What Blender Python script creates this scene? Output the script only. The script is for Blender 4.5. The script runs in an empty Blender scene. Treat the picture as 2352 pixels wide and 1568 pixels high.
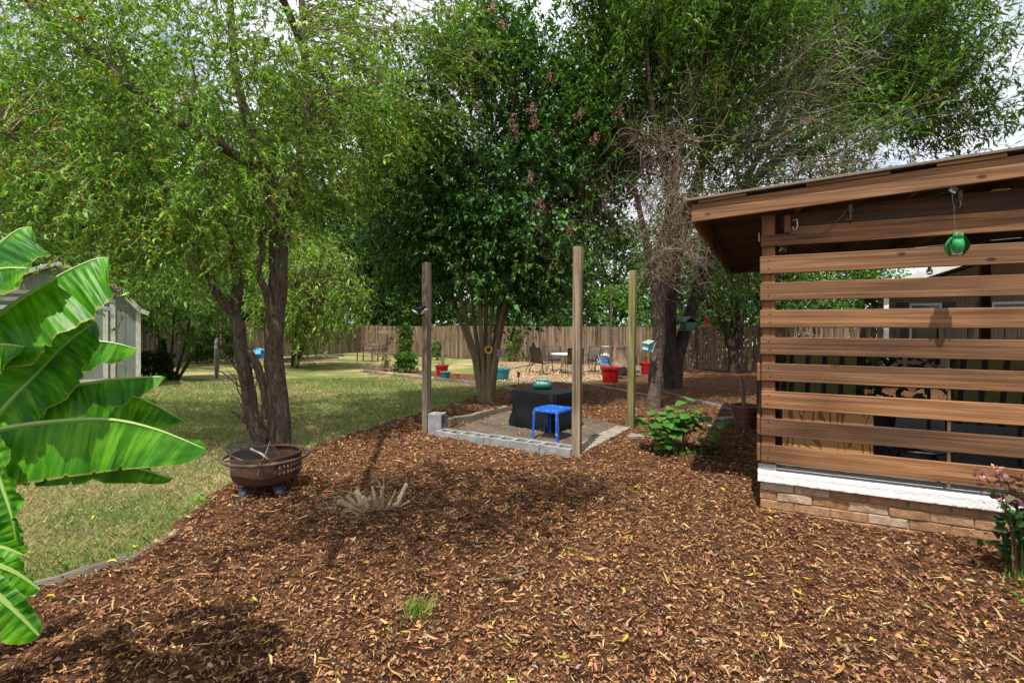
import bpy, bmesh, math, random
import numpy as np
from mathutils import Vector, Matrix, Euler
random.seed(7)
RNG = np.random.default_rng(11)
scene = bpy.context.scene
COL = scene.collection
PI = math.pi

# ---------------------------------------------------------------- camera, sky, sun, exposure
FPX = 1136.8                      # focal length in units of a 2352-wide picture
CAM_H = 1.5
cam_data = bpy.data.cameras.new('camera')
cam = bpy.data.objects.new('camera', cam_data)
COL.objects.link(cam)
cam_data.sensor_width = 36.0
cam_data.lens = 36.0 * FPX / 2352.0
cam_data.shift_y = -39.2 / 2352.0
cam_data.clip_start = 0.05
cam_data.clip_end = 2000.0
cam.location = (0, 0, CAM_H)
cam.rotation_euler = (math.radians(90), 0, 0)
scene.camera = cam

SUN_EL = math.radians(66)
SUN_H = Vector((-0.36, -0.933, 0)).normalized()       # horizontal direction towards the sun
SUN_ROT = math.atan2(SUN_H.x, SUN_H.y)
world = bpy.data.worlds.new('World')
scene.world = world
world.use_nodes = True
wn, wl = world.node_tree.nodes, world.node_tree.links
wn.clear()
w_out = wn.new('ShaderNodeOutputWorld')
w_bg = wn.new('ShaderNodeBackground')
w_sky = wn.new('ShaderNodeTexSky')
w_sky.sky_type = 'NISHITA'
w_sky.sun_disc = False
w_sky.sun_elevation = SUN_EL
w_sky.sun_rotation = SUN_ROT
w_sky.dust_density = 1.5
w_tc = wn.new('ShaderNodeTexCoord')
w_noise = wn.new('ShaderNodeTexNoise')               # summer clouds over the whole sky
w_noise.inputs['Scale'].default_value = 2.6
w_noise.inputs['Detail'].default_value = 7
w_noise.inputs['Roughness'].default_value = 0.58
w_ramp = wn.new('ShaderNodeValToRGB')
w_ramp.color_ramp.elements[0].position = 0.34
w_ramp.color_ramp.elements[1].position = 0.52
w_mix = wn.new('ShaderNodeMixRGB')
w_mix.inputs['Color2'].default_value = (8.6, 8.9, 9.4, 1)
wl.new(w_tc.outputs['Generated'], w_noise.inputs['Vector'])
wl.new(w_noise.outputs['Fac'], w_ramp.inputs['Fac'])
wl.new(w_ramp.outputs['Color'], w_mix.inputs['Fac'])
wl.new(w_sky.outputs['Color'], w_mix.inputs['Color1'])
wl.new(w_mix.outputs['Color'], w_bg.inputs['Color'])
w_bg.inputs['Strength'].default_value = 0.098
wl.new(w_bg.outputs['Background'], w_out.inputs['Surface'])

sun_data = bpy.data.lights.new('sun', 'SUN')
sun_data.energy = 4.9
sun_data.angle = math.radians(0.6)
sun_data.color = (1.0, 0.95, 0.86)
sun = bpy.data.objects.new('sun', sun_data)
COL.objects.link(sun)
sun_dir = Vector((SUN_H.x * math.cos(SUN_EL), SUN_H.y * math.cos(SUN_EL), math.sin(SUN_EL)))
sun.rotation_euler = sun_dir.to_track_quat('Z', 'Y').to_euler()
sun.location = sun_dir * 40

scene.view_settings.view_transform = 'Standard'
scene.view_settings.look = 'None'
scene.view_settings.exposure = 0.53
scene.view_settings.gamma = 1.0
scene.view_settings.use_curve_mapping = False
scene.render.engine = 'CYCLES'
scene.cycles.use_denoising = True
scene.cycles.max_bounces = 5
scene.cycles.diffuse_bounces = 2
scene.cycles.glossy_bounces = 2
scene.cycles.transmission_bounces = 5
scene.cycles.transparent_max_bounces = 6
scene.cycles.use_light_tree = False
scene.cycles.use_adaptive_sampling = True
scene.cycles.adaptive_threshold = 0.02

# ---------------------------------------------------------------- helpers
def sstep(t):
    t = np.clip(t, 0, 1)
    return t * t * (3 - 2 * t)

def gz(x, y):
    """height of the ground: level round the camera, falling a little towards the back fence"""
    x = np.asarray(x, float); y = np.asarray(y, float)
    k = 0.2 + 0.22 * np.clip((x + 14) / 6, 0, 1)
    z = -k * sstep((y - 7) / 16.0)
    z = z + 0.012 * np.sin(x * 1.3 + 0.7) * np.sin(y * 1.1 + 0.4)
    return z

def at(u, v, d):
    """point seen at (u, v) of a 2352 x 1568 picture at distance d along the view axis"""
    return np.array([(u - 1176.0) * d / FPX, d, CAM_H - (v - 744.8) * d / FPX])

def grd(u, v):
    """ground point seen at (u, v)"""
    d = 5.0
    for _ in range(30):
        zz = float(gz((u - 1176.0) * d / FPX, d))
        d = 0.5 * d + 0.5 * (CAM_H - zz) * FPX / max(v - 744.8, 1.0)
    x = (u - 1176.0) * d / FPX
    return np.array([x, d, float(gz(x, d))])

ROOT = {}                                            # object name -> (location, rz) of its thing

def tag(o, label=None, cat=None, group=None, kind=None):
    if label: o['label'] = label
    if cat: o['category'] = cat
    if group: o['group'] = group
    if kind: o['kind'] = kind
    return o

def thing(name, label, cat, loc=(0, 0, 0), rz=0.0, group=None, kind=None):
    o = bpy.data.objects.new(name, None)
    o.empty_display_size = 0.1
    COL.objects.link(o)
    o.location = [float(c) for c in loc]
    o.rotation_euler = (0, 0, rz)
    ROOT[o.name] = (np.array(loc, float), rz)
    return tag(o, label, cat, group, kind)

def copy_tree(o, parent=None):
    c = o.copy()
    COL.objects.link(c)
    c.parent = parent
    for ch in list(o.children):
        copy_tree(ch, c)
    return c

def rotz(a):
    c, s = math.cos(a), math.sin(a)
    return np.array([[c, -s, 0], [s, c, 0], [0, 0, 1.0]])

def frame_from(d, up=(0, 0, 1)):
    d = np.array(d, float); d /= np.linalg.norm(d) + 1e-12
    up = np.array(up, float)
    if abs(d @ up) > 0.98: up = np.array([1.0, 0, 0])
    s = np.cross(up, d); s /= np.linalg.norm(s)
    u = np.cross(d, s)
    return s, u, d

class MB:
    """collects shapes and links them as one mesh object"""
    def __init__(self):
        self.v, self.f, self.n = [], [], 0
    def add(self, V, F):
        V = np.asarray(V, float).reshape(-1, 3)
        self.v.append(V)
        n = self.n
        self.f.extend([tuple(i + n for i in f) for f in F])
        self.n += len(V)
        return self
    def box(self, c, s, rz=0.0, M=None):
        hx, hy, hz = s[0] / 2, s[1] / 2, s[2] / 2
        V = np.array([[x, y, z] for x in (-hx, hx) for y in (-hy, hy) for z in (-hz, hz)])
        if M is not None: V = V @ np.asarray(M).T
        elif rz: V = V @ rotz(rz).T
        return self.add(V + np.array(c, float), [(0, 1, 3, 2), (4, 6, 7, 5), (0, 4, 5, 1), (2, 3, 7, 6), (0, 2, 6, 4), (1, 5, 7, 3)])
    def span(self, a, b, w, h, up=(0, 0, 1)):
        """beam from a to b, width w sideways and h upwards"""
        a, b = np.array(a, float), np.array(b, float)
        s, u, d = frame_from(b - a, up)
        M = np.stack([s, u, d], 1)
        return self.box((a + b) / 2, (w, h, np.linalg.norm(b - a)), M=M)
    def tube(self, pts, rad, n=8, cap=True):
        P = np.array(pts, float)
        k = len(P)
        R = np.full(k, rad) if np.isscalar(rad) else np.array(rad, float)
        T = np.gradient(P, axis=0)
        V, F = [], []
        s, u, _ = frame_from(T[0])
        ang = np.linspace(0, 2 * PI, n, endpoint=False)
        for i in range(k):
            t = T[i] / (np.linalg.norm(T[i]) + 1e-12)
            s = s - t * (s @ t); s /= np.linalg.norm(s) + 1e-12
            u = np.cross(t, s)
            V.append(P[i] + R[i] * (np.cos(ang)[:, None] * s + np.sin(ang)[:, None] * u))
        for i in range(k - 1):
            for j in range(n):
                a, b = i * n + j, i * n + (j + 1) % n
                F.append((a, b, b + n, a + n))
        if cap:
            F.append(tuple(range(n - 1, -1, -1)))
            F.append(tuple((k - 1) * n + j for j in range(n)))
        return self.add(np.concatenate(V), F)
    def lathe(self, prof, n=24, c=(0, 0, 0), cap_top=False, cap_bot=True, flute=0.0, nfl=0):
        V, F = [], []
        ang = np.linspace(0, 2 * PI, n, endpoint=False)
        for (r, z) in prof:
            rr = r * (1 + (flute * np.cos(nfl * ang) if nfl else 0))
            V.append(np.stack([np.cos(ang) * rr, np.sin(ang) * rr, np.full(n, z)], 1))
        k = len(prof)
        for i in range(k - 1):
            for j in range(n):
                a, b = i * n + j, i * n + (j + 1) % n
                F.append((a, b, b + n, a + n))
        if cap_bot: F.append(tuple(range(n - 1, -1, -1)))
        if cap_top: F.append(tuple((k - 1) * n + j for j in range(n)))
        return self.add(np.concatenate(V) + np.array(c, float), F)
    def prism(self, poly, h, c=(0, 0, 0), M=None):
        """polygon in local xy pushed up by h along local z"""
        n = len(poly)
        V = np.array([[x, y, 0] for x, y in poly] + [[x, y, h] for x, y in poly], float)
        if M is not None: V = V @ np.asarray(M, float).T
        F = [tuple(range(n - 1, -1, -1)), tuple(range(n, 2 * n))]
        F += [(i, (i + 1) % n, n + (i + 1) % n, n + i) for i in range(n)]
        return self.add(V + np.array(c, float), F)
    def grid(self, P):
        """P: (n, m, 3) points"""
        n, m = P.shape[:2]
        F = [(i * m + j, i * m + j + 1, (i + 1) * m + j + 1, (i + 1) * m + j) for i in range(n - 1) for j in range(m - 1)]
        return self.add(P.reshape(-1, 3), F)
    def build(self, name, mat, parent=None, world=False, smooth=False, bevel=0.0, weld=False):
        V = np.concatenate(self.v)
        rt = ROOT.get(parent.name) if parent is not None else None
        if world and rt is not None:
            V = (V - rt[0]) @ rotz(rt[1])
        me = bpy.data.meshes.new(name)
        me.from_pydata(V.tolist(), [], self.f)
        if bevel or weld:
            bm = bmesh.new(); bm.from_mesh(me)
            if weld: bmesh.ops.remove_doubles(bm, verts=bm.verts, dist=1e-5)
            bmesh.ops.recalc_face_normals(bm, faces=bm.faces)
            if bevel:
                es = [e for e in bm.edges if len(e.link_faces) == 2 and e.calc_face_angle(0) > 0.6]
                bmesh.ops.bevel(bm, geom=es, offset=bevel, segments=1, affect='EDGES', clamp_overlap=True)
            bm.to_mesh(me); bm.free()
        if smooth:
            me.polygons.foreach_set('use_smooth', np.ones(len(me.polygons), bool))
            try: me.set_sharp_from_angle(angle=math.radians(50))
            except Exception: pass
        o = bpy.data.objects.new(name, me)
        if mat: me.materials.append(mat)
        COL.objects.link(o)
        if parent is not None:
            o.parent = parent
            if rt is not None: ROOT[o.name] = rt
        return o

class Cloud:
    """many small triangle pieces with a colour for each, linked as one mesh"""
    def __init__(self):
        self.V, self.F, self.C, self.n = [], [], [], 0
    def scatter(self, tpls, pos, dirs, ups, scale, color):
        """tpls: list of (V, F); template x = along dirs, z = along ups. scale (N,) or (N,3)"""
        pos = np.asarray(pos, float); N = len(pos)
        if N == 0: return
        d = np.asarray(dirs, float); d = d / (np.linalg.norm(d, axis=1, keepdims=True) + 1e-9)
        up = np.asarray(ups, float)
        s = np.cross(up, d); s /= (np.linalg.norm(s, axis=1, keepdims=True) + 1e-9)
        u = np.cross(d, s)
        scale = np.asarray(scale, float)
        if scale.ndim == 1: scale = np.repeat(scale[:, None], 3, 1)
        which = RNG.integers(0, len(tpls), N)
        for k, (TV, TF) in enumerate(tpls):
            m = which == k
            if not m.any(): continue
            nm = int(m.sum())
            sc = scale[m][:, None, :] * TV[None]
            P = sc[..., 0:1] * d[m][:, None] + sc[..., 1:2] * s[m][:, None] + sc[..., 2:3] * u[m][:, None] + pos[m][:, None]
            kv = len(TV)
            F = TF[None] + (np.arange(nm) * kv)[:, None, None] + self.n
            self.V.append(P.reshape(-1, 3)); self.F.append(F.reshape(-1, 3))
            self.C.append(np.repeat(color[m], kv, 0))
            self.n += nm * kv
    def tubes(self, P, R, color, sides=3):
        """P (N,K,3), R (N,K), color (N,3)"""
        P = np.asarray(P, float); N, K = P.shape[:2]
        if N == 0: return
        T = np.gradient(P, axis=1)
        T /= np.linalg.norm(T, axis=2, keepdims=True) + 1e-9
        ref = np.where(np.abs(T[..., 2:3]) > 0.9, np.array([1.0, 0, 0]), np.array([0, 0, 1.0]))
        s = np.cross(ref, T); s /= np.linalg.norm(s, axis=2, keepdims=True) + 1e-9
        u = np.cross(T, s)
        ang = np.linspace(0, 2 * PI, sides, endpoint=False)
        ring = P[:, :, None] + R[:, :, None, None] * (np.cos(ang)[:, None] * s[:, :, None] + np.sin(ang)[:, None] * u[:, :, None])
        base = np.arange(N)[:, None, None] * (K * sides)
        i = np.arange(K - 1)[None, :, None] * sides
        j = np.arange(sides)[None, None, :]
        a = base + i + j; b = base + i + (j + 1) % sides
        F = np.concatenate([np.stack([a, b, b + sides], -1).reshape(-1, 3), np.stack([a, b + sides, a + sides], -1).reshape(-1, 3)])
        self.V.append(ring.reshape(-1, 3)); self.F.append(F + self.n)
        self.C.append(np.repeat(np.asarray(color), K * sides, 0))
        self.n += N * K * sides
    def build(self, name, mat, parent=None, smooth=False):
        V = np.concatenate(self.V); F = np.concatenate(self.F); C = np.concatenate(self.C)
        rt = ROOT.get(parent.name) if parent is not None else None
        if rt is not None: V = (V - rt[0]) @ rotz(rt[1])
        me = bpy.data.meshes.new(name)
        me.vertices.add(len(V)); me.vertices.foreach_set('co', V.astype(np.float32).ravel())
        me.loops.add(F.size); me.loops.foreach_set('vertex_index', F.astype(np.int32).ravel())
        me.polygons.add(len(F)); me.polygons.foreach_set('loop_start', (np.arange(len(F)) * 3).astype(np.int32))
        if smooth: me.polygons.foreach_set('use_smooth', np.ones(len(F), bool))
        me.update(calc_edges=True)
        ca = me.color_attributes.new('Col', 'FLOAT_COLOR', 'POINT')
        ca.data.foreach_set('color', np.concatenate([C, np.ones((len(C), 1))], 1).astype(np.float32).ravel())
        me.materials.append(mat)
        o = bpy.data.objects.new(name, me)
        COL.objects.link(o)
        if parent is not None:
            o.parent = parent
            if rt is not None: ROOT[o.name] = rt
        return o

def unit(n):
    v = RNG.normal(size=(n, 3))
    return v / np.linalg.norm(v, axis=1, keepdims=True)

def pick(cols, n, jit=0.15):
    """random colours from a weighted palette [(weight, (r,g,b)), ...] with brightness jitter"""
    w = np.array([c[0] for c in cols], float); w /= w.sum()
    c = np.array([c[1] for c in cols], float)[RNG.choice(len(cols), n, p=w)]
    return np.clip(c * (1 + RNG.normal(0, jit, (n, 1))) * (1 + RNG.normal(0, jit * 0.3, (n, 3))), 0.002, 0.95)

# ---------------------------------------------------------------- materials
def new_mat(name):
    m = bpy.data.materials.new(name)
    m.use_nodes = True
    nt = m.node_tree
    nt.nodes.clear()
    out = nt.nodes.new('ShaderNodeOutputMaterial')
    b = nt.nodes.new('ShaderNodeBsdfPrincipled')
    nt.links.new(b.outputs[0], out.inputs['Surface'])
    return m, nt, b, out

def nd(nt, typ, **kw):
    n = nt.nodes.new(typ)
    for k, v in kw.items():
        if k in n.inputs: n.inputs[k].default_value = v
        else: setattr(n, k, v)
    return n

def ramp(nt, fac, stops):
    r = nt.nodes.new('ShaderNodeValToRGB')
    e = r.color_ramp.elements
    while len(e) < len(stops): e.new(0.5)
    for i, (p, c) in enumerate(stops):
        e[i].position = p; e[i].color = (c[0], c[1], c[2], 1)
    nt.links.new(fac, r.inputs['Fac'])
    return r.outputs['Color']

def coords(nt, scale=(1, 1, 1), kind='Object', rnd=True):
    tc = nt.nodes.new('ShaderNodeTexCoord')
    mp = nt.nodes.new('ShaderNodeMapping')
    mp.inputs['Scale'].default_value = scale
    nt.links.new(tc.outputs[kind], mp.inputs['Vector'])
    if rnd:
        oi = nt.nodes.new('ShaderNodeObjectInfo')
        mu = nd(nt, 'ShaderNodeVectorMath', operation='SCALE')
        cv = nt.nodes.new('ShaderNodeCombineXYZ')
        for k in range(3): nt.links.new(oi.outputs['Random'], cv.inputs[k])
        nt.links.new(cv.outputs[0], mu.inputs[0]); mu.inputs['Scale'].default_value = 37.0
        nt.links.new(mu.outputs[0], mp.inputs['Location'])
    return mp.outputs['Vector']

def bump(nt, b, h, strength=0.4, dist=0.01):
    bp = nt.nodes.new('ShaderNodeBump')
    bp.inputs['Strength'].default_value = strength
    bp.inputs['Distance'].default_value = dist
    nt.links.new(h, bp.inputs['Height'])
    nt.links.new(bp.outputs['Normal'], b.inputs['Normal'])

def mat_plain(name, c, rough=0.6, metal=0.0, var=0.25, scale=6.0, bump_s=0.15, c2=None, spec=0.5, detail=5):
    m, nt, b, _ = new_mat(name)
    co = coords(nt)
    n = nd(nt, 'ShaderNodeTexNoise', Scale=scale, Detail=detail, Roughness=0.65)
    nt.links.new(co, n.inputs['Vector'])
    lo = c2 if c2 else tuple(x * (1 - var) for x in c)
    hi = tuple(min(1, x * (1 + var * 0.6)) for x in c)
    nt.links.new(ramp(nt, n.outputs['Fac'], [(0.32, lo), (0.68, hi)]), b.inputs['Base Color'])
    b.inputs['Roughness'].default_value = rough
    b.inputs['Metallic'].default_value = metal
    b.inputs['Specular IOR Level'].default_value = spec
    if bump_s:
        n2 = nd(nt, 'ShaderNodeTexNoise', Scale=scale * 12, Detail=4)
        nt.links.new(co, n2.inputs['Vector'])
        bump(nt, b, n2.outputs['Fac'], bump_s, 0.004)
    return m

def mat_wood(name, dark, mid, light, axis=0, grain=38.0, along=1.6, knots=True, rough=0.75, bump_s=0.35, stain=None, kscale=2.2):
    """long-grained timber; axis is the local direction of the grain"""
    m, nt, b, _ = new_mat(name)
    sc = [grain, grain, grain]; sc[axis] = along
    co = coords(nt, tuple(sc))
    n = nd(nt, 'ShaderNodeTexNoise', Scale=1.0, Detail=6, Roughness=0.62, Distortion=0.6)
    nt.links.new(co, n.inputs['Vector'])
    col = ramp(nt, n.outputs['Fac'], [(0.28, dark), (0.5, mid), (0.72, light)])
    sc2 = [3.0, 3.0, 3.0]; sc2[axis] = 0.8
    co2 = coords(nt, tuple(sc2))
    n2 = nd(nt, 'ShaderNodeTexNoise', Scale=1.0, Detail=4)
    nt.links.new(co2, n2.inputs['Vector'])
    mul = nd(nt, 'ShaderNodeMixRGB', blend_type='MULTIPLY'); mul.inputs['Fac'].default_value = 1.0
    nt.links.new(col, mul.inputs['Color1'])
    st = stain or (0.5, 0.48, 0.47)
    nt.links.new(ramp(nt, n2.outputs['Fac'], [(0.32, st), (0.47, (0.92, 0.9, 0.88)), (0.66, (1.2, 1.18, 1.15))]), mul.inputs['Color2'])
    last = mul.outputs['Color']
    if knots:
        sc3 = [kscale * 2.0] * 3; sc3[axis] = kscale
        co3 = coords(nt, tuple(sc3))
        vo = nd(nt, 'ShaderNodeTexVoronoi', Scale=1.0)
        nt.links.new(co3, vo.inputs['Vector'])
        k = nd(nt, 'ShaderNodeMixRGB', blend_type='MULTIPLY')
        kr = ramp(nt, vo.outputs['Distance'], [(0.05, (1, 1, 1)), (0.12, (0, 0, 0))])
        sc_ = nt.nodes.new('ShaderNodeSeparateColor'); nt.links.new(vo.outputs['Color'], sc_.inputs['Color'])
        gt = nd(nt, 'ShaderNodeMath', operation='GREATER_THAN'); gt.inputs[1].default_value = 0.25; nt.links.new(sc_.outputs[0], gt.inputs[0])
        km = nd(nt, 'ShaderNodeMixRGB', blend_type='MULTIPLY'); km.inputs['Fac'].default_value = 1
        nt.links.new(kr, km.inputs['Color1']); nt.links.new(gt.outputs[0], km.inputs['Color2'])
        nt.links.new(km.outputs['Color'], k.inputs['Fac'])
        nt.links.new(last, k.inputs['Color1']); k.inputs['Color2'].default_value = (0.22, 0.17, 0.13, 1)
        last = k.outputs['Color']
    oi = nt.nodes.new('ShaderNodeObjectInfo')
    tone = nd(nt, 'ShaderNodeMixRGB', blend_type='MULTIPLY'); tone.inputs['Fac'].default_value = 1
    nt.links.new(last, tone.inputs['Color1'])
    nt.links.new(ramp(nt, oi.outputs['Random'], [(0.0, (0.62, 0.63, 0.66)), (0.5, (0.98, 0.97, 0.95)), (1.0, (1.25, 1.2, 1.1))]), tone.inputs['Color2'])
    nt.links.new(tone.outputs['Color'], b.inputs['Base Color'])
    b.inputs['Roughness'].default_value = rough
    b.inputs['Specular IOR Level'].default_value = 0.3
    bump(nt, b, n.outputs['Fac'], bump_s, 0.004)
    return m

def mat_leaf(name, transl=0.35, rough=0.45, tint=(1.25, 1.25, 0.6), spec=0.35):
    m, nt, b, out = new_mat(name)
    a = nd(nt, 'ShaderNodeVertexColor', layer_name='Col')
    nt.links.new(a.outputs['Color'], b.inputs['Base Color'])
    b.inputs['Roughness'].default_value = rough
    b.inputs['Specular IOR Level'].default_value = spec
    t = nt.nodes.new('ShaderNodeBsdfTranslucent')
    mu = nd(nt, 'ShaderNodeMixRGB', blend_type='MULTIPLY'); mu.inputs['Fac'].default_value = 1
    mu.inputs['Color2'].default_value = (*tint, 1)
    nt.links.new(a.outputs['Color'], mu.inputs['Color1'])
    nt.links.new(mu.outputs['Color'], t.inputs['Color'])
    mx = nt.nodes.new('ShaderNodeMixShader'); mx.inputs['Fac'].default_value = transl
    nt.links.new(b.outputs[0], mx.inputs[1]); nt.links.new(t.outputs[0], mx.inputs[2])
    nt.links.new(mx.outputs[0], out.inputs['Surface'])
    return m

def mat_vcol(name, rough=0.9, spec=0.2, bump_s=0.0):
    m, nt, b, out = new_mat(name)
    a = nd(nt, 'ShaderNodeVertexColor', layer_name='Col')
    nt.links.new(a.outputs['Color'], b.inputs['Base Color'])
    b.inputs['Roughness'].default_value = rough
    b.inputs['Specular IOR Level'].default_value = spec
    return m

def mat_bark(name, c1, c2, c3, scale=16.0, stretch=0.22, bump_s=0.9, moss=None):
    m, nt, b, _ = new_mat(name)
    co = coords(nt, (scale, scale, scale * stretch))
    n = nd(nt, 'ShaderNodeTexNoise', Scale=1.0, Detail=7, Roughness=0.7, Distortion=0.9)
    nt.links.new(co, n.inputs['Vector'])
    col = ramp(nt, n.outputs['Fac'], [(0.33, c1), (0.52, c2), (0.72, c3)])
    co2 = coords(nt, (5, 5, 3))
    n2 = nd(nt, 'ShaderNodeTexNoise', Scale=1.0, Detail=6, Roughness=0.7)
    nt.links.new(co2, n2.inputs['Vector'])
    mx = nd(nt, 'ShaderNodeMixRGB')
    nt.links.new(ramp(nt, n2.outputs['Fac'], [(0.55, (0, 0, 0)), (0.72, (0.7, 0.7, 0.7))]), mx.inputs['Fac'])
    nt.links.new(col, mx.inputs['Color1'])
    mx.inputs['Color2'].default_value = (*(moss or c3), 1)
    nt.links.new(mx.outputs['Color'], b.inputs['Base Color'])
    b.inputs['Roughness'].default_value = 0.95
    b.inputs['Specular IOR Level'].default_value = 0.15
    bump(nt, b, n.outputs['Fac'], bump_s, 0.03)
    return m

M = {}
M['stain'] = mat_wood('stained_board', (0.07, 0.032, 0.015), (0.178, 0.088, 0.041), (0.31, 0.172, 0.09), axis=0, grain=60, along=1.1, kscale=3.4)
M['stain_y'] = mat_wood('stained_joist', (0.10, 0.042, 0.019), (0.165, 0.075, 0.034), (0.23, 0.115, 0.055), axis=1, grain=55, along=1.3, knots=False)
M['stain_z'] = mat_wood('stained_post', (0.085, 0.036, 0.016), (0.15, 0.066, 0.029), (0.20, 0.098, 0.045), axis=2, grain=55, along=1.3, knots=False)
M['old_post'] = mat_wood('weathered_post', (0.035, 0.027, 0.02), (0.205, 0.16, 0.115), (0.37, 0.31, 0.235), axis=2, grain=50, along=0.9, kscale=1.3, stain=(0.45, 0.40, 0.34))
M['mossy_post'] = mat_wood('mossy_post', (0.07, 0.07, 0.022), (0.19, 0.18, 0.065), (0.31, 0.27, 0.15), axis=2, grain=34, along=0.9, kscale=1.3, stain=(0.55, 0.55, 0.35))
M['picket'] = mat_wood('fence_picket', (0.085, 0.06, 0.041), (0.175, 0.124, 0.086), (0.255, 0.19, 0.135), axis=2, grain=22, along=0.8, kscale=1.2, stain=(0.5, 0.42, 0.36))
M['picket_gray'] = mat_wood('grey_fence_picket', (0.10, 0.08, 0.062), (0.185, 0.148, 0.117), (0.27, 0.225, 0.185), axis=2, grain=22, along=0.8, kscale=1.2, stain=(0.6, 0.52, 0.46))
M['log'] = mat_wood('weathered_log', (0.06, 0.05, 0.04), (0.17, 0.145, 0.115), (0.27, 0.24, 0.20), axis=0, grain=30, along=1.2, stain=(0.45, 0.45, 0.42), bump_s=0.8)
M['concrete'] = mat_plain('concrete_block', (0.235, 0.24, 0.235), 0.9, var=0.35, scale=9, bump_s=0.6)
M['paver'] = mat_plain('paver_stone', (0.27, 0.235, 0.19), 0.9, var=0.35, scale=8, bump_s=0.6)
M['metal_gray'] = mat_plain('zinc_metal', (0.42, 0.44, 0.46), 0.45, 0.8, var=0.2, bump_s=0.05)
M['black_metal'] = mat_plain('black_metal', (0.022, 0.022, 0.024), 0.45, 0.3, var=0.3, bump_s=0.05)
M['brown_metal'] = mat_plain('brown_metal', (0.035, 0.026, 0.021), 0.45, 0.3, var=0.3, bump_s=0.05)
M['bark_willow'] = mat_bark('willow_bark', (0.032, 0.023, 0.017), (0.11, 0.083, 0.063), (0.22, 0.18, 0.145), 38, 0.2, 1.0, moss=(0.22, 0.19, 0.15))
M['bark_crape'] = mat_bark('crape_bark', (0.11, 0.085, 0.05), (0.21, 0.165, 0.10), (0.31, 0.25, 0.16), 14, 0.14, 0.4, moss=(0.12, 0.115, 0.045))
M['bark_gray'] = mat_bark('grey_bark', (0.045, 0.033, 0.026), (0.125, 0.096, 0.076), (0.24, 0.195, 0.16), 14, 1.6, 0.6)
M['bark_dark'] = mat_bark('dark_bark', (0.018, 0.013, 0.010), (0.055, 0.04, 0.031), (0.10, 0.077, 0.06), 14, 0.3, 0.8)
M['leaf'] = mat_leaf('leaf', 0.36, rough=0.5, spec=0.22)
M['leaf_dark'] = mat_leaf('glossy_leaf', 0.25, rough=0.46, spec=0.35)
M['twig'] = mat_vcol('twig', 0.9)
M['chip'] = mat_vcol('bark_chip', 0.85, 0.25)
M['blade'] = mat_leaf('grass_blade', 0.25, rough=0.6, spec=0.2)
# ---------------------------------------------------------------- the ground
def inpoly(x, y, poly):
    x = np.asarray(x); y = np.asarray(y)
    c = np.zeros(x.shape, bool)
    n = len(poly)
    for i in range(n):
        x1, y1 = poly[i]; x2, y2 = poly[(i + 1) % n]
        if y1 == y2: continue
        t = ((y1 > y) != (y2 > y)) & (x < (x2 - x1) * (y - y1) / (y2 - y1) + x1)
        c ^= t
    return c

def wob(x, y, f=1.0, seed=0):
    """smooth pseudo noise in -1..1"""
    r = np.random.default_rng(100 + seed)
    o = np.zeros(np.shape(x))
    for _ in range(7):
        a = r.uniform(0, 2 * PI); k = f * r.uniform(0.6, 2.2)
        o = o + np.sin((np.cos(a) * x + np.sin(a) * y) * k + r.uniform(0, 6.3))
    return o / 4.0

EDGE_PX = [(-150, 1446), (20, 1385), (150, 1345), (290, 1300), (380, 1240), (480, 1155), (560, 1100), (640, 1062), (720, 1032),
           (800, 1000), (880, 975), (960, 955), (1060, 925), (1120, 905), (1165, 888)]
EDGE = [grd(*p)[:2] for p in EDGE_PX]
GRAVEL = [grd(*p)[:2] for p in [(1105, 877), (1200, 880), (1310, 880), (1395, 873), (1470, 862), (1480, 848), (1400, 838), (1300, 838), (1215, 842), (1160, 849), (1105, 857)]]
MULCH = EDGE + [grd(*p)[:2] for p in [(1200, 883), (1310, 884), (1400, 877), (1475, 865), (1485, 848), (1540, 838)]] + \
    [np.array(p) for p in [(9.0, 20.4), (14.0, 17.2), (12.0, 3.0), (8.0, -4.0), (-8.0, -4.0), (-7.0, 1.6)]]
BED = [grd(*p)[:2] for p in [(838, 854), (900, 860), (1000, 871), (1100, 879), (1100, 862), (1000, 853), (900, 846), (838, 846)]]
FARBED = [grd(*p)[:2] for p in [(1120, 846), (1240, 840), (1450, 836), (1450, 829), (1240, 829), (1120, 834)]]
PATCH = [grd(*p)[:2] for p in [(1020, 1003), (1322, 1058), (1449, 990), (1330, 965), (1165, 950)]]

def mz(x, y):
    return gz(x, y) + 0.036 + 0.012 * wob(x, y, 4.0, 3) + 0.007 * wob(x, y, 14.0, 4)

def mat_ground():
    m, nt, b, _ = new_mat('dry_lawn')
    co = coords(nt, rnd=False)
    n1 = nd(nt, 'ShaderNodeTexNoise', Scale=0.55, Detail=6, Roughness=0.65)
    n2 = nd(nt, 'ShaderNodeTexNoise', Scale=38.0, Detail=6, Roughness=0.75)
    for n in (n1, n2): nt.links.new(co, n.inputs['Vector'])
    c1 = ramp(nt, n1.outputs['Fac'], [(0.38, (0.12, 0.165, 0.05)), (0.5, (0.22, 0.215, 0.09)), (0.62, (0.40, 0.32, 0.18))])
    mu = nd(nt, 'ShaderNodeMixRGB', blend_type='MULTIPLY'); mu.inputs['Fac'].default_value = 1
    nt.links.new(c1, mu.inputs['Color1'])
    nt.links.new(ramp(nt, n2.outputs['Fac'], [(0.3, (0.4, 0.42, 0.38)), (0.68, (1.25, 1.2, 1.1))]), mu.inputs['Color2'])
    nt.links.new(mu.outputs['Color'], b.inputs['Base Color'])
    b.inputs['Roughness'].default_value = 0.95
    b.inputs['Specular IOR Level'].default_value = 0.1
    bump(nt, b, n2.outputs['Fac'], 0.8, 0.03)
    return m

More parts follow.
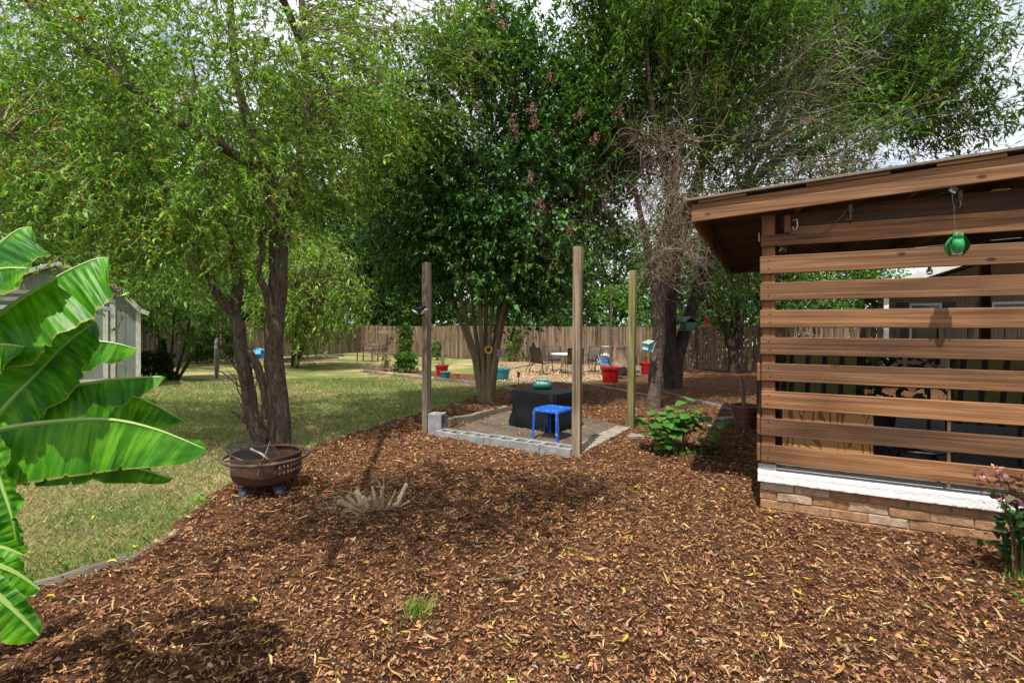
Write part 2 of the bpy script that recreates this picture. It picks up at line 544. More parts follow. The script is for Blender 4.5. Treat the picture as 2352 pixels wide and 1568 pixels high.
def mat_mulch(name, lo, mid, hi, scale=30.0):
    m, nt, b, _ = new_mat(name)
    co = coords(nt, rnd=False)
    vo = nd(nt, 'ShaderNodeTexVoronoi', Scale=scale)
    n = nd(nt, 'ShaderNodeTexNoise', Scale=scale * 1.5, Detail=6, Roughness=0.8, Distortion=1.5)
    nt.links.new(co, n.inputs['Vector'])
    mx = nd(nt, 'ShaderNodeMixRGB'); mx.inputs['Fac'].default_value = 0.08
    nt.links.new(co, mx.inputs['Color1']); nt.links.new(n.outputs['Color'], mx.inputs['Color2'])
    nt.links.new(mx.outputs['Color'], vo.inputs['Vector'])
    sep = nt.nodes.new('ShaderNodeSeparateColor')
    nt.links.new(vo.outputs['Color'], sep.inputs['Color'])
    c = ramp(nt, sep.outputs[0], [(0.1, lo), (0.6, mid), (0.93, hi)])
    mu = nd(nt, 'ShaderNodeMixRGB', blend_type='MULTIPLY'); mu.inputs['Fac'].default_value = 1
    nt.links.new(c, mu.inputs['Color1'])
    nt.links.new(ramp(nt, n.outputs['Fac'], [(0.3, (0.45, 0.42, 0.4)), (0.7, (1.15, 1.1, 1.05))]), mu.inputs['Color2'])
    nt.links.new(mu.outputs['Color'], b.inputs['Base Color'])
    b.inputs['Roughness'].default_value = 0.95
    b.inputs['Specular IOR Level'].default_value = 0.12
    bump(nt, b, n.outputs['Fac'], 1.0, 0.03)
    return m

def sheet(name, poly, step, zf, mat, big=False):
    P = np.array(poly)
    x0, y0 = P.min(0) - step; x1, y1 = P.max(0) + step
    xs = np.arange(x0, x1 + step, step); ys = np.arange(y0, y1 + step, step)
    X, Y = np.meshgrid(xs, ys, indexing='ij')
    cx = (X[:-1, :-1] + X[1:, 1:]) / 2; cy = (Y[:-1, :-1] + Y[1:, 1:]) / 2
    keep = inpoly(cx, cy, poly)
    idx = np.arange(X.size).reshape(X.shape)
    q = np.stack([idx[:-1, :-1], idx[1:, :-1], idx[1:, 1:], idx[:-1, 1:]], -1)[keep]
    used, inv = np.unique(q, return_inverse=True)
    V = np.stack([X.ravel(), Y.ravel(), zf(X.ravel(), Y.ravel())], 1)[used]
    mb = MB(); mb.add(V, [tuple(r) for r in inv.reshape(q.shape).tolist()])
    return tag(mb.build(name, mat, smooth=True), kind='structure')

def ground_sheet():
    xs = np.unique(np.concatenate([np.linspace(-500, -30, 14), np.linspace(-30, 20, 126), np.linspace(20, 500, 14)]))
    ys = np.unique(np.concatenate([np.linspace(-300, -8, 10), np.linspace(-8, 36, 111), np.linspace(36, 900, 18)]))
    X, Y = np.meshgrid(xs, ys, indexing='ij')
    mb = MB(); mb.grid(np.stack([X, Y, gz(X, Y)], -1)); 
    return tag(mb.build('ground', mat_ground(), smooth=True), kind='structure')
ground_sheet()
M['mulch'] = mat_mulch('mulch', (0.06, 0.026, 0.014), (0.15, 0.066, 0.034), (0.27, 0.14, 0.07))
M['gravel'] = mat_mulch('pea_gravel', (0.22, 0.14, 0.075), (0.36, 0.25, 0.14), (0.5, 0.38, 0.25), 45)
M['dirt'] = mat_plain('packed_dirt', (0.098, 0.074, 0.054), 0.95, var=0.5, scale=3.5, bump_s=0.8, detail=8)
sheet('mulch_bed', MULCH, 0.12, mz, M['mulch'])
sheet('gravel_patio', GRAVEL, 0.15, lambda x, y: gz(x, y) + 0.018, M['gravel'])
sheet('planting_bed', BED, 0.15, lambda x, y: gz(x, y) + 0.016, M['mulch'])
sheet('fence_bed', FARBED, 0.2, lambda x, y: gz(x, y) + 0.016, M['gravel'])
sheet('dirt_patch', PATCH, 0.08, lambda x, y: mz(x, y) * 0 + gz(x, y) + 0.055 + 0.004 * wob(x, y, 6, 8), M['dirt'])

# pieces lying on it
def strip_tpl(n, w, curl, tw=0.0, lift=0.0):
    """leaf-like strip of n segments along x, unit length, bent sideways (curl) and twisted (tw)"""
    t = np.linspace(0, 1, n + 1)
    ang = curl * (t - 0.5)
    dx = np.cos(ang) / n; dy = np.sin(ang) / n
    x = np.concatenate([[0], np.cumsum(dx[:-1])]); y = np.concatenate([[0], np.cumsum(dy[:-1])])
    x -= x.mean(); y -= y.mean()
    W = w * np.sin(PI * np.clip(t * 0.96 + 0.02, 0, 1)) ** 0.75
    V, F = [], []
    for i in range(n + 1):
        nx, ny = -math.sin(ang[i]), math.cos(ang[i])
        a = tw * (t[i] - 0.5)
        z = lift * math.sin(PI * t[i])
        if i in (0, n): V.append([x[i], y[i], z])
        else:
            h = W[i] / 2
            V.append([x[i] + nx * h * math.cos(a), y[i] + ny * h * math.cos(a), z + h * math.sin(a)])
            V.append([x[i] - nx * h * math.cos(a), y[i] - ny * h * math.cos(a), z - h * math.sin(a)])
    F.append([0, 2, 1])
    for i in range(1, n - 1):
        a = 1 + (i - 1) * 2
        F += [[a, a + 1, a + 3], [a, a + 3, a + 2]]
    a = 1 + (n - 2) * 2
    F.append([a, a + 1, a + 2])
    return np.array(V, float), np.array(F)

def chip_tpl(r):
    """flat torn bark flake with thickness"""
    k = 5
    a = np.sort(r.uniform(0, 2 * PI, k) * 0.25 + np.arange(k) * 2 * PI / k)
    rad = r.uniform(0.6, 1.0, k)
    top = np.stack([np.cos(a) * rad * 0.5, np.sin(a) * rad * 0.27, 0.06 + r.uniform(-0.06, 0.06, k)], 1)
    V = top * np.array([1, 1, 3.0])
    F = [[0, 1, 2], [0, 2, 3], [0, 3, 4]]
    return V, np.array(F)

_r = np.random.default_rng(5)
CHIPS = [chip_tpl(_r) for _ in range(10)]
CURLS = [strip_tpl(3, 0.22, c, tw, l) for c, tw, l in [(1.6, 0.9, 0.1), (2.6, -1.2, 0.15), (0.7, 1.8, 0.12), (-2.0, 1.0, 0.2), (3.4, 0.6, 0.1)]]
STRAW = [strip_tpl(3, 0.10, c, tw, 0.05) for c, tw in [(0.2, 0.5), (0.8, -0.8), (-0.5, 1.0)]]

def fan(n, r0, r1, power=1.0, spread=62):
    """points round the camera, as many near as far"""
    r = r0 + (r1 - r0) * RNG.random(n) ** power
    a = np.radians(RNG.uniform(-spread, spread, n))
    return r * np.sin(a), r * np.cos(a)

def lie(n, tilt):
    """random direction in the plane and an up vector tilted by about tilt"""
    a = RNG.uniform(0, 2 * PI, n)
    d = np.stack([np.cos(a), np.sin(a), RNG.normal(0, tilt, n)], 1)
    u = np.stack([RNG.normal(0, tilt, n), RNG.normal(0, tilt, n), np.ones(n)], 1)
    return d, u

HOLD = []       # footprints kept free of loose mulch: (x, y, r)
def ok_mulch(x, y):
    m = inpoly(x, y, MULCH)
    # nothing inside the porch
    a = (x - 1.97) * 0.891 - (y - 3.92) * 0.454
    b = (x - 1.97) * 0.454 + (y - 3.92) * 0.891
    return m & ~((a > -0.02) & (b > -0.02))

def mulch_pieces():
    cl = Cloud()
    x, y = fan(185000, 0.8, 9.0, 1.3)
    k = ok_mulch(x, y) & ~inpoly(x, y, PATCH); x, y = x[k], y[k]; n = len(x)
    d, u = lie(n, 0.22)
    s = np.minimum(RNG.lognormal(math.log(0.0115), 0.55, n), 0.034) * (1 + 0.10 * np.hypot(x, y))
    c = pick([(3, (0.115, 0.046, 0.022)), (3, (0.19, 0.08, 0.037)), (2, (0.26, 0.125, 0.06)), (0.8, (0.055, 0.025, 0.015)), (0.8, (0.27, 0.19, 0.14)), (1.2, (0.38, 0.20, 0.08))], n, 0.25)
    pos = np.stack([x, y, mz(x, y) + RNG.uniform(0.0, 0.014, n)], 1)
    cl.scatter(CHIPS, pos, d, u, np.stack([s * RNG.uniform(0.8, 1.6, n), s, s * RNG.uniform(0.7, 1.4, n)], 1), c)
    o = cl.build('bark_mulch', M['chip'])
    tag(o, 'loose reddish brown bark chips covering the planting bed', 'mulch', kind='stuff')
    cl = Cloud()
    x, y = fan(92000, 0.8, 13, 1.05)
    k = ok_mulch(x, y) | (inpoly(x, y, EDGE + [np.array(p) for p in [(-3, 14), (-10, 12), (-7, 1.6)]]) & (RNG.random(len(x)) < 0.36)); x, y = x[k], y[k]
    dens = 0.62 + 0.38 * wob(x, y, 1.1, 21)
    k = RNG.random(len(x)) < np.clip(dens, 0.2, 1); x, y = x[k], y[k]; n = len(x)
    d, u = lie(n, 0.45)
    s = RNG.lognormal(math.log(0.0148), 0.45, n) * (1 + 0.085 * np.hypot(x, y))
    c = pick([(3, (0.34, 0.20, 0.08)), (2.6, (0.28, 0.145, 0.05)), (1.2, (0.44, 0.32, 0.18)), (0.4, (0.44, 0.28, 0.04)), (1.5, (0.27, 0.15, 0.06)), (0.15, (0.12, 0.2, 0.03))], n, 0.2)
    pos = np.stack([x, y, mz(x, y) + RNG.uniform(0.012, 0.026, n) + 0.024 * inpoly(x, y, PATCH)], 1)
    cl.scatter(CURLS, pos, d, u, s, c)
    x, y = fan(13000, 0.9, 8, 1.1)
    k = ok_mulch(x, y); x, y = x[k], y[k]; n = len(x)
    d, u = lie(n, 0.2)
    s = RNG.lognormal(math.log(0.032), 0.5, n)
    c = pick([(2, (0.42, 0.26, 0.10)), (2, (0.48, 0.34, 0.16)), (1, (0.30, 0.155, 0.055))], n, 0.2)
    pos = np.stack([x, y, mz(x, y) + RNG.uniform(0.014, 0.03, n)], 1)
    cl.scatter(STRAW, pos, d, u, s, c)
    # a few big fresh yellow leaves
    x, y = fan(300, 1.2, 8, 1.0); k = ok_mulch(x, y) | (x < -1.5); x, y = x[k], y[k]; n = len(x)
    d, u = lie(n, 0.3)
    c = pick([(2, (0.55, 0.40, 0.03)), (1, (0.42, 0.40, 0.05))], n, 0.15)
    cl.scatter(CURLS, np.stack([x, y, mz(x, y) + 0.028], 1), d, u, RNG.uniform(0.045, 0.07, n), c)
    o = cl.build('leaf_litter', mat_leaf('dry_leaf', 0.15, 0.7, (1.1, 0.95, 0.6), 0.2))
    tag(o, 'dry curled tan and yellow leaves strewn over mulch and lawn', 'leaf litter', kind='stuff')
mulch_pieces()

def lawn_blades():
    cl = Cloud()
    x, y = fan(360000, 2.2, 17, 1.3, 58)
    k = ~inpoly(x + 0.10 * wob(x, y, 7.0, 41), y + 0.10 * wob(x, y, 7.0, 42), MULCH) & ~inpoly(x, y, GRAVEL) & ~inpoly(x, y, BED) & (y > 0.5) & (x < 2.5); x, y = x[k], y[k]
    dry = 0.5 + 0.5 * wob(x, y, 0.9, 31) + 0.25 * wob(x, y, 3.0, 32)
    n = len(x)
    cg = pick([(3, (0.16, 0.235, 0.06)), (2, (0.23, 0.28, 0.085)), (1, (0.11, 0.175, 0.042))], n, 0.2)
    cd = pick([(3, (0.43, 0.36, 0.20)), (2, (0.35, 0.30, 0.15)), (1, (0.52, 0.45, 0.29))], n, 0.2)
    isd = RNG.random(n) < np.clip(0.06 + 0.95 * (dry - 0.28), 0.07, 0.88)
    c = np.where(isd[:, None], cd, cg)
    a = RNG.uniform(0, 2 * PI, n)
    lean = np.where(isd, RNG.uniform(0.5, 1.6, n), RNG.uniform(0.25, 1.1, n))
    d = np.stack([np.cos(a) * lean, np.sin(a) * lean, np.ones(n)], 1)
    u = np.stack([-np.sin(a), np.cos(a), RNG.normal(0, 0.2, n)], 1)
    r = np.hypot(x, y)
    L = RNG.uniform(0.022, 0.048, n) * (1 + 0.035 * r)
    W = 0.0032 * (1 + 0.22 * r)
    tpl = (np.array([[0, 0.5, 0], [0, -0.5, 0], [0.55, 0.38, 0.08], [0.55, -0.38, 0.08], [1.0, 0, 0.25]]), np.array([[0, 1, 3], [0, 3, 2], [2, 3, 4]]))
    tpl2 = (np.array([[0, 0.5, 0], [0, -0.5, 0], [1.0, 0, 0.1]]), np.array([[0, 1, 2]]))
    near = r < 7
    for m, tp in ((near, tpl), (~near, tpl2)):
        cl.scatter([tp], np.stack([x, y, gz(x, y)], 1)[m], d[m], u[m], np.stack([L, W, L], 1)[m], c[m])
    o = cl.build('lawn_grass', M['blade'])
    tag(o, 'short dry summer lawn, green patches among straw', 'grass', kind='stuff')
lawn_blades()

def gravel_pieces():
    cl = Cloud()
    P = np.array(GRAVEL); n0 = 9000
    x = RNG.uniform(P[:, 0].min(), P[:, 0].max(), n0); y = RNG.uniform(P[:, 1].min(), P[:, 1].max(), n0)
    k = inpoly(x, y, GRAVEL); x, y = x[k], y[k]; n = len(x)
    d, u = lie(n, 0.3)
    c = pick([(2, (0.40, 0.29, 0.17)), (2, (0.5, 0.38, 0.24)), (1, (0.28, 0.2, 0.12))], n, 0.2)
    cl.scatter(CHIPS, np.stack([x, y, gz(x, y) + 0.028], 1), d, u, RNG.uniform(0.05, 0.09, n), c)
    tag(cl.build('loose_gravel', M['chip']), 'pale wood chip surface under the patio chairs', 'gravel', kind='stuff')
gravel_pieces()
# ---------------------------------------------------------------- the slatted porch
PA = math.radians(-27.0)
PC = np.array([1.97, 3.92, 0.0])
PE = np.array([math.cos(PA), math.sin(PA), 0]); PN = np.array([-math.sin(PA), math.cos(PA), 0])

def porch_az(u, v, b):
    """(a, z) of the point seen at (u, v) in the plane b behind the slats"""
    q = (u - 1176.0) / FPX
    o = PC + PN * b
    a = (q * o[1] - o[0]) / (PE[0] - q * PE[1])
    d = o[1] + a * PE[1]
    return a, CAM_H - (v - 744.8) * d / FPX

def mat_brick():
    m, nt, b, _ = new_mat('tan_brick')
    oi = nt.nodes.new('ShaderNodeObjectInfo')
    co = coords(nt)
    base = ramp(nt, oi.outputs['Random'], [(0.0, (0.30, 0.165, 0.085)), (0.45, (0.36, 0.21, 0.115)), (0.75, (0.41, 0.26, 0.155)), (1.0, (0.47, 0.36, 0.27))])
    n = nd(nt, 'ShaderNodeTexNoise', Scale=14.0, Detail=7, Roughness=0.75)
    nt.links.new(co, n.inputs['Vector'])
    mu = nd(nt, 'ShaderNodeMixRGB', blend_type='MULTIPLY'); mu.inputs['Fac'].default_value = 1
    nt.links.new(base, mu.inputs['Color1'])
    nt.links.new(ramp(nt, n.outputs['Fac'], [(0.3, (0.5, 0.46, 0.44)), (0.66, (1.15, 1.12, 1.1))]), mu.inputs['Color2'])
    nt.links.new(mu.outputs['Color'], b.inputs['Base Color'])
    b.inputs['Roughness'].default_value = 0.95; b.inputs['Specular IOR Level'].default_value = 0.15
    n2 = nd(nt, 'ShaderNodeTexNoise', Scale=55.0, Detail=6, Roughness=0.7)
    nt.links.new(co, n2.inputs['Vector'])
    bump(nt, b, n2.outputs['Fac'], 0.9, 0.012)
    return m

def mat_whitewash():
    m, nt, b, _ = new_mat('white_masonry_paint')
    co = coords(nt)
    n = nd(nt, 'ShaderNodeTexNoise', Scale=42.0, Detail=7, Roughness=0.7)
    n2 = nd(nt, 'ShaderNodeTexNoise', Scale=130.0, Detail=4, Roughness=0.7)
    vo = nd(nt, 'ShaderNodeTexVoronoi', feature='DISTANCE_TO_EDGE', Scale=34.0)
    for k in (n, n2): nt.links.new(co, k.inputs['Vector'])
    mx = nd(nt, 'ShaderNodeMixRGB'); mx.inputs['Fac'].default_value = 0.12
    nt.links.new(co, mx.inputs['Color1']); nt.links.new(n.outputs['Color'], mx.inputs['Color2'])
    nt.links.new(mx.outputs['Color'], vo.inputs['Vector'])
    c1 = ramp(nt, vo.outputs['Distance'], [(0.0, (0.42, 0.41, 0.38)), (0.03, (0.66, 0.66, 0.65))])
    mk = nd(nt, 'ShaderNodeMixRGB')
    nt.links.new(ramp(nt, n.outputs['Fac'], [(0.42, (1, 1, 1)), (0.56, (0, 0, 0))]), mk.inputs['Fac'])
    nt.links.new(c1, mk.inputs['Color2']); mk.inputs['Color1'].default_value = (0.70, 0.70, 0.69, 1)
    nt.links.new(mk.outputs['Color'], b.inputs['Base Color'])
    b.inputs['Roughness'].default_value = 0.85
    bump(nt, b, n2.outputs['Fac'], 0.6, 0.008)
    return m

def mat_plywood():
    m, nt, b, _ = new_mat('plywood')
    co = coords(nt, (1, 1, 1), rnd=False)
    n = nd(nt, 'ShaderNodeTexNoise', Scale=3.4, Detail=2, Roughness=0.5, Distortion=0.6)
    mp = nd(nt, 'ShaderNodeMapping'); mp.inputs['Scale'].default_value = (1.6, 1, 0.55)
    nt.links.new(co, mp.inputs['Vector']); nt.links.new(mp.outputs[0], n.inputs['Vector'])
    w = nd(nt, 'ShaderNodeMath', operation='MULTIPLY'); w.inputs[1].default_value = 46.0
    nt.links.new(n.outputs['Fac'], w.inputs[0])
    s = nd(nt, 'ShaderNodeMath', operation='SINE'); nt.links.new(w.outputs[0], s.inputs[0])
    nt.links.new(ramp(nt, s.outputs[0], [(0.0, (0.52, 0.28, 0.105)), (0.45, (0.58, 0.33, 0.14)), (0.85, (0.26, 0.09, 0.025))]), b.inputs['Base Color'])
    b.inputs['Roughness'].default_value = 0.7
    return m

M['brick'] = mat_brick(); M['whitewash'] = mat_whitewash(); M['plywood'] = mat_plywood()
M['mortar'] = mat_plain('mortar', (0.24, 0.185, 0.135), 0.95, var=0.35, scale=20, bump_s=0.6)
M['roof_metal'] = mat_plain('bronze_drip_edge', (0.16, 0.125, 0.10), 0.5, 0.4, var=0.2, bump_s=0.05)
M['slab'] = mat_plain('porch_slab', (0.10, 0.093, 0.085), 0.85, var=0.3, scale=4)
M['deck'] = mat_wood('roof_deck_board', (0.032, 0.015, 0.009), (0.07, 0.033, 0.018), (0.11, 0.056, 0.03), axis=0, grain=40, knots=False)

porch = thing('slatted_porch', 'brown stained porch with horizontal slat screen on a low brick base', 'porch', PC, PA)
A1 = 4.2                                           # length of the front seen and a little more
NB = 4.3                                           # depth
# brick base: mortar core with every brick proud of it
core = MB().box((A1 / 2, 0.055, -0.05), (A1 - 0.03, 0.085, 0.61)).build('brick_base', M['mortar'], porch)
core2 = MB().box((0.055, NB / 2, -0.05), (0.085, NB - 0.2, 0.60)).build('brick_base', M['mortar'], porch)
rb = random.Random(3)
brick_meshes = []
for k in range(6):                                 # rock-faced bricks
    bm = bmesh.new(); bmesh.ops.create_cube(bm, size=1.0)
    bmesh.ops.scale(bm, vec=(0.229, 0.09, 0.0655), verts=bm.verts)
    bmesh.ops.subdivide_edges(bm, edges=[e for e in bm.edges if abs((e.verts[0].co - e.verts[1].co).x) > 0.1], cuts=2)
    for v in bm.verts:
        v.co += Vector((rb.uniform(-.003, .003), rb.uniform(-.006, .004) if v.co.y < 0 else 0, rb.uniform(-.003, .003)))
    bmesh.ops.bevel(bm, geom=[e for e in bm.edges if e.calc_face_angle(0) > 0.9], offset=0.005, segments=1, affect='EDGES')
    me = bpy.data.meshes.new('brick'); bm.to_mesh(me); bm.free(); me.materials.append(M['brick'])
    brick_meshes.append(me)
for row in range(5):
    z = 0.229 - row * 0.0715
    a = 0.112 - (0.117 if row % 2 else 0.0)
    while a < A1 - 0.1:
        o = bpy.data.objects.new('brick', rb.choice(brick_meshes)); COL.objects.link(o); o.parent = core
        half = a < 0.05
        o.location = (a + (0.057 if half else 0), 0.045 + rb.uniform(-.004, .006), z + rb.uniform(-.002, .002))
        if half: o.scale.x = 0.5
        o.rotation_euler.z = rb.uniform(-.012, .012)
        a += 0.235
    for k in range(12):                            # return along the side
        o = bpy.data.objects.new('brick', rb.choice(brick_meshes)); COL.objects.link(o); o.parent = core2
        o.location = (0.05, 0.21 + k * 0.235 + (0.117 if row % 2 else 0), z); o.rotation_euler.z = -PI / 2
# painted sill with a rough face
def sill():
    n = 520
    xs = np.linspace(-0.02, A1, n)
    r = np.random.default_rng(9)
    face = [(-0.040 + 0.001 * math.sin(q * 5), 0.340 - 0.068 * q) for q in np.linspace(0, 1, 11)]
    prof = [(0.20, 0.352), (0.0, 0.352), (-0.022, 0.351), (-0.034, 0.347)] + face + [(-0.030, 0.264), (-0.01, 0.262), (0.10, 0.262)]
    P = np.zeros((n, len(prof), 3))
    for j, (y, z) in enumerate(prof):
        P[:, j, 0] = xs
        P[:, j, 1] = y + (r.normal(0, 0.0006, n) if y < -0.025 else 0) + (0.0015 * np.sin(xs * 31) + 0.001 * np.sin(xs * 83 + 1) if y < 0 else 0)
        P[:, j, 2] = z + (r.normal(0, 0.0006, n) if z < 0.349 else 0)
    mb = MB(); mb.grid(P)
    k = len(prof)
    mb.add(P[0], [tuple(range(k - 1, -1, -1))])
    return mb.build('sill', M['whitewash'], porch, smooth=True)
sill()
MB().box((A1 / 2, 0.185, 0.358), (A1 - 0.05, 0.05, 0.02)).build('sill_plate', M['paver'], porch, bevel=0.003)
MB().box((A1 / 2 + 0.05, NB / 2 + 0.2, 0.29), (A1, NB - 0.1, 0.08)).build('floor_slab', mat_plain('dark_porch_floor', (0.035, 0.03, 0.026), 0.8, var=0.3), porch)
# posts
for (a, b, z1) in ((0.055, 0.048, 2.36), (0.06, NB - 0.1, 2.36), (2.6, 0.048, 2.5), (2.6, NB - 0.1, 2.5)):
    p = MB().box((a, b, (0.40 + z1) / 2), (0.094, 0.094, z1 - 0.40)).build('post', M['stain_z'], porch, bevel=0.004)
    MB().box((a, b - 0.001, 0.377), (0.104, 0.104, 0.055)).build('post_base', M['metal_gray'], p, bevel=0.003)
# nine horizontal slats, each a board of its own
for k in range(9):
    top = 2.035 - 0.211 * (k - 1)
    mb = MB()
    if k == 0:                                     # notched over the post
        mb.prism([(0.0, 2.11), (A1, 2.11), (A1, 2.247), (0.17, 2.247), (0.17, 2.20), (0.0, 2.20)], 0.026, (0, 0, 0), M=[[1, 0, 0], [0, 0, -1], [0, 1, 0]])
    else:
        dz = rb.uniform(-.004, .004)
        mb.box((A1 / 2 + rb.uniform(-.006, .004), -0.0135, top - 0.0675 + dz), (A1, 0.026, 0.136 + rb.uniform(-.002, .003)))
    sl = mb.build('slat', M['stain'], porch, bevel=0.004)
    for a_n in (0.055, 2.6):
        for dz_n in (-0.032, 0.034):
            MB().lathe([(0.005, 0.0), (0.0045, 0.002)], 8, cap_top=True, cap_bot=False).build('nail', M['black_metal'], sl).location = (a_n + rb.uniform(-.012, .012), -0.0272, (2.16 if k == 0 else top - 0.0675) + dz_n)
            sl.children[-1].rotation_euler = (PI / 2, 0, 0)
for k in (5, 7, 8):                                # boards of the end wall, seen edge-on
    top = 2.035 - 0.211 * (k - 1)
    MB().box((-0.0145, NB / 2, top - 0.07), (0.026, NB, 0.136)).build('side_slat', M['stain_y'], porch, bevel=0.004)
# shed roof
def rz_(a): return 2.33 + 0.05 * (a + 0.5)
RA0, RA1, RB0, RB1 = -0.5, A1 + 0.6, -0.15, NB + 0.25
def raked(b0, b1, zlo, zhi, a0=RA0, a1=RA1):
    """board lying along the roof slope"""
    V = [(a, b, rz_(a) + z) for a in (a0, a1) for b in (b0, b1) for z in (zlo, zhi)]
    return MB().add(V, [(0, 1, 3, 2), (4, 6, 7, 5), (0, 4, 5, 1), (2, 3, 7, 6), (0, 2, 6, 4), (1, 5, 7, 3)])
raked(RB0, RB0 + 0.038, 0, 0.14).build('rake_board', M['stain'], porch, bevel=0.004)
raked(RB1 - 0.038, RB1, 0, 0.14).build('rake_board', M['stain'], porch, bevel=0.004)
MB().box((RA0 + 0.016, (RB0 + RB1) / 2 + 0.02, rz_(RA0) + 0.062), (0.034, RB1 - RB0 - 0.082, 0.145)).build('eave_board', M['stain_y'], porch, bevel=0.004)
for i in range(3):                                 # nailer strips under the drip edge
    raked(RB0 - 0.012, RB0 + 0.02, 0.1405, 0.165, RA0 + 0.05 + i * 0.75, RA0 + 0.05 + i * 0.75 + (0.35 if i != 1 else 0.5)).build('nailer_strip', M['stain'], porch, bevel=0.002)
edge = raked(RB0 - 0.035, RB0 + 0.03, 0.1655, 0.186, RA0 - 0.04, RA1).build('drip_edge', M['roof_metal'], porch, bevel=0.003)
raked(RB0 + 0.032, RB1 + 0.02, 0.166, 0.184, RA0 - 0.04, RA1).build('roof_sheet', M['roof_metal'], porch)
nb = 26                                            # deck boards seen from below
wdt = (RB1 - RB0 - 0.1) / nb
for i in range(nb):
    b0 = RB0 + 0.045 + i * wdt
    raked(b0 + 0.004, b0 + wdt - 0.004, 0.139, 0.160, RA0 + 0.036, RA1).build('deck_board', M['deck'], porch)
for a in (0.25, 0.95, 1.65, 2.35, 3.05, 3.75):     # joists across
    MB().box((a, (RB0 + RB1) / 2, rz_(a) + 0.065), (0.038, RB1 - RB0 - 0.1, 0.13)).build('joist', M['stain_y'], porch)
MB().box((RA1 / 2 + 0.05, 0.052, 2.325), (RA1 - 0.2, 0.04, 0.135)).build('header_beam', M['deck'], porch)
MB().box((0.182, -0.05, 2.265), (0.04, 0.045, 0.13)).build('joist_end', M['stain_z'], porch, bevel=0.003)
MB().box((-0.012, 0.0, 2.19), (0.004, 0.03, 0.07)).build('lumber_tag', mat_plain('tag', (0.5, 0.52, 0.45), 0.6), porch)
MB().box((RA0 - 0.0035, RB0 + 0.06, rz_(RA0) + 0.06), (0.003, 0.03, 0.05)).build('lumber_tag', mat_plain('green_tag', (0.12, 0.42, 0.34), 0.6), porch)
a_, z_ = porch_az(2285, 458, 0.1)
MB().box((a_, 0.02, 2.39), (0.09, 0.06, 0.004)).build('paper_tag', mat_plain('paper_tag', (0.5, 0.38, 0.2), 0.8), porch)
# silver hook by the post
MB().tube([(0.215, -0.06, 2.29), (0.245, -0.065, 2.295), (0.25, -0.065, 2.25), (0.24, -0.065, 2.215), (0.222, -0.065, 2.222), (0.218, -0.065, 2.24)], 0.004, 6).build('hook', M['metal_gray'], porch, smooth=True)
a_, _z = porch_az(2172, 900, 0.02)
MB().tube([(1.16, 0.03, 0.37), (1.163, 0.032, 1.2)], [0.011, 0.009], 6).build('stake', mat_plain('bamboo', (0.42, 0.27, 0.12), 0.6), porch, smooth=True)

MB().box((3.3, NB / 2, 1.3), (0.12, NB - 0.25, 2.1)).build('unseen_shade_wall', M['mortar'], porch)  # unseen wall added to keep side light out of the porch

# string lights
M['bulb'] = None
def mat_glass(name, tint=(0.92, 0.94, 0.95)):
    m, nt, b, out = new_mat(name)
    b.inputs['Base Color'].default_value = (*tint, 1)
    b.inputs['Roughness'].default_value = 0.02
    b.inputs['Transmission Weight'].default_value = 1.0
    b.inputs['IOR'].default_value = 1.12
    return m
M['bulb'] = mat_glass('bulb_glass')
M['socket'] = mat_plain('black_socket', (0.02, 0.03, 0.032), 0.4, var=0.2, bump_s=0)
M['filament'] = mat_plain('brass_filament', (0.6, 0.35, 0.08), 0.4, 0.6, bump_s=0)
lights = thing('string_light', 'black cord with clear filament bulbs hung under the porch roof', 'string light', PC + PN * -0.05 + np.array([0, 0, 2.2]), PA)
def bulb(p):
    p = np.array(p)
    s = MB().lathe([(0.006, 0.10), (0.016, 0.095), (0.018, 0.045), (0.0155, 0.04), (0.0155, 0.03)][::-1], 12, p, cap_top=True).build('socket', M['socket'], lights, world=False, smooth=True)
    MB().lathe([(0.004, -0.042), (0.016, -0.038), (0.026, -0.024), (0.028, -0.008), (0.024, 0.01), (0.016, 0.025), (0.014, 0.038)], 14, p).build('bulb_glass', M['bulb'], s, smooth=True)
    MB().tube([p + [0, 0, 0.03], p + [0.004, 0, 0.0], p + [-0.003, 0, -0.02]], 0.002, 4).build('filament', M['filament'], s)
bulbs = []
for (u, v, b) in ((1953, 499, -0.06), (2205, 470, -0.06), (1797, 576, 0.35), (1941, 628, 2.6), (1830, 633, 2.2), (2135, 622, 2.2)):
    a, z = porch_az(u, v, b)
    p = (a, b + 0.05, z - 2.2)
    bulb(p); bulbs.append(p)
cp = []
for i, (p, q) in enumerate(zip(bulbs[:-1], bulbs[1:])):
    p = np.array(p) + [0, 0, 0.1]; q = np.array(q) + [0, 0, 0.1]
    for t in np.linspace(0, 1, 12):
        c = p + (q - p) * t + np.array([0, 0, 0.03 * math.sin(PI * t)])
        cp.append(c)
MB().tube(cp, 0.004, 5).build('cord', M['socket'], lights, smooth=True)
tl = []
for t in np.linspace(0, 1, 10):
    tl.append((0.24 + 0.33 * t, 0.0, 2.185 - 2.2 + 0.16 * t ** 2 - 0.05 * math.sin(PI * t)))
MB().tube(tl, 0.004, 5).build('cord', M['socket'], lights, smooth=True)
b2 = np.array(bulbs[1])
MB().box(b2 + [-0.035, 0.0, 0.105], (0.05, 0.002, 0.04), M=rotz(0.3) @ np.array([[0.85, 0, 0.5], [0, 1, 0], [-0.5, 0, 0.85]])).build('tape', mat_plain('silver_tape', (0.6, 0.63, 0.66), 0.3, 0.5), lights)

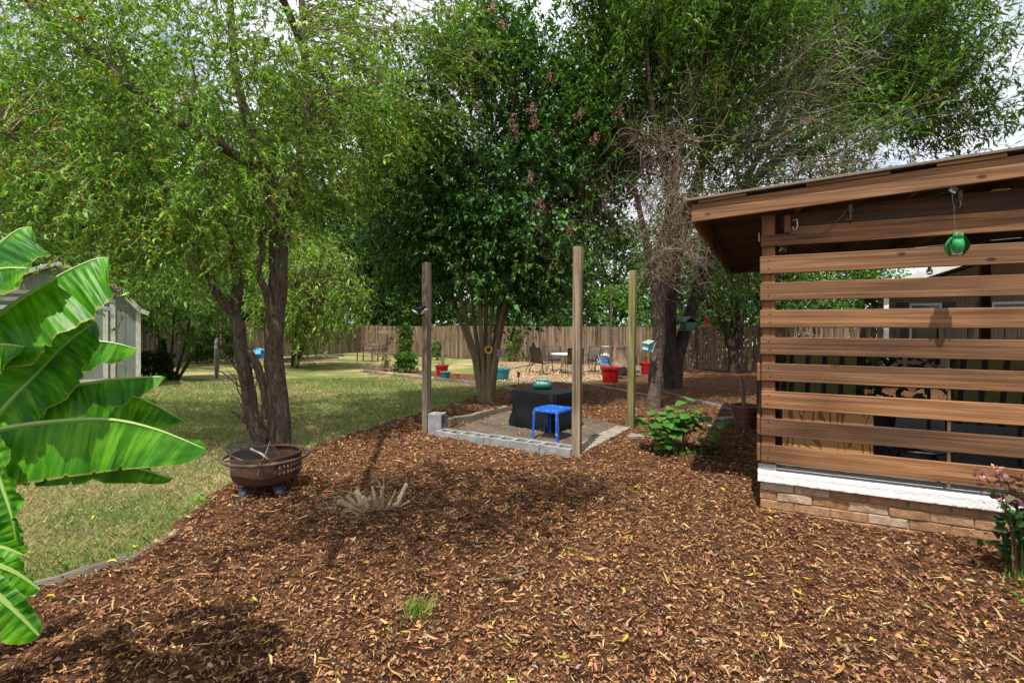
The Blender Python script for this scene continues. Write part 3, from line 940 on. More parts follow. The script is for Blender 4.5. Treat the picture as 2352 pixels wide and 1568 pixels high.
# green bird wind spinner
def bird():
    a, z = porch_az(2195, 563, -0.24)
    L = PC + PE * a + PN * -0.24 + np.array([0, 0, z])
    S_ = 1.05
    t = thing('bird_ornament', 'green and white bird figure hanging in front of the top slats', 'ornament', L, PA)
    mg = mat_plain('bird_green', (0.03, 0.36, 0.10), 0.4, var=0.4, scale=30, bump_s=0.3)
    mw = mat_plain('bird_white', (0.55, 0.5, 0.45), 0.5, var=0.3, scale=30)
    mk = mat_plain('bird_beak', (0.08, 0.07, 0.07), 0.5)
    # plump body with the breast turned to the yard
    n, k = 18, 12
    def blob(c, r, sc):
        mb = MB(); prof = [(r * math.sin(q), -r * math.cos(q)) for q in np.linspace(0.05, PI - 0.05, k)]
        mb.lathe(prof, n); V = mb.v[0] * np.array(sc) + np.array(c); mb.v = [V]
        return mb
    b = blob((0, 0, -0.005), 0.05, (0.85, 1.25, 1.15)).build('body', mw, t, smooth=True)
    blob((0, -0.026, 0.002), 0.047, (0.74, 1.05, 1.22)).build('breast', mg, b, smooth=True)
    h = blob((0, -0.045, 0.05), 0.028, (0.9, 1.1, 0.85)).build('head', mg, t, smooth=True)
    MB().lathe([(0.012, 0), (0.010, 0.014), (0.003, 0.028)], 8).build('beak', mk, h, smooth=True).location = (0, -0.07, 0.045)
    for s in (-1, 1):
        P = np.zeros((9, 5, 3))
        for i, q in enumerate(np.linspace(0, 1, 9)):
            for j, w in enumerate(np.linspace(-1, 1, 5)):
                wd = 0.024 * math.sin(PI * (0.12 + 0.86 * q)) ** 0.7
                P[i, j] = (s * (0.030 + 0.024 * math.sin(PI * q)) - s * 0.006 * abs(w), -0.035 + w * wd * 1.5 + 0.03 * q, 0.045 - 0.11 * q)
        m = MB().grid(P); m.grid(P + np.array([s * 0.006, 0, 0])); m.build('wing', mg, t, smooth=True)
    P = [(x, 0.05 + 0.06 * q, -0.045 - 0.02 * q) for q in (0, 1) for x in (-0.02, 0.02)]
    MB().box((0, 0.02, -0.055), (0.05, 0.10, 0.012)).build('tail', mw, t, bevel=0.004)
    t.scale = (S_, S_, S_)
    zt = (rz_(a) - z) / S_
    MB().tube([(0, 0, 0.06), (0, 0.03, zt * 0.6), (0, 0.09, zt + 0.02)], 0.0005, 4).build('line', M['metal_gray'], t)
bird()

# what stands inside the porch
def inside():
    L = lambda a, b, z=0.33: PC + PE * a + PN * b + np.array([0, 0, z])
    a0, _ = porch_az(1797, 960, 0.32); a1, _ = porch_az(2006, 1000, 0.32)
    t = thing('plywood_panel', 'swirly orange plywood sheet leaning inside the slat screen', 'panel', L((a0 + a1) / 2, 0.32, 0.331), PA)
    MB().box((0, 0, 0.285), (a1 - a0, 0.018, 0.57)).build('plywood_sheet', M['plywood'], t, bevel=0.002)
    mcush, nt, b, _ = new_mat('striped_cushion')
    co = coords(nt, rnd=False)
    sp = nt.nodes.new('ShaderNodeSeparateXYZ'); nt.links.new(co, sp.inputs[0])
    mm = nd(nt, 'ShaderNodeMath', operation='MULTIPLY'); mm.inputs[1].default_value = 8.0; nt.links.new(sp.outputs[0], mm.inputs[0])
    fr = nd(nt, 'ShaderNodeMath', operation='FRACT'); nt.links.new(mm.outputs[0], fr.inputs[0])
    nt.links.new(ramp(nt, fr.outputs[0], [(0.0, (0.12, 0.115, 0.03)), (0.70, (0.12, 0.115, 0.03)), (0.71, (0.01, 0.01, 0.012)), (1.0, (0.01, 0.01, 0.012))]), b.inputs['Base Color'])
    b.inputs['Roughness'].default_value = 0.9
    def chair(u, b, rz, label):
        a, _ = porch_az(u, 900, b)
        t = thing('porch_chair', label, 'chair', L(a, b), PA + rz, 'striped chairs on the porch')
        f = MB()
        for sx in (-0.3, 0.3):
            f.tube([(sx, -0.3, 0), (sx, -0.28, 0.42), (sx, -0.29, 0.62), (sx, 0.1, 0.64), (sx, 0.28, 0.60)], 0.014, 6)
            f.tube([(sx, 0.34, 0), (sx, 0.2, 0.40), (sx, 0.36, 0.95)], 0.014, 6)
        f.tube([(-0.3, 0.36, 0.95), (0.3, 0.36, 0.95)], 0.014, 6); f.tube([(-0.3, -0.27, 0.38), (0.3, -0.27, 0.38)], 0.014, 6)
        f.build('frame', M['black_metal'], t, smooth=True)
        MB().box((0, -0.02, 0.43), (0.54, 0.52, 0.10)).build('seat_cushion', mcush, t, bevel=0.02)
        MB().box((0, 0, 0), (0.54, 0.10, 0.58), M=np.array([[1, 0, 0], [0, 0.97, 0.25], [0, -0.25, 0.97]])).build('back_cushion', mcush, t, bevel=0.02).location = (0, 0.24, 0.72)
    chair(1880, 1.0, PI, 'porch chair with yellow and black striped cushion behind the plywood sheet')
    chair(2265, 0.95, PI, 'porch chair with striped cushion at the frame\'s right edge inside the porch')
    # dark wicker settle
    a, _ = porch_az(1850, 830, 2.6)
    t = thing('porch_sofa', 'dark padded armchair deep inside the porch', 'armchair', L(a, 2.6), PA)
    dk = mat_plain('dark_upholstery', (0.03, 0.03, 0.022), 0.9)
    MB().box((0, 0, 0.25), (0.9, 0.8, 0.34)).build('seat', dk, t, bevel=0.05)
    MB().box((0, 0.36, 0.6), (0.9, 0.2, 0.62)).build('backrest', dk, t, bevel=0.06)
    for s in (-1, 1): MB().box((s * 0.45, 0, 0.4), (0.16, 0.8, 0.48)).build('armrest', dk, t, bevel=0.05)
    # round iron table with a red dish and a leafy pot plant
    a, _ = porch_az(2100, 1000, 0.75)
    t = thing('porch_table', 'low black wrought iron side table behind the slats', 'table', L(a, 0.75), PA)
    MB().lathe([(0.26, 0.16), (0.265, 0.168), (0.26, 0.176)], 24, cap_top=True).build('table_top', M['black_metal'], t, smooth=True)
    for k in range(4):
        q = k * PI / 2 + 0.4
        MB().tube([(0.22 * math.cos(q), 0.22 * math.sin(q), 0.16), (0.16 * math.cos(q), 0.16 * math.sin(q), 0.08), (0.24 * math.cos(q), 0.24 * math.sin(q), 0.0)], 0.01, 5).build('leg', M['black_metal'], t)
    a2, _ = porch_az(2076, 1045, 0.66)
    t = thing('red_dish', 'ruffled shiny red dish seen through the lowest slat gap', 'dish', L(a2, 0.66, 0.507), PA)
    MB().lathe([(0.05, 0.0), (0.10, 0.012), (0.135, 0.045), (0.128, 0.046), (0.095, 0.02), (0.0, 0.012)], 48, flute=0.05, nfl=10).build('bowl', mat_plain('red_glaze', (0.5, 0.012, 0.02), 0.15, var=0.1, bump_s=0), t, smooth=True)
    a, _ = porch_az(2010, 850, 1.9)
    t = thing('porch_plant', 'broad leaved potted plant inside the porch', 'plant', L(a, 1.9), PA)
    MB().lathe([(0.14, 0), (0.19, 0.32), (0.2, 0.34), (0.17, 0.34), (0.16, 0.28)], 20).build('pot', mat_plain('dark_pot', (0.05, 0.04, 0.035), 0.6), t, smooth=True)
    cl = Cloud(); n = 320
    pos = np.array([L(a, 1.9, 0.33)]) + np.stack([RNG.normal(0, 0.26, n), RNG.normal(0, 0.2, n), RNG.uniform(0.32, 0.98, n)], 1)
    cl.scatter([strip_tpl(3, 0.5, 0.3, 0.6, 0.1)], pos, unit(n), unit(n) + [0, 0, 1.2], RNG.uniform(0.08, 0.14, n), pick([(1, (0.05, 0.12, 0.02)), (1, (0.03, 0.08, 0.015))], n))
    cl.build('foliage', M['leaf_dark'], t)
inside()

# ---------------------------------------------------------------- house behind the porch
def mat_brickwall(name, base, mort):
    m, nt, b, _ = new_mat(name)
    tc = nt.nodes.new('ShaderNodeTexCoord')
    mp = nt.nodes.new('ShaderNodeMapping'); mp.inputs['Rotation'].default_value = (PI / 2, 0, 0)
    nt.links.new(tc.outputs['Object'], mp.inputs['Vector'])
    br = nd(nt, 'ShaderNodeTexBrick', Scale=1.0)
    br.inputs['Brick Width'].default_value = 0.22; br.inputs['Row Height'].default_value = 0.075; br.inputs['Mortar Size'].default_value = 0.008
    br.inputs['Color1'].default_value = (*base, 1); br.inputs['Color2'].default_value = (*[c * 0.7 for c in base], 1); br.inputs['Mortar'].default_value = (*mort, 1)
    nt.links.new(mp.outputs[0], br.inputs['Vector'])
    nt.links.new(br.outputs['Color'], b.inputs['Base Color'])
    b.inputs['Roughness'].default_value = 0.95
    bump(nt, b, br.outputs['Fac'], -0.5, 0.01)
    return m
M['house_brick'] = mat_brickwall('house_brick', (0.20, 0.115, 0.075), (0.26, 0.24, 0.21))
M['white_paint'] = mat_plain('white_paint', (0.62, 0.62, 0.60), 0.6, var=0.15)
M['window_glass'] = mat_plain('window_glass', (0.02, 0.025, 0.03), 0.05, var=0.1, bump_s=0)
M['shingle'] = mat_plain('roof_shingle', (0.11, 0.10, 0.095), 0.95, var=0.4, scale=12, bump_s=0.6)
M['shutter'] = mat_plain('dark_shutter', (0.035, 0.03, 0.028), 0.6)
def house():
    HA = math.atan2(-0.557, 0.83)
    L = np.array([13.4, 17.6, -0.4])
    t = thing('brick_house', 'brick house with white trimmed windows seen through the slats', 'house', L, HA)
    W, D, H = 10.0, 8.0, 3.0
    MB().box((W / 2, D / 2, H / 2), (W, D, H)).build('wall', M['house_brick'], t)
    rise = math.tan(math.radians(20)) * (W / 2 + 0.6)
    MB().prism([(0, 0), (W, 0), (W / 2, math.tan(math.radians(20)) * W / 2)], D - 0.3, (0, 0.15, H + 0.001), M=[[1, 0, 0], [0, 0, 1], [0, 1, 0]]).build('gable', M['house_brick'], t)
    for s in (0, 1):
        x0 = -0.6 if s == 0 else W + 0.6
        z0 = H - math.tan(math.radians(20)) * 0.6 + 0.06
        V = [(x0, -4.2, z0), (W / 2, -4.2, z0 + rise), (W / 2, D + 0.5, z0 + rise), (x0, D + 0.5, z0)]
        V += [(x, y, z + 0.14) for x, y, z in V]
        r = MB().add(V, [(0, 1, 2, 3), (4, 7, 6, 5), (0, 4, 5, 1), (1, 5, 6, 2), (2, 6, 7, 3), (3, 7, 4, 0)]).build('roof', M['shingle'], t)
        q0, q1 = np.array([x0, -4.23, z0 + 0.04]), np.array([W / 2, -4.23, z0 + rise + 0.04])
        MB().span(q0, q1, 0.04, 0.2).build('fascia', M['white_paint'], r)
    MB().tube([(-0.66, -4.2, H - 0.1), (-0.62, D, H - 0.1)], 0.06, 6).build('gutter', M['brown_metal'], t)
    MB().tube([(-0.62, -0.5, H - 0.14), (-0.5, -0.5, H - 0.3), (-0.1, -0.1, H - 0.5), (-0.08, -0.08, 0.2)], 0.045, 6).build('downspout', M['brown_metal'], t, smooth=True)
    for cx in (1.0, 3.1, 5.6, 8.2):
        w = MB().box((cx, -0.01, 1.95), (0.86, 0.08, 1.36)).build('window', M['white_paint'], t)
        for s in (-1, 1):
            MB().box((cx, -0.056, 1.95 + s * 0.31), (0.72, 0.02, 0.58)).build('pane', M['window_glass'], w)
            MB().box((cx + s * 0.62, -0.02, 1.95), (0.34, 0.05, 1.42)).build('shutter', M['shutter'], w)
        MB().box((cx, -0.06, 1.24), (1.0, 0.14, 0.06)).build('sill', M['white_paint'], w)
    for x in (-0.3, 4.6):
        MB().box((x, -4.0, H / 2), (0.12, 0.12, H - 0.1)).build('porch_post', M['white_paint'], t)
house()
HS = [np.array([13.4, 17.6]) + q for q in (np.array([-3.6, -3.0]), np.array([9, -9.0]), np.array([9, 0]), np.array([0.2, 0.2]))]
sheet('patio_slab', [(10.2, 14.4), (18.5, 8.0), (23, 11.5), (13.6, 17.6)], 0.4, lambda x, y: gz(x, y) + 0.03, M['slab'])
# ---------------------------------------------------------------- board fences
def fence(name, label, p0, p1, gray=0.3, gap=0.0, h=1.83, face=1, gapped_from=None, hump=0.0):
    p0, p1 = np.array(p0, float), np.array(p1, float)
    d = p1 - p0; L = float(np.hypot(*d)); d /= L
    rz = math.atan2(d[1], d[0])
    t = thing(name, label, 'fence', (p0[0], p0[1], float(gz(*p0))), rz)
    z0 = float(gz(*p0))
    r = random.Random(len(label))
    meshes = []
    for k in range(6):
        mb = MB()
        w = 0.136 + r.uniform(-0.006, 0.006); hh = h + r.uniform(-0.02, 0.02)
        c = 0.022
        mb.prism([(-w / 2, 0.03), (w / 2, 0.03), (w / 2, hh - c), (w / 2 - c, hh), (-w / 2 + c, hh), (-w / 2, hh - c)], 0.018, M=[[1, 0, 0], [0, 0, -1], [0, 1, 0]])
        o = mb.build('picket', M['picket_gray'] if r.random() < gray else M['picket'], None)
        meshes.append(o.data); bpy.data.objects.remove(o)
    s, x = [], 0.0
    while x < L:
        g = 0.146 + (0.011 if (gapped_from is not None and x > gapped_from) else 0.0) + gap
        q = p0 + d * x
        o = bpy.data.objects.new('picket', r.choice(meshes)); COL.objects.link(o); o.parent = t
        o.location = (x, r.uniform(-0.004, 0.004), float(gz(*q)) - z0 + r.uniform(-0.008, 0.01) + hump * math.sin(x * 0.6))
        o.rotation_euler = (r.uniform(-0.006, 0.006), r.uniform(-0.007, 0.007), 0)
        x += g
    for zr in (0.3, 0.95, 1.55):
        mb = MB(); n = 8
        for i in range(n):
            a, b = L * i / n, L * (i + 1) / n
            za, zb = float(gz(*(p0 + d * a))) - z0, float(gz(*(p0 + d * b))) - z0
            mb.span((a, 0.032, za + zr), (b, 0.032, zb + zr), 0.04, 0.09)
        mb.build('rail', M['picket'], t)
    x = 0.1
    while x < L:
        q = p0 + d * x
        MB().box((x, 0.10, float(gz(*q)) - z0 + 0.9), (0.09, 0.09, 1.8)).build('post', M['picket'], t)
        x += 2.4
    return t
KX = (-9.8, 32.2)
fence('board_fence', 'long tan board fence across the back of the yard, open gaps near its house end', KX, (13.3, 16.9), 0.3, gapped_from=17.5)
fence('board_fence', 'darker board fence running back beside the shed to the far corner', (-17.5, 17.2), KX, 0.5)
fence('board_fence', 'grey board fence section between the porch and the brick house', (14.4, 16.6), (19.5, 13.2), 0.9)

# ---------------------------------------------------------------- shed
M['shed'] = mat_plain('shed_siding', (0.15, 0.18, 0.155), 0.85, var=0.2, scale=5, bump_s=0.3)
M['shed_trim'] = mat_plain('shed_trim', (0.42, 0.43, 0.37), 0.8, var=0.3, scale=7, bump_s=0.3)
def shed():
    rz = math.radians(37)
    L = np.array([-9.3, 12.4, 0.0]); L[2] = float(gz(L[0], L[1]))
    t = thing('garden_shed', 'grey green barn shed with cream trim behind the banana leaves', 'shed', L, rz)
    W, D, B = 3.1, 2.6, 0.14            # local x runs left from the near right corner at 0 to -W
    EH, BH, RH = 1.92, 2.50, 2.95
    prof = [(-W, B), (0, B), (0, EH), (-0.5, BH), (-W / 2, RH), (-W + 0.5, BH), (-W, EH)]
    MB().prism(prof, D, (0, 0, 0), M=[[1, 0, 0], [0, 0, 1], [0, 1, 0]]).build('wall', M['shed'], t)
    # vertical grooves of the siding as narrow battens
    for i in range(1, 10):
        x = -W * i / 10
        if -2.55 < x < -0.45: continue
        MB().box((x, -0.003, 1.0), (0.012, 0.006, 1.7)).build('siding_batten', M['shed'], t)
    # skids
    for y in (0.1, 1.2, 2.4):
        MB().box((-W / 2, y, 0.06), (W - 0.1, 0.2, 0.15)).build('skid', mat_plain('skid', (0.06, 0.035, 0.03), 0.9), t)
    # gambrel roof slabs
    pr = [(0.16, EH - 0.06), (-0.02, EH + 0.03), (-0.48, BH + 0.03), (-W / 2, RH + 0.05)]
    for s in (0, 1):
        for i in range(3):
            a, b = pr[i], pr[i + 1]
            if s: a, b = (-W - a[0], a[1]), (-W - b[0], b[1])
            V = [(a[0], -0.12, a[1]), (b[0], -0.12, b[1]), (b[0], D + 0.12, b[1]), (a[0], D + 0.12, a[1])]
            V += [(x, y, z + 0.045) for x, y, z in V]
            r = MB().add(V, [(0, 1, 2, 3), (4, 7, 6, 5), (0, 4, 5, 1), (1, 5, 6, 2), (2, 6, 7, 3), (3, 7, 4, 0)]).build('roof', M['shingle'], t)
            MB().span((a[0], -0.135, a[1] - 0.01), (b[0], -0.135, b[1] - 0.01), 0.025, 0.10, up=(0, 0.0, 1)).build('rake_trim', M['shed_trim'], r)
    for x in (-0.05, -W + 0.05):
        MB().box((x, -0.013, (B + EH) / 2), (0.1, 0.026, EH - B)).build('corner_trim', M['shed_trim'], t, bevel=0.003)
    MB().box((-W / 2, -0.014, 2.15), (2.12, 0.028, 0.09)).build('lintel_trim', M['shed_trim'], t, bevel=0.003)
    MB().box((-W / 2, -0.013, 2.32), (W - 0.7, 0.026, 0.09)).build('gable_trim', M['shed_trim'], t, bevel=0.003)
    for s in (-1, 1):                                # double doors
        cx = -W / 2 + s * 0.47
        MB().box((-W / 2 + s * 1.0, -0.012, 1.12), (0.11, 0.024, 1.94)).build('jamb_trim', M['shed_trim'], t, bevel=0.003)
        d = MB().box((cx, -0.02, 1.09), (0.90, 0.03, 1.84)).build('door', M['shed'], t)
        for z in (0.22, 1.09, 1.96):
            MB().box((cx, -0.046, z), (0.90, 0.02, 0.1)).build('door_rail', M['shed_trim'], d, bevel=0.003)
        for x in (-0.4, 0.4):
            for z in (0.655, 1.525):
                MB().box((cx + x, -0.046, z), (0.1, 0.02, 0.765)).build('door_stile', M['shed_trim'], d, bevel=0.003)
        for z in (0.24, 1.09, 1.96):
            MB().add([(cx + s * 0.5, -0.06, z - 0.05), (cx + s * 0.5, -0.06, z + 0.05), (cx + s * 0.25, -0.06, z), (cx + s * 0.5, -0.066, z - 0.05), (cx + s * 0.5, -0.066, z + 0.05), (cx + s * 0.25, -0.066, z)],
                     [(0, 1, 2), (3, 5, 4), (0, 3, 4, 1), (1, 4, 5, 2), (2, 5, 3, 0)]).build('hinge', M['metal_gray'], d)
    MB().box((-W / 2, -0.075, 1.42), (0.22, 0.03, 0.06)).build('latch', M['shed_trim'], t)
shed()

# ---------------------------------------------------------------- trees
CURL = [strip_tpl(3, w * 1.25, c, tw, l) for w, c, tw, l in [(0.17, 1.8, 1.6, 0.15), (0.16, 3.0, -1.4, 0.2), (0.18, 0.9, 2.4, 0.1), (0.15, -2.4, 1.8, 0.25), (0.17, 4.2, 1.0, 0.15), (0.19, -1.2, -2.0, 0.1)]]
def leaf_tpl(w, fold=0.12, bend=0.12):
    return (np.array([[0, 0, 0], [0.4, w / 2, fold * w], [0.4, -w / 2, fold * w], [0.42, 0, 0.04], [1, 0, -bend]]), np.array([[0, 3, 1], [0, 2, 3], [1, 3, 4], [3, 2, 4]]))
def flat_tpl(w, fold=0.1, bend=0.12, a=0.42):
    return (np.array([[0, 0, 0], [a, w / 2, fold * w], [a + 0.06, -w / 2, fold * w * 0.6], [1, 0, -bend]]), np.array([[0, 2, 1], [1, 2, 3]]))
NARROW = [flat_tpl(0.22), flat_tpl(0.26, 0.3, 0.25)]
OVAL = [flat_tpl(0.52), flat_tpl(0.46, 0.35, 0.25)]
FAR = [(np.array([[0, 0, 0], [0.5, 0.3, 0.08], [0.5, -0.3, 0.08], [1, 0, -0.1]]), np.array([[0, 2, 1], [1, 2, 3]])),
       (np.array([[0, 0, 0], [0.4, 0.22, 0.1], [0.6, -0.26, 0.02], [1, 0.06, -0.2]]), np.array([[0, 2, 1], [1, 2, 3]]))]

def ell_points(ells, n, inner=0.35):
    w = np.array([e[3] if len(e) > 3 else 1.0 for e in [(*e,) for e in ells]], float); w /= w.sum()
    k = RNG.choice(len(ells), n, p=w)
    c = np.array([e[0] for e in ells], float)[k]; r = np.array([e[1] for e in ells], float)[k]
    rad = (inner ** 3 + (1 - inner ** 3) * RNG.random(n)) ** (1 / 3)
    return c + unit(n) * rad[:, None] * r

def grow(org, d0, length, K, droop, curl):
    """N twigs of K points"""
    N = len(org)
    P = np.zeros((N, K, 3)); P[:, 0] = org
    d = d0 / (np.linalg.norm(d0, axis=1, keepdims=True) + 1e-9)
    step = length / (K - 1)
    w = RNG.normal(0, 1, (N, 3))
    for k in range(1, K):
        w = 0.55 * w + RNG.normal(0, 0.8, (N, 3))
        d = d + curl * w + np.array([0, 0, -droop])
        d /= np.linalg.norm(d, axis=1, keepdims=True) + 1e-9
        P[:, k] = P[:, k - 1] + d * step[:, None]
    return P

def leaves_on(cl, P, per, tpls, size, pal, spread=1.0, hang=0.3, tip=0.0, jit=0.2):
    N, K = P.shape[:2]
    n = N * per
    i = np.repeat(np.arange(N), per)
    t = (RNG.random(n) * (1 - tip) + tip) * (K - 1.001)
    k = t.astype(int); f = (t - k)[:, None]
    pos = P[i, k] * (1 - f) + P[i, k + 1] * f
    tan = P[i, k + 1] - P[i, k]; tan /= np.linalg.norm(tan, axis=1, keepdims=True) + 1e-9
    d = tan * 0.6 + unit(n) * spread + np.array([0, 0, -hang])
    up = unit(n) * 0.6 + np.array([0, 0, 1.0])
    s = RNG.lognormal(math.log(size), 0.32, n)
    tone = np.repeat(RNG.uniform(0.8, 1.25, (N, 1)), per, 0)
    cl.scatter(tpls, pos, d, up, s, pick(pal, n, jit) * tone)

def limbs_mesh(limbs, sides=10):
    mb = MB()
    for pts, rad in limbs:
        P = np.array(pts, float); R = np.array(rad, float)
        # round the corners of the limb by spline sampling
        n = max(4, (len(P) - 1) * 5)
        t = np.linspace(0, len(P) - 1, n)
        Q = np.zeros((n, 3)); rr = np.interp(t, np.arange(len(P)), R)
        for j in range(n):
            i = min(int(t[j]), len(P) - 2); f = t[j] - i
            p0 = P[max(i - 1, 0)]; p1 = P[i]; p2 = P[i + 1]; p3 = P[min(i + 2, len(P) - 1)]
            Q[j] = 0.5 * ((2 * p1) + (p2 - p0) * f + (2 * p0 - 5 * p1 + 4 * p2 - p3) * f * f + (3 * p1 - p0 - 3 * p2 + p3) * f ** 3)
        rr = rr * (1 + RNG.normal(0, 0.035, n))
        mb.tube(Q, rr, sides)
    return mb

def branch_to(cl, limbs, targets, r0, color, K=9, curl=0.06, sides=5, zmin=None):
    """boughs from the nearest limb point out to the cluster centres"""
    L = np.concatenate([np.linspace(0, 1, 6)[:, None] * (np.array(a[i + 1]) - np.array(a[i])) + np.array(a[i]) for a, _ in limbs for i in range(len(a) - 1)])
    if zmin is not None and (L[:, 2] > zmin).any(): L = L[L[:, 2] > zmin]
    D = np.linalg.norm(targets[:, None] - L[None] - np.array([0, 0, 0.5]), axis=2)
    S = L[D.argmin(1)]
    t = np.linspace(0, 1, K)[None, :, None]
    P = S[:, None] * (1 - t) + targets[:, None] * t
    ln = np.linalg.norm(targets - S, axis=1)
    P = P + np.array([0, 0, 1]) * (np.sin(t * PI) * 0.12 * ln[:, None, None])
    wob_ = np.cumsum(RNG.normal(0, 1, (len(S), K, 3)), axis=1)
    wob_ = wob_ - wob_[:, :1] * (1 - t) - wob_[:, -1:] * t
    P = P + wob_ * curl * ln[:, None, None] * 0.35
    R = r0 * np.clip(ln / ln.mean(), 0.35, 1.0)[:, None] * np.linspace(1, 0.3, K)[None]
    cl.tubes(P, R, pick([(1, color)], len(S), 0.15), sides)
    return P

def make_tree(name, label, base, limbs, ells, bark, pal, tpls, size, ncl, tw_per, lv_per, sig=0.3, tlen=(0.3, 0.8), droop=0.12, curl=0.18,
              twig_c=(0.12, 0.09, 0.06), twig_r=0.004, bough_r=0.02, outdir=None, inner=0.35, leafmat='leaf', spread=1.0, hang=0.3, group=None,
              twig_show=1.0, up=0.0, sides=10, K=7, zmin=None, extra=None, jit=0.2):
    t = thing(name, label, 'tree', base, 0, group)
    limbs_mesh(limbs, sides).build('trunk', M[bark], t, world=True, smooth=True)
    cen = ell_points(ells, ncl, inner)
    tw = Cloud()
    branch_to(tw, limbs, cen, bough_r, twig_c, zmin=zmin)
    org = np.repeat(cen, tw_per, 0) + RNG.normal(0, sig, (ncl * tw_per, 3))
    mid = np.mean([e[0] for e in ells], 0) if outdir is None else np.array(outdir)
    d0 = org - mid; d0 /= np.linalg.norm(d0, axis=1, keepdims=True) + 1e-9
    d0 = d0 + unit(len(org)) * 0.7 + np.array([0, 0, up])
    P = grow(org, d0, RNG.uniform(*tlen, len(org)), K, droop, curl)
    m = RNG.random(len(P)) < twig_show
    if m.any():
        tw.tubes(P[m][:, ::2], np.full((m.sum(), 1), twig_r) * np.linspace(1, 0.4, (K + 1) // 2)[None], pick([(1, twig_c)], int(m.sum()), 0.2), 3)
    tag(tw.build('branches', M['twig'], t), kind='stuff')
    cl = Cloud()
    leaves_on(cl, P, lv_per, tpls, size, pal, spread, hang, jit=jit)
    if extra: extra(cl)
    cl.build('crown', M[leafmat], t)
    return t, P

def px(*a): return [at(*p) for p in a]

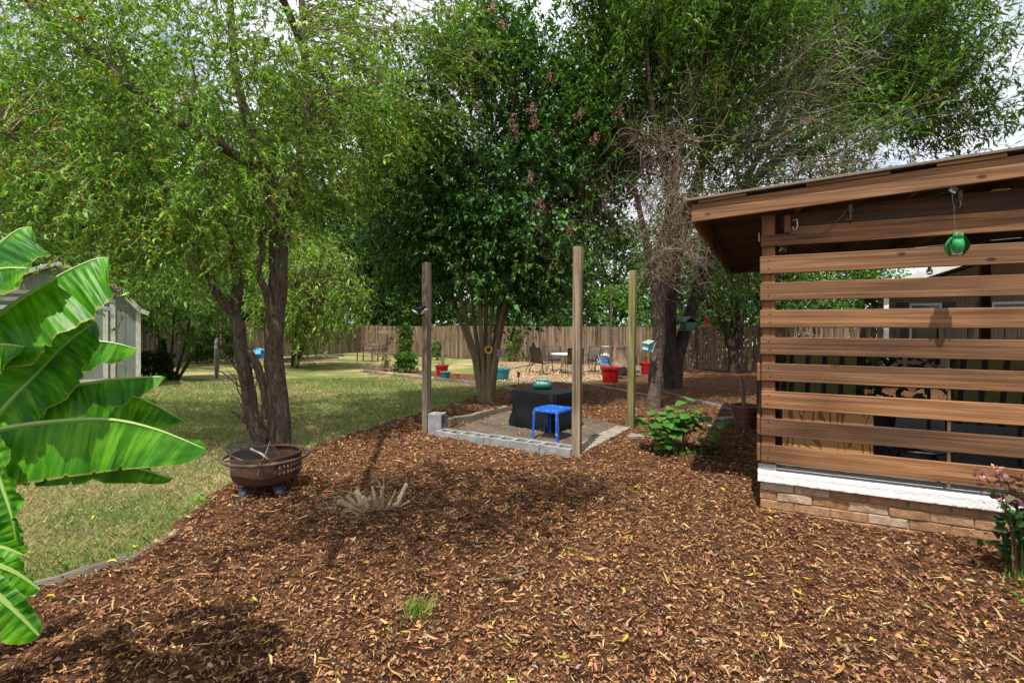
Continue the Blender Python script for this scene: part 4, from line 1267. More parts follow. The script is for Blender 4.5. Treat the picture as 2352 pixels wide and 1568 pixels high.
WIL = [(3, (0.145, 0.28, 0.028)), (3, (0.085, 0.19, 0.022)), (2, (0.22, 0.36, 0.05)), (1, (0.23, 0.33, 0.13)), (0.2, (0.42, 0.29, 0.02)), (0.06, (0.36, 0.15, 0.02))]
def near_willow():
    b = grd(636, 1018)
    limbs = [
        (px((640, 1030, 6.2), (641, 960, 6.2), (634, 880, 6.2), (628, 800, 6.2), (634, 700, 6.2), (640, 640, 6.2), (638, 580, 6.2)), [0.165, 0.13, 0.12, 0.115, 0.115, 0.11, 0.10]),
        (px((640, 600, 6.2), (658, 480, 6.25), (690, 380, 6.3), (706, 250, 6.4), (700, 120, 6.5), (690, -20, 6.6)), [0.10, 0.09, 0.078, 0.064, 0.05, 0.03]),
        (px((638, 600, 6.2), (632, 500, 6.1), (612, 400, 6.0), (560, 250, 6.0), (535, 110, 6.1), (528, -60, 6.2)), [0.10, 0.085, 0.068, 0.055, 0.045, 0.03]),
        (px((628, 720, 6.12), (612, 672, 6.06), (592, 622, 6.05), (604, 575, 6.05), (596, 545, 6.05), (612, 528, 6.05)), [0.06, 0.048, 0.042, 0.04, 0.036, 0.03]),
        (px((604, 1012, 6.1), (580, 965, 6.1), (572, 905, 6.1), (561, 845, 6.1), (552, 795, 6.1), (548, 750, 6.1), (532, 716, 6.1)), [0.11, 0.088, 0.082, 0.08, 0.077, 0.074, 0.07]),
        (px((536, 722, 6.1), (510, 690, 6.0), (494, 664, 5.95), (470, 610, 5.9), (430, 540, 5.8), (380, 440, 5.8), (300, 330, 5.6)), [0.065, 0.055, 0.05, 0.045, 0.04, 0.033, 0.02]),
        (px((534, 722, 6.1), (542, 690, 6.15), (547, 650, 6.15), (536, 600, 6.2), (520, 520, 6.2), (470, 400, 6.2), (440, 250, 6.2)), [0.075, 0.068, 0.06, 0.055, 0.05, 0.04, 0.03]),
        (px((552, 800, 6.1), (576, 815, 6.1), (594, 850, 6.12), (608, 900, 6.15), (614, 960, 6.18)), [0.05, 0.05, 0.05, 0.05, 0.055]),
        (px((590, 390, 6.0), (500, 330, 5.9), (400, 275, 5.8), (296, 196, 5.7), (200, 110, 5.6), (115, 45, 5.5), (0, -40, 5.4)), [0.06, 0.055, 0.05, 0.047, 0.043, 0.04, 0.03]),
        (px((450, 560, 5.85), (330, 520, 5.6), (210, 455, 5.5), (140, 395, 5.5), (90, 350, 5.5), (0, 300, 5.5)), [0.035, 0.032, 0.03, 0.028, 0.024, 0.018]),
        ([at(700, 120, 6.5), (-2.75, 4.6, 6.0), (-2.3, 2.6, 5.6), (-1.9, 0.9, 5.0)], [0.045, 0.04, 0.03, 0.02]),  # added limb above the view, carries the lobe that shades the mulch
        (px((586, 985, 6.08), (572, 940, 6.05), (566, 880, 6.0), (552, 820, 5.95), (544, 772, 5.95)), [0.04, 0.033, 0.03, 0.028, 0.02]),
        (px((574, 975, 6.05), (552, 958, 6.0), (530, 943, 5.95)), [0.03, 0.022, 0.012]),
        (px((562, 870, 6.0), (535, 838, 5.9), (512, 808, 5.85)), [0.014, 0.010, 0.006]),
        (px((566, 895, 5.95), (540, 880, 5.85), (515, 858, 5.8), (500, 850, 5.78)), [0.010, 0.008, 0.006, 0.003]),
        (px((570, 930, 5.95), (548, 900, 5.85), (540, 868, 5.8), (520, 850, 5.78)), [0.010, 0.008, 0.006, 0.003]),
        (px((574, 965, 5.95), (556, 935, 5.85), (545, 912, 5.8)), [0.009, 0.006, 0.003]),
        (px((560, 850, 5.95), (545, 822, 5.85), (548, 790, 5.8), (536, 770, 5.78)), [0.010, 0.008, 0.005, 0.003]),
        (px((612, 985, 6.0), (600, 955, 5.9), (606, 925, 5.85)), [0.012, 0.009, 0.005]),
        (px((590, 940, 6.0), (584, 905, 5.9), (590, 870, 5.85), (582, 840, 5.85)), [0.009, 0.007, 0.005, 0.003]),
    ]
    ells = [(at(560, 230, 6.2), (1.9, 1.5, 1.6), 0, 1.5), (at(230, 230, 5.6), (1.9, 1.4, 1.6), 0, 1.5), (at(380, 520, 5.6), (0.85, 0.8, 0.6), 0, 0.5), (at(470, 400, 5.6), (1.0, 0.9, 0.8), 0, 0.5),
            (at(740, 300, 6.5), (0.9, 1.1, 1.5), 0, 0.8), ((-1.5, 2.1, 4.9), (1.6, 0.9, 0.5), 0, 0.75), (at(560, 60, 7.4), (2.6, 0.8, 1.2), 0, 0.7), (at(100, 190, 6.8), (2.0, 0.8, 1.4), 0, 0.65), (at(900, 150, 8.2), (1.6, 0.9, 1.7), 0, 1.0), (at(60, 420, 5.4), (0.8, 0.8, 0.8), 0, 0.25)]  # lobe over the camera is unseen, added to cast shade on the mulch
    t, P = make_tree('corkscrew_willow', 'twisted corkscrew willow with two leaning trunks behind the fire pit', b, limbs, ells, 'bark_willow', WIL, CURL, 0.078,
              365, 19, 18, sig=0.17, tlen=(0.25, 0.75), droop=0.16, curl=0.22, twig_c=(0.23, 0.19, 0.11), twig_r=0.0035, bough_r=0.012, inner=0.3, sides=14, zmin=2.1, twig_show=0.5)
near_willow()

CRP = [(3, (0.035, 0.105, 0.018)), (3, (0.055, 0.145, 0.024)), (1.4, (0.09, 0.195, 0.034)), (1, (0.024, 0.065, 0.014))]
def crape():
    b = grd(1118, 926); d = b[1]
    limbs = []
    tops = [(1050, 640), (1075, 560), (1100, 500), (1125, 450), (1150, 470), (1172, 520), (1190, 580), (1235, 560), (1010, 600)]
    mids = [(1078, 770), (1090, 745), (1104, 740), (1116, 735), (1128, 735), (1142, 740), (1150, 735), (1158, 730), (1066, 760)]
    for i, (tp, md) in enumerate(zip(tops, mids)):
        bx = 1106 + 3.0 * i if i < 8 else 1108
        dd = d + (0.1 if i % 2 else -0.08)
        top2 = (tp[0] + (tp[0] - 1120) * 0.9, tp[1] - 230)
        limbs.append((px((bx, 932, dd), (bx + (md[0] - bx) * 0.25, 870, dd), ((bx + md[0]) / 2, 815, dd), (md[0], md[1], dd), ((md[0] + tp[0]) / 2, (md[1] + tp[1]) / 2, dd + (0.1 if i % 3 else -0.25)), (tp[0], tp[1], dd + (0.3 if i % 2 else -0.5)), (top2[0], top2[1], dd + (0.5 if i % 2 else -0.8))),
                      [0.066, 0.056, 0.048, 0.042, 0.036, 0.028, 0.015]))
    ells = [(at(1140, 330, d), (2.0, 1.6, 2.2), 0, 2.4), (at(980, 480, d), (1.1, 1.2, 1.5), 0, 0.9), (at(1300, 400, d), (1.1, 1.2, 1.5), 0, 0.9), (at(1130, 150, d), (1.0, 0.9, 0.8), 0, 0.45), (at(1150, 570, d - 0.6), (1.5, 0.9, 0.6), 0, 0.8), (at(1230, 670, d), (0.7, 0.6, 0.3), 0, 0.16), (at(990, 620, d), (0.7, 0.6, 0.4), 0, 0.2)]
    def flowers(cl):
        for (u, v) in [(1080, 150), (1040, 192), (1075, 200), (1220, 250), (1225, 280), (1180, 300), (1175, 275), (1130, 20), (1150, 60), (1420, 255), (1365, 320), (1215, 410), (1240, 470), (1310, 520), (1095, 250), (1260, 180), (1330, 262), (1075, 115)]:
            n = 110; c = at(u, v, d - 1.5)
            h = RNG.random(n)
            pos = c + RNG.normal(0, 1, (n, 3)) * (np.array([0.055, 0.055, 0.02]) * (1.2 - h[:, None])) + np.stack([h * 0.03, h * 0, h * 0.2 - 0.1], 1)
            cl.scatter(FAR, pos, unit(n), unit(n), RNG.uniform(0.02, 0.035, n), pick([(2, (0.42, 0.16, 0.22)), (1, (0.5, 0.27, 0.3)), (0.6, (0.25, 0.22, 0.06))], n))
    make_tree('crape_myrtle', 'dark leaved crape myrtle with pink blossoms and many pale stems', b, limbs, ells, 'bark_crape', CRP, OVAL, 0.082,
              330, 18, 17, sig=0.26, tlen=(0.3, 0.7), droop=0.05, curl=0.08, twig_c=(0.11, 0.075, 0.045), twig_r=0.004, bough_r=0.016, leafmat='leaf_dark', inner=0.25, extra=flowers, up=0.2, twig_show=0.35)
crape()

RGT = [(3, (0.065, 0.145, 0.02)), (2, (0.095, 0.19, 0.028)), (2, (0.045, 0.10, 0.017)), (0.2, (0.22, 0.22, 0.03))]
def right_trees():
    b1 = grd(1500, 945); d = b1[1]
    limbs = [(px((1500, 952, d), (1503, 905, d), (1507, 841, d), (1514, 771, d), (1512, 709, d), (1522, 600, d), (1545, 450, d + 0.1), (1566, 300, d + 0.3), (1600, 150, d + 0.5), (1620, -10, d + 0.8)), [0.135, 0.118, 0.115, 0.11, 0.112, 0.10, 0.09, 0.075, 0.06, 0.035]),
             (px((1516, 720, d), (1485, 560, d + 0.2), (1450, 400, d + 0.4), (1400, 220, d + 0.6), (1350, 60, d + 0.8)), [0.07, 0.055, 0.045, 0.035, 0.02]),
             (px((1545, 470, d), (1510, 330, d), (1490, 180, d), (1480, 0, d)), [0.06, 0.045, 0.035, 0.02])]
    ells = [(at(1480, 150, 9.2), (1.5, 1.3, 1.7), 0, 1.0), (at(1660, 100, 9.6), (1.5, 1.4, 1.6), 0, 1.0), (at(1390, 330, 9.6), (0.9, 1.0, 1.2), 0, 0.55), (at(1590, 330, 9.2), (1.0, 1.0, 1.3), 0, 0.3)]
    make_tree('vine_draped_tree', 'tall slim grey trunk hung with dry vines beside the blue birdhouse', b1, limbs, ells, 'bark_gray', RGT, NARROW, 0.115,
              190, 22, 19, sig=0.28, tlen=(0.5, 1.2), droop=-0.03, curl=0.07, twig_c=(0.10, 0.08, 0.06), twig_r=0.004, bough_r=0.018, outdir=at(1520, 480, 9.0), inner=0.2, spread=0.7, up=0.7, zmin=3.0, twig_show=0.5)
    b2 = grd(1547, 894); d = b2[1]
    limbs = [(px((1547, 900, d), (1542, 850, d), (1538, 789, d), (1541, 701, d), (1560, 560, d), (1600, 420, d), (1640, 250, d), (1660, 60, d)), [0.24, 0.20, 0.17, 0.15, 0.14, 0.12, 0.09, 0.05]),
             (px((1550, 890, d), (1556, 830, d), (1570, 771, d), (1584, 725, d), (1610, 640, d), (1660, 520, d - 0.2), (1730, 420, d - 0.4), (1830, 330, d - 0.6), (1960, 250, d - 0.8), (2120, 170, d - 1)), [0.19, 0.16, 0.15, 0.145, 0.13, 0.11, 0.09, 0.075, 0.05, 0.03]),
             (px((1640, 560, d), (1720, 400, d), (1800, 260, d), (1900, 120, d), (1980, -20, d)), [0.09, 0.08, 0.065, 0.05, 0.03])]
    ells = [(at(1760, 120, 11.8), (1.9, 1.6, 1.9), 0, 1.0), (at(1950, 110, 11.3), (1.7, 1.6, 1.7), 0, 1.1), (at(2130, 170, 10.6), (1.1, 1.2, 1.1), 0, 0.6), (at(2110, 280, 10.6), (1.6, 1.4, 0.6), 0, 0.55), (at(1800, 380, 10.6), (1.6, 1.2, 0.9), 0, 0.7), (at(1690, 560, 12.5), (1.2, 1.0, 0.9), 0, 0.35)]
    make_tree('leaning_tree', 'dark forked tree with long boughs sweeping over the porch roof', b2, limbs, ells, 'bark_dark', RGT, NARROW, 0.13,
              190, 22, 17, sig=0.3, tlen=(0.6, 1.4), droop=-0.01, curl=0.06, twig_c=(0.13, 0.105, 0.08), twig_r=0.005, bough_r=0.02, outdir=at(1650, 520, 12), inner=0.2, spread=0.7, up=0.35, zmin=2.6, twig_show=0.4)
    b3 = grd(1687, 859); d = b3[1]
    limbs = [(px((1687, 864, d), (1685, 830, d), (1683, 806, d), (1672, 775, d), (1662, 745, d), (1657, 705, d), (1640, 620, d), (1610, 520, d)), [0.24, 0.20, 0.19, 0.15, 0.14, 0.12, 0.1, 0.05]),
             (px((1685, 812, d), (1696, 771, d), (1702, 727, d), (1720, 650, d), (1760, 560, d)), [0.16, 0.14, 0.13, 0.1, 0.05]),
             (px((1684, 800, d), (1682, 760, d), (1690, 700, d), (1695, 600, d)), [0.1, 0.09, 0.08, 0.04])]
    ells = [(at(1640, 640, d), (1.7, 1.4, 0.9), 0, 1), (at(1730, 620, d), (1.5, 1.4, 1.0), 0, 1), (at(1680, 520, d), (2.2, 1.6, 1.5), 0, 1.3)]
    make_tree('forked_tree', 'dark three stemmed tree near the gapped end of the back fence', b3, limbs, ells, 'bark_dark', [(2, (0.03, 0.07, 0.015)), (2, (0.045, 0.09, 0.02))], OVAL, 0.13,
              90, 14, 11, sig=0.4, tlen=(0.4, 0.9), leafmat='leaf_dark', inner=0.2, zmin=2.0, twig_show=0.3)
right_trees()

def dry_vines():
    b = grd(1500, 945)
    t = thing('dry_vine', 'pale tangled dead vine stems hanging down the grey trunk', 'vine', b + np.array([0, 0, 2.0]), 0)
    cl = Cloud()
    def strands(c0, c1, n, sig, ln, d0, droop, curl, r=0.0055, K=14, pal=((0.21, 0.155, 0.11), (0.13, 0.09, 0.063), (0.29, 0.225, 0.165))):
        s = RNG.random(n)[:, None]
        org = np.array(c0) * (1 - s) + np.array(c1) * s + RNG.normal(0, 1, (n, 3)) * np.array(sig)
        P = grow(org, np.array(d0) + unit(n) * 0.8, RNG.uniform(*ln, n), K, droop, curl)
        cl.tubes(P, np.full((n, 1), r) * RNG.uniform(0.6, 1.3, (n, 1)) * np.linspace(1, 0.55, K)[None], pick([(1, c) for c in pal], n, 0.2), 3)
    strands(at(1590, 150, 8.5), at(1545, 420, 8.3), 210, (0.14, 0.12, 0.25), (0.5, 1.3), (-0.1, 0, -0.7), 0.06, 0.2, 0.0042)
    strands(at(1540, 400, 8.2), at(1518, 640, 8.2), 420, (0.13, 0.12, 0.15), (0.25, 0.9), (0.0, 0, -0.5), 0.09, 0.3, 0.0042)
    strands(at(1560, 520, 8.2), at(1590, 610, 8.2), 120, (0.12, 0.12, 0.15), (0.3, 0.9), (0.3, 0, -0.6), 0.12, 0.28, 0.0038)
    strands(at(1600, 420, 8.25), at(1640, 520, 8.25), 90, (0.12, 0.12, 0.2), (0.4, 1.0), (0.2, 0, -0.7), 0.1, 0.25, 0.0036)
    strands(at(1440, 300, 8.4), at(1530, 330, 8.3), 150, (0.15, 0.12, 0.1), (0.4, 1.0), (-0.5, 0, 0.0), 0.06, 0.3, 0.0042)
    strands(at(1480, 330, 8.4), at(1500, 560, 8.3), 110, (0.12, 0.12, 0.2), (0.5, 1.2), (-0.3, 0, -0.8), 0.05, 0.2, 0.0036)
    strands(at(1340, 400, 8.6), at(1400, 420, 8.6), 100, (0.14, 0.12, 0.25), (0.4, 1.1), (0, 0, -0.8), 0.12, 0.2, 0.004)
    strands(at(1230, 440, 8.6), at(1330, 600, 8.6), 110, (0.2, 0.15, 0.3), (0.4, 1.2), (0, 0, -0.7), 0.08, 0.22, 0.0035)
    cl.build('vine_stems', M['twig'], t)
    t = thing('dry_branches', 'spray of bare grey twigs sweeping up to the right above the porch', 'branches', at(1640, 330, 9.3), 0)
    cl = Cloud()
    strands(at(1600, 380, 9.2), at(1740, 310, 9.2), 260, (0.35, 0.3, 0.4), (0.8, 2.2), (1.0, -0.1, 0.55), -0.005, 0.12, 0.0034, 14)
    strands(at(1690, 270, 9.3), at(1860, 190, 9.3), 190, (0.4, 0.3, 0.4), (0.8, 2.0), (1.0, -0.1, 0.5), 0.0, 0.12, 0.0034, 14)
    strands(at(1700, 420, 9.2), at(1940, 380, 9.2), 130, (0.3, 0.3, 0.2), (0.8, 2.0), (1.0, 0, 0.25), 0.01, 0.12, 0.0034, 14)
    strands(at(1760, 130, 9.4), at(1900, 90, 9.4), 70, (0.3, 0.3, 0.2), (0.5, 1.3), (0.6, 0, 0.1), 0.02, 0.28, 0.0055, 14, ((0.38, 0.34, 0.3), (0.3, 0.26, 0.22)))
    cl.build('bare_twigs', M['twig'], t)
    t.location = t.location
dry_vines()

def small_tree(name, label, u, v, cu, cv, r, pal, tpls, size, ncl, lv, stems=3, bark='bark_dark', droop=0.1, dd=0, leafmat='leaf', sr=0.06):
    b = grd(u, v); d = b[1]
    c = at(cu, cv, d + dd)
    limbs = []
    for k in range(stems):
        o = (k - (stems - 1) / 2)
        p1 = b + np.array([o * 0.12, 0, 0]); p3 = c + np.array([o * r[0] * 0.45, RNG.normal(0, 0.2), -0.1])
        p2 = p1 * 0.55 + p3 * 0.45 + np.array([o * 0.05, 0, 0])
        limbs.append(([b + np.array([o * 0.05, 0, -0.05]), p1 * 0.85 + p3 * 0.15, p2, p3], [sr, sr * 0.8, sr * 0.6, sr * 0.25]))
    make_tree(name, label, b, limbs, [(c, r, 0, 1)], bark, pal, tpls, size, ncl, 12, lv, sig=min(r) * 0.22, tlen=(min(r) * 0.25, min(r) * 0.7), droop=droop, inner=0.15, leafmat=leafmat, bough_r=sr * 0.3, sides=7, twig_r=0.006, twig_show=0.4)
YG = [(3, (0.17, 0.27, 0.04)), (2, (0.12, 0.21, 0.03)), (1, (0.22, 0.32, 0.06))]
DG = [(3, (0.045, 0.10, 0.02)), (2, (0.065, 0.135, 0.024)), (1, (0.03, 0.07, 0.014))]
MG = [(3, (0.075, 0.165, 0.022)), (2, (0.11, 0.21, 0.03)), (1, (0.05, 0.12, 0.018))]
small_tree('young_tree', 'small multi stemmed tree on the lawn between shed and willow', 398, 872, 425, 690, (1.35, 1.1, 0.95), MG, NARROW, 0.13, 60, 12, 4, droop=0.15)
small_tree('young_willow', 'young light green weeping willow in front of the fence', 676, 846, 705, 665, (2.1, 1.7, 2.1), YG, NARROW, 0.17, 110, 13, 2, droop=0.25, sr=0.13)

# arborvitae and shrubs along the fence
def bush(name, label, u, v, r, h, pal, size, n, tpls=FAR, cat='shrub', d=None, leafmat='leaf', cone=0.4, base=None):
    b = grd(u, v) if base is None else np.array(base)
    t = thing(name, label, cat, b, 0)
    mb = MB()
    for k in range(4):
        a = k * 1.6
        mb.tube([(0.03 * math.cos(a), 0.03 * math.sin(a), 0), (r * 0.3 * math.cos(a), r * 0.3 * math.sin(a), h * 0.55)], [0.02, 0.008], 5)
    mb.build('stem', M['bark_dark'], t)
    cl = Cloud()
    q = RNG.random(n) ** 0.8
    rr = r * (1 - cone * q) * np.sqrt(RNG.random(n)) * (1 + 0.25 * np.sin(q * 17 + RNG.random(n)))
    a = RNG.uniform(0, 2 * PI, n)
    pos = b + np.stack([rr * np.cos(a), rr * np.sin(a), 0.04 + q * h], 1)
    d = np.stack([np.cos(a), np.sin(a), np.full(n, 0.6)], 1) + unit(n) * 0.9
    cl.scatter(tpls, pos, d, unit(n) + [0, 0, 0.8], RNG.lognormal(math.log(size), 0.25, n), pick(pal, n))
    cl.build('foliage', M[leafmat], t)
bush('arborvitae', 'narrow upright evergreen at the fence between shed and hanging wheel', 452, 834, 0.32, 1.5, DG, 0.12, 1300)
bush('arborvitae', 'bright green columnar evergreen left of the willow trunks by the fence', 486, 832, 0.34, 1.55, MG, 0.12, 1300)
bush('arborvitae', 'columnar evergreen half hidden behind the left willow trunk', 532, 834, 0.4, 1.6, MG, 0.12, 1400)
bush('shrub', 'dark low shrub against the shed corner', 348, 872, 0.55, 0.75, [(1, (0.025, 0.05, 0.016)), (1, (0.035, 0.065, 0.02))], 0.1, 1800, cone=0.2)
bush('shrub', 'small pointed dark conifer behind the low shrub at the shed', 372, 864, 0.28, 1.15, [(1, (0.02, 0.045, 0.016))], 0.09, 900, cone=0.9)
bush('shrub', 'round feathery bright green bush in the log edged bed', 932, 856, 0.42, 0.68, MG, 0.09, 1700, cone=0.2)
bush('fence_creeper', 'dense green creeper growing up the middle of the back fence', 930, 822, 0.42, 1.9, MG, 0.15, 1300, cone=0.35, cat='vine')
bush('shrub', 'small green bush at the fence behind the red pot', 1004, 826, 0.4, 0.9, MG, 0.13, 500)
bush('fence_creeper', 'ivy clump climbing the fence right of the crape myrtle', 1188, 830, 0.6, 1.6, MG, 0.14, 900, cone=0.5, cat='vine')

# ---------------------------------------------------------------- trees beyond the fence
def back_tree(label, u, d, zc, r, pal, n, size=0.24, name='tree_beyond_fence'):
    x = (u - 1176) * d / FPX
    z0 = float(gz(x, d))
    t = thing(name, label, 'tree', (x, d, z0), 0, 'trees beyond the fence')
    c = np.array([x, d, zc])
    limbs = [([(x, d, z0), (x + 0.1, d, zc * 0.5), (x, d, zc + r[2] * 0.4)], [0.28, 0.2, 0.06])]
    for k in range(5):
        a = k * 1.26 + u
        limbs.append(([(x + 0.1, d, zc * 0.5), (x + r[0] * 0.35 * math.cos(a), d + r[1] * 0.35 * math.sin(a), zc - 0.1), (x + r[0] * 0.7 * math.cos(a), d + r[1] * 0.7 * math.sin(a), zc + r[2] * 0.4)], [0.13, 0.09, 0.03]))
    limbs_mesh(limbs, 6).build('trunk', M['bark_dark'], t, world=True, smooth=True)
    ncl = max(30, n // 55)
    cen = ell_points([(c, r, 0, 1)], ncl, 0.45)
    sg = min(r) * 0.16
    pos = np.repeat(cen, 55, 0) + RNG.normal(0, 1, (ncl * 55, 3)) * sg * np.array([1, 1, 0.8])
    m = len(pos)
    cl = Cloud()
    cl.scatter(FAR, pos, unit(m) + [0, 0, -0.25], unit(m) + [0, 0, 1.0], RNG.lognormal(math.log(size), 0.25, m), pick(pal, m) * np.repeat(RNG.uniform(0.75, 1.3, (ncl, 1)), 55, 0))
    cl.build('crown', M['leaf'], t)
back_tree('large broad tree behind the shed roof', 150, 19, 5.2, (5.0, 2.6, 4.0), MG, 16000, 0.2)
back_tree('tall green tree rising behind the left end of the fence', -60, 23, 8.2, (6.5, 3.0, 6.2), DG, 15000, 0.32)
back_tree('mid green tree behind the fence between shed and willow trunks', 440, 27, 4.6, (4.2, 2.6, 3.8), MG, 15000, 0.22)
back_tree('tall tree filling the sky above the shed', 330, 33, 11.5, (8.5, 3.2, 7.5), MG, 17000, 0.38)
back_tree('bright green tree behind the fence by the willow trunks', 600, 33, 5.2, (4.8, 2.8, 4.2), MG, 15000, 0.25)
back_tree('high crown showing above the willow fork', 740, 38, 13.5, (7.5, 3.2, 7.0), DG, 15000, 0.42)
back_tree('dark tree behind the young willow', 780, 36, 6.0, (5.0, 3.0, 5.4), DG, 16000, 0.28)
back_tree('large tree behind the bench, leaves coloured very dark for its under-canopy shade', 900, 35, 4.6, (4.0, 2.6, 4.4), [(1, (0.018, 0.045, 0.010)), (1, (0.028, 0.062, 0.014))], 15000, 0.26)  # shadow under the canopy is put into these leaf colours
back_tree('loose tree overhanging the fence above the plant stand', 965, 30.5, 4.0, (2.4, 1.2, 2.4), MG, 5000, 0.2)
back_tree('tall dark tree behind the crape myrtle', 1090, 36, 8.0, (5.2, 3.0, 7.0), DG, 17000, 0.28)
back_tree('dark tree behind the patio fence', 1240, 33, 4.4, (3.4, 2.2, 4.2), DG, 11000, 0.25)
back_tree('low pale bushes of a tree behind the patio posts', 1400, 36, 1.9, (4.6, 1.6, 2.6), MG, 9000, 0.24)
back_tree('airy tree seen through the gap beside the grey trunk', 1410, 40, 6.2, (3.4, 2.0, 4.6), DG, 8500, 0.3)
back_tree('broad tree behind the gapped fence', 1600, 31, 5.0, (3.8, 2.2, 4.4), DG, 12000, 0.25)
back_tree('light green tree seen between the porch slats', 1900, 27, 3.6, (4.6, 2.0, 2.2), MG, 11000, 0.2)
back_tree('tree crown beside the neighbouring roof', 1770, 30, 5.6, (3.6, 2.0, 3.9), MG, 9000, 0.25)

def undergrowth():
    cl = Cloud()
    for (p0, p1, n, gap) in ((np.array(KX), np.array([13.0, 17.6]), 12500, True), (np.array([-19.0, 16.0]), np.array(KX), 7000, False)):
        d = p1 - p0; L = np.hypot(*d); d = d / L; nrm = np.array([-d[1], d[0]])
        q = RNG.random(n) * L; off = RNG.uniform(0.8, 3.2, n)
        x = p0[0] + d[0] * q + nrm[0] * off; y = p0[1] + d[1] * q + nrm[1] * off
        u = 1176 + FPX * x / y
        hmax = 2.9 + 0.9 * wob(x, y, 0.5, 51)
        if gap: hmax = np.where((u > 1310) & (u < 1500), 1.9 + 0.25 * wob(x, y, 0.9, 52), hmax)
        z = gz(x, y) + hmax * RNG.random(n) ** 0.6
        cl.scatter(FAR, np.stack([x, y, z], 1), unit(n) + [0, 0, -0.2], unit(n) + [0, 0, 1.0], RNG.lognormal(math.log(0.26), 0.25, n), pick(DG, n) * RNG.uniform(0.8, 1.25, (n, 1)))
    tag(cl.build('undergrowth', M['leaf']), 'dense undergrowth showing above the fence top', 'undergrowth', kind='stuff')
undergrowth()

def far_roof(label, u, v, d, w, h, col, wall):
    c = at(u, v, d)
    z0 = float(gz(c[0], d))
    t = thing('neighbouring_house', label, 'house', (c[0], d, z0), math.radians(-20))
    H = c[2] - z0 - h
    MB().box((0, 3, H / 2), (w, 6, H)).build('wall', wall, t)
    MB().prism([(-w / 2, 0), (w / 2, 0), (0, h)], 5.8, (0, 0.1, H + 0.001), M=[[1, 0, 0], [0, 0, 1], [0, 1, 0]]).build('gable', wall, t)
    for s in (-1, 1):
        V = [(s * (w / 2 + 0.4), -0.4, H - 0.4 * h / (w / 2) + 0.02), (0, -0.4, H + h + 0.02), (0, 6.4, H + h + 0.02), (s * (w / 2 + 0.4), 6.4, H - 0.4 * h / (w / 2) + 0.02)]
        V += [(x, y, z + 0.15) for x, y, z in V]
        r = MB().add(V, [(0, 1, 2, 3), (4, 7, 6, 5), (0, 4, 5, 1), (1, 5, 6, 2), (2, 6, 7, 3), (3, 7, 4, 0)]).build('roof', col, t)
        MB().span((s * (w / 2 + 0.4), -0.44, V[0][2] + 0.06), (0, -0.44, H + h + 0.08), 0.04, 0.22).build('fascia', M['white_paint'], r)
    MB().box((0, -0.03, H * 0.55), (1.0, 0.06, 1.2)).build('window', M['window_glass'], t)
far_roof('neighbour house with pale gable peeking over the gapped fence', 1668, 722, 42, 6.5, 1.3, mat_plain('grey_roof', (0.33, 0.36, 0.42), 0.8), M['white_paint'])
far_roof('distant house with brown roof glimpsed between the willow trunks', 575, 660, 48, 9, 2.0, mat_plain('brown_roof', (0.26, 0.18, 0.16), 0.9), M['white_paint'])
# ---------------------------------------------------------------- posts, blocks, timbers
def solo(mb, name, label, cat, mat, loc, rz=0.0, group=None, bevel=0.0, smooth=False, rot=None):
    o = mb.build(name, mat, None, bevel=bevel, smooth=smooth)
    o.location = [float(c) for c in loc]
    o.rotation_euler = rot if rot else (0, 0, rz)
    return tag(o, label, cat, group)
PA_, PB_, PC_ = grd(980, 1000), grd(1324, 1056), grd(1449, 988)
SQ = math.atan2(PB_[1] - PA_[1], PB_[0] - PA_[0])
def post(b, vtop, mat, label, rz, lean=(0, 0)):
    ztop = CAM_H - (vtop - 744.8) * b[1] / FPX
    h = ztop - b[2] + 0.1
    mb = MB(); n = 7; P = np.zeros((n, 4, 3))
    r = np.random.default_rng(int(abs(b[0]) * 1000))
    V, F = [], []
    for i, q in enumerate(np.linspace(0, 1, n)):
        for (sx, sy) in ((-1, -1), (1, -1), (1, 1), (-1, 1)):
            V.append((sx * 0.046 + r.normal(0, 0.0012) + lean[0] * q, sy * 0.046 + r.normal(0, 0.0012) + lean[1] * q, -0.1 + q * h))
    for i in range(n - 1):
        for j in range(4):
            a, c = i * 4 + j, i * 4 + (j + 1) % 4
            F.append((a, c, c + 4, a + 4))
    F += [(3, 2, 1, 0), tuple((n - 1) * 4 + j for j in range(4))]
    mb.add(V, F)
    return solo(mb, 'wooden_post', label, 'post', mat, b, rz, bevel=0.005)
post(PA_, 603, M['old_post'], 'weathered post with a black lamp, beside the upright concrete block', SQ)
post(PB_, 568, M['old_post'], 'nearest and tallest weathered post at the end of the block row', SQ + 0.15, (0.02, 0))
post(PC_, 622, M['mossy_post'], 'greenish mossy post near the hydrangea', SQ, (0.03, 0))

def cinder(name='concrete_block'):
    mb = MB()
    for y in (-0.08, 0.08): mb.box((0, y, 0.095), (0.39, 0.032, 0.19))
    for x in (-0.179, 0.0, 0.179): mb.box((x, 0, 0.095), (0.032, 0.127, 0.19))
    return mb
d = PB_ - PA_; ln = np.hypot(d[0], d[1]); d = d / ln
words = ['first', 'second', 'third', 'fourth', 'fifth']
s0 = 0.27
cb = None
for i in range(5):
    s = s0 + 0.197 + i * 0.395
    if s > ln - 0.2: break
    p = PA_ + d * s
    o = solo(cinder(), 'concrete_block', 'hollow concrete block lying flat, %s of its row counted from the lamp post' % words[i], 'concrete block', M['concrete'],
             (p[0] - 0.02, p[1] + 0.0, float(gz(p[0], p[1])) - 0.078 + 0.006 * i), SQ + random.uniform(-0.025, 0.025), 'concrete blocks edging the dirt patch', bevel=0.004)
p = grd(1004, 1001)
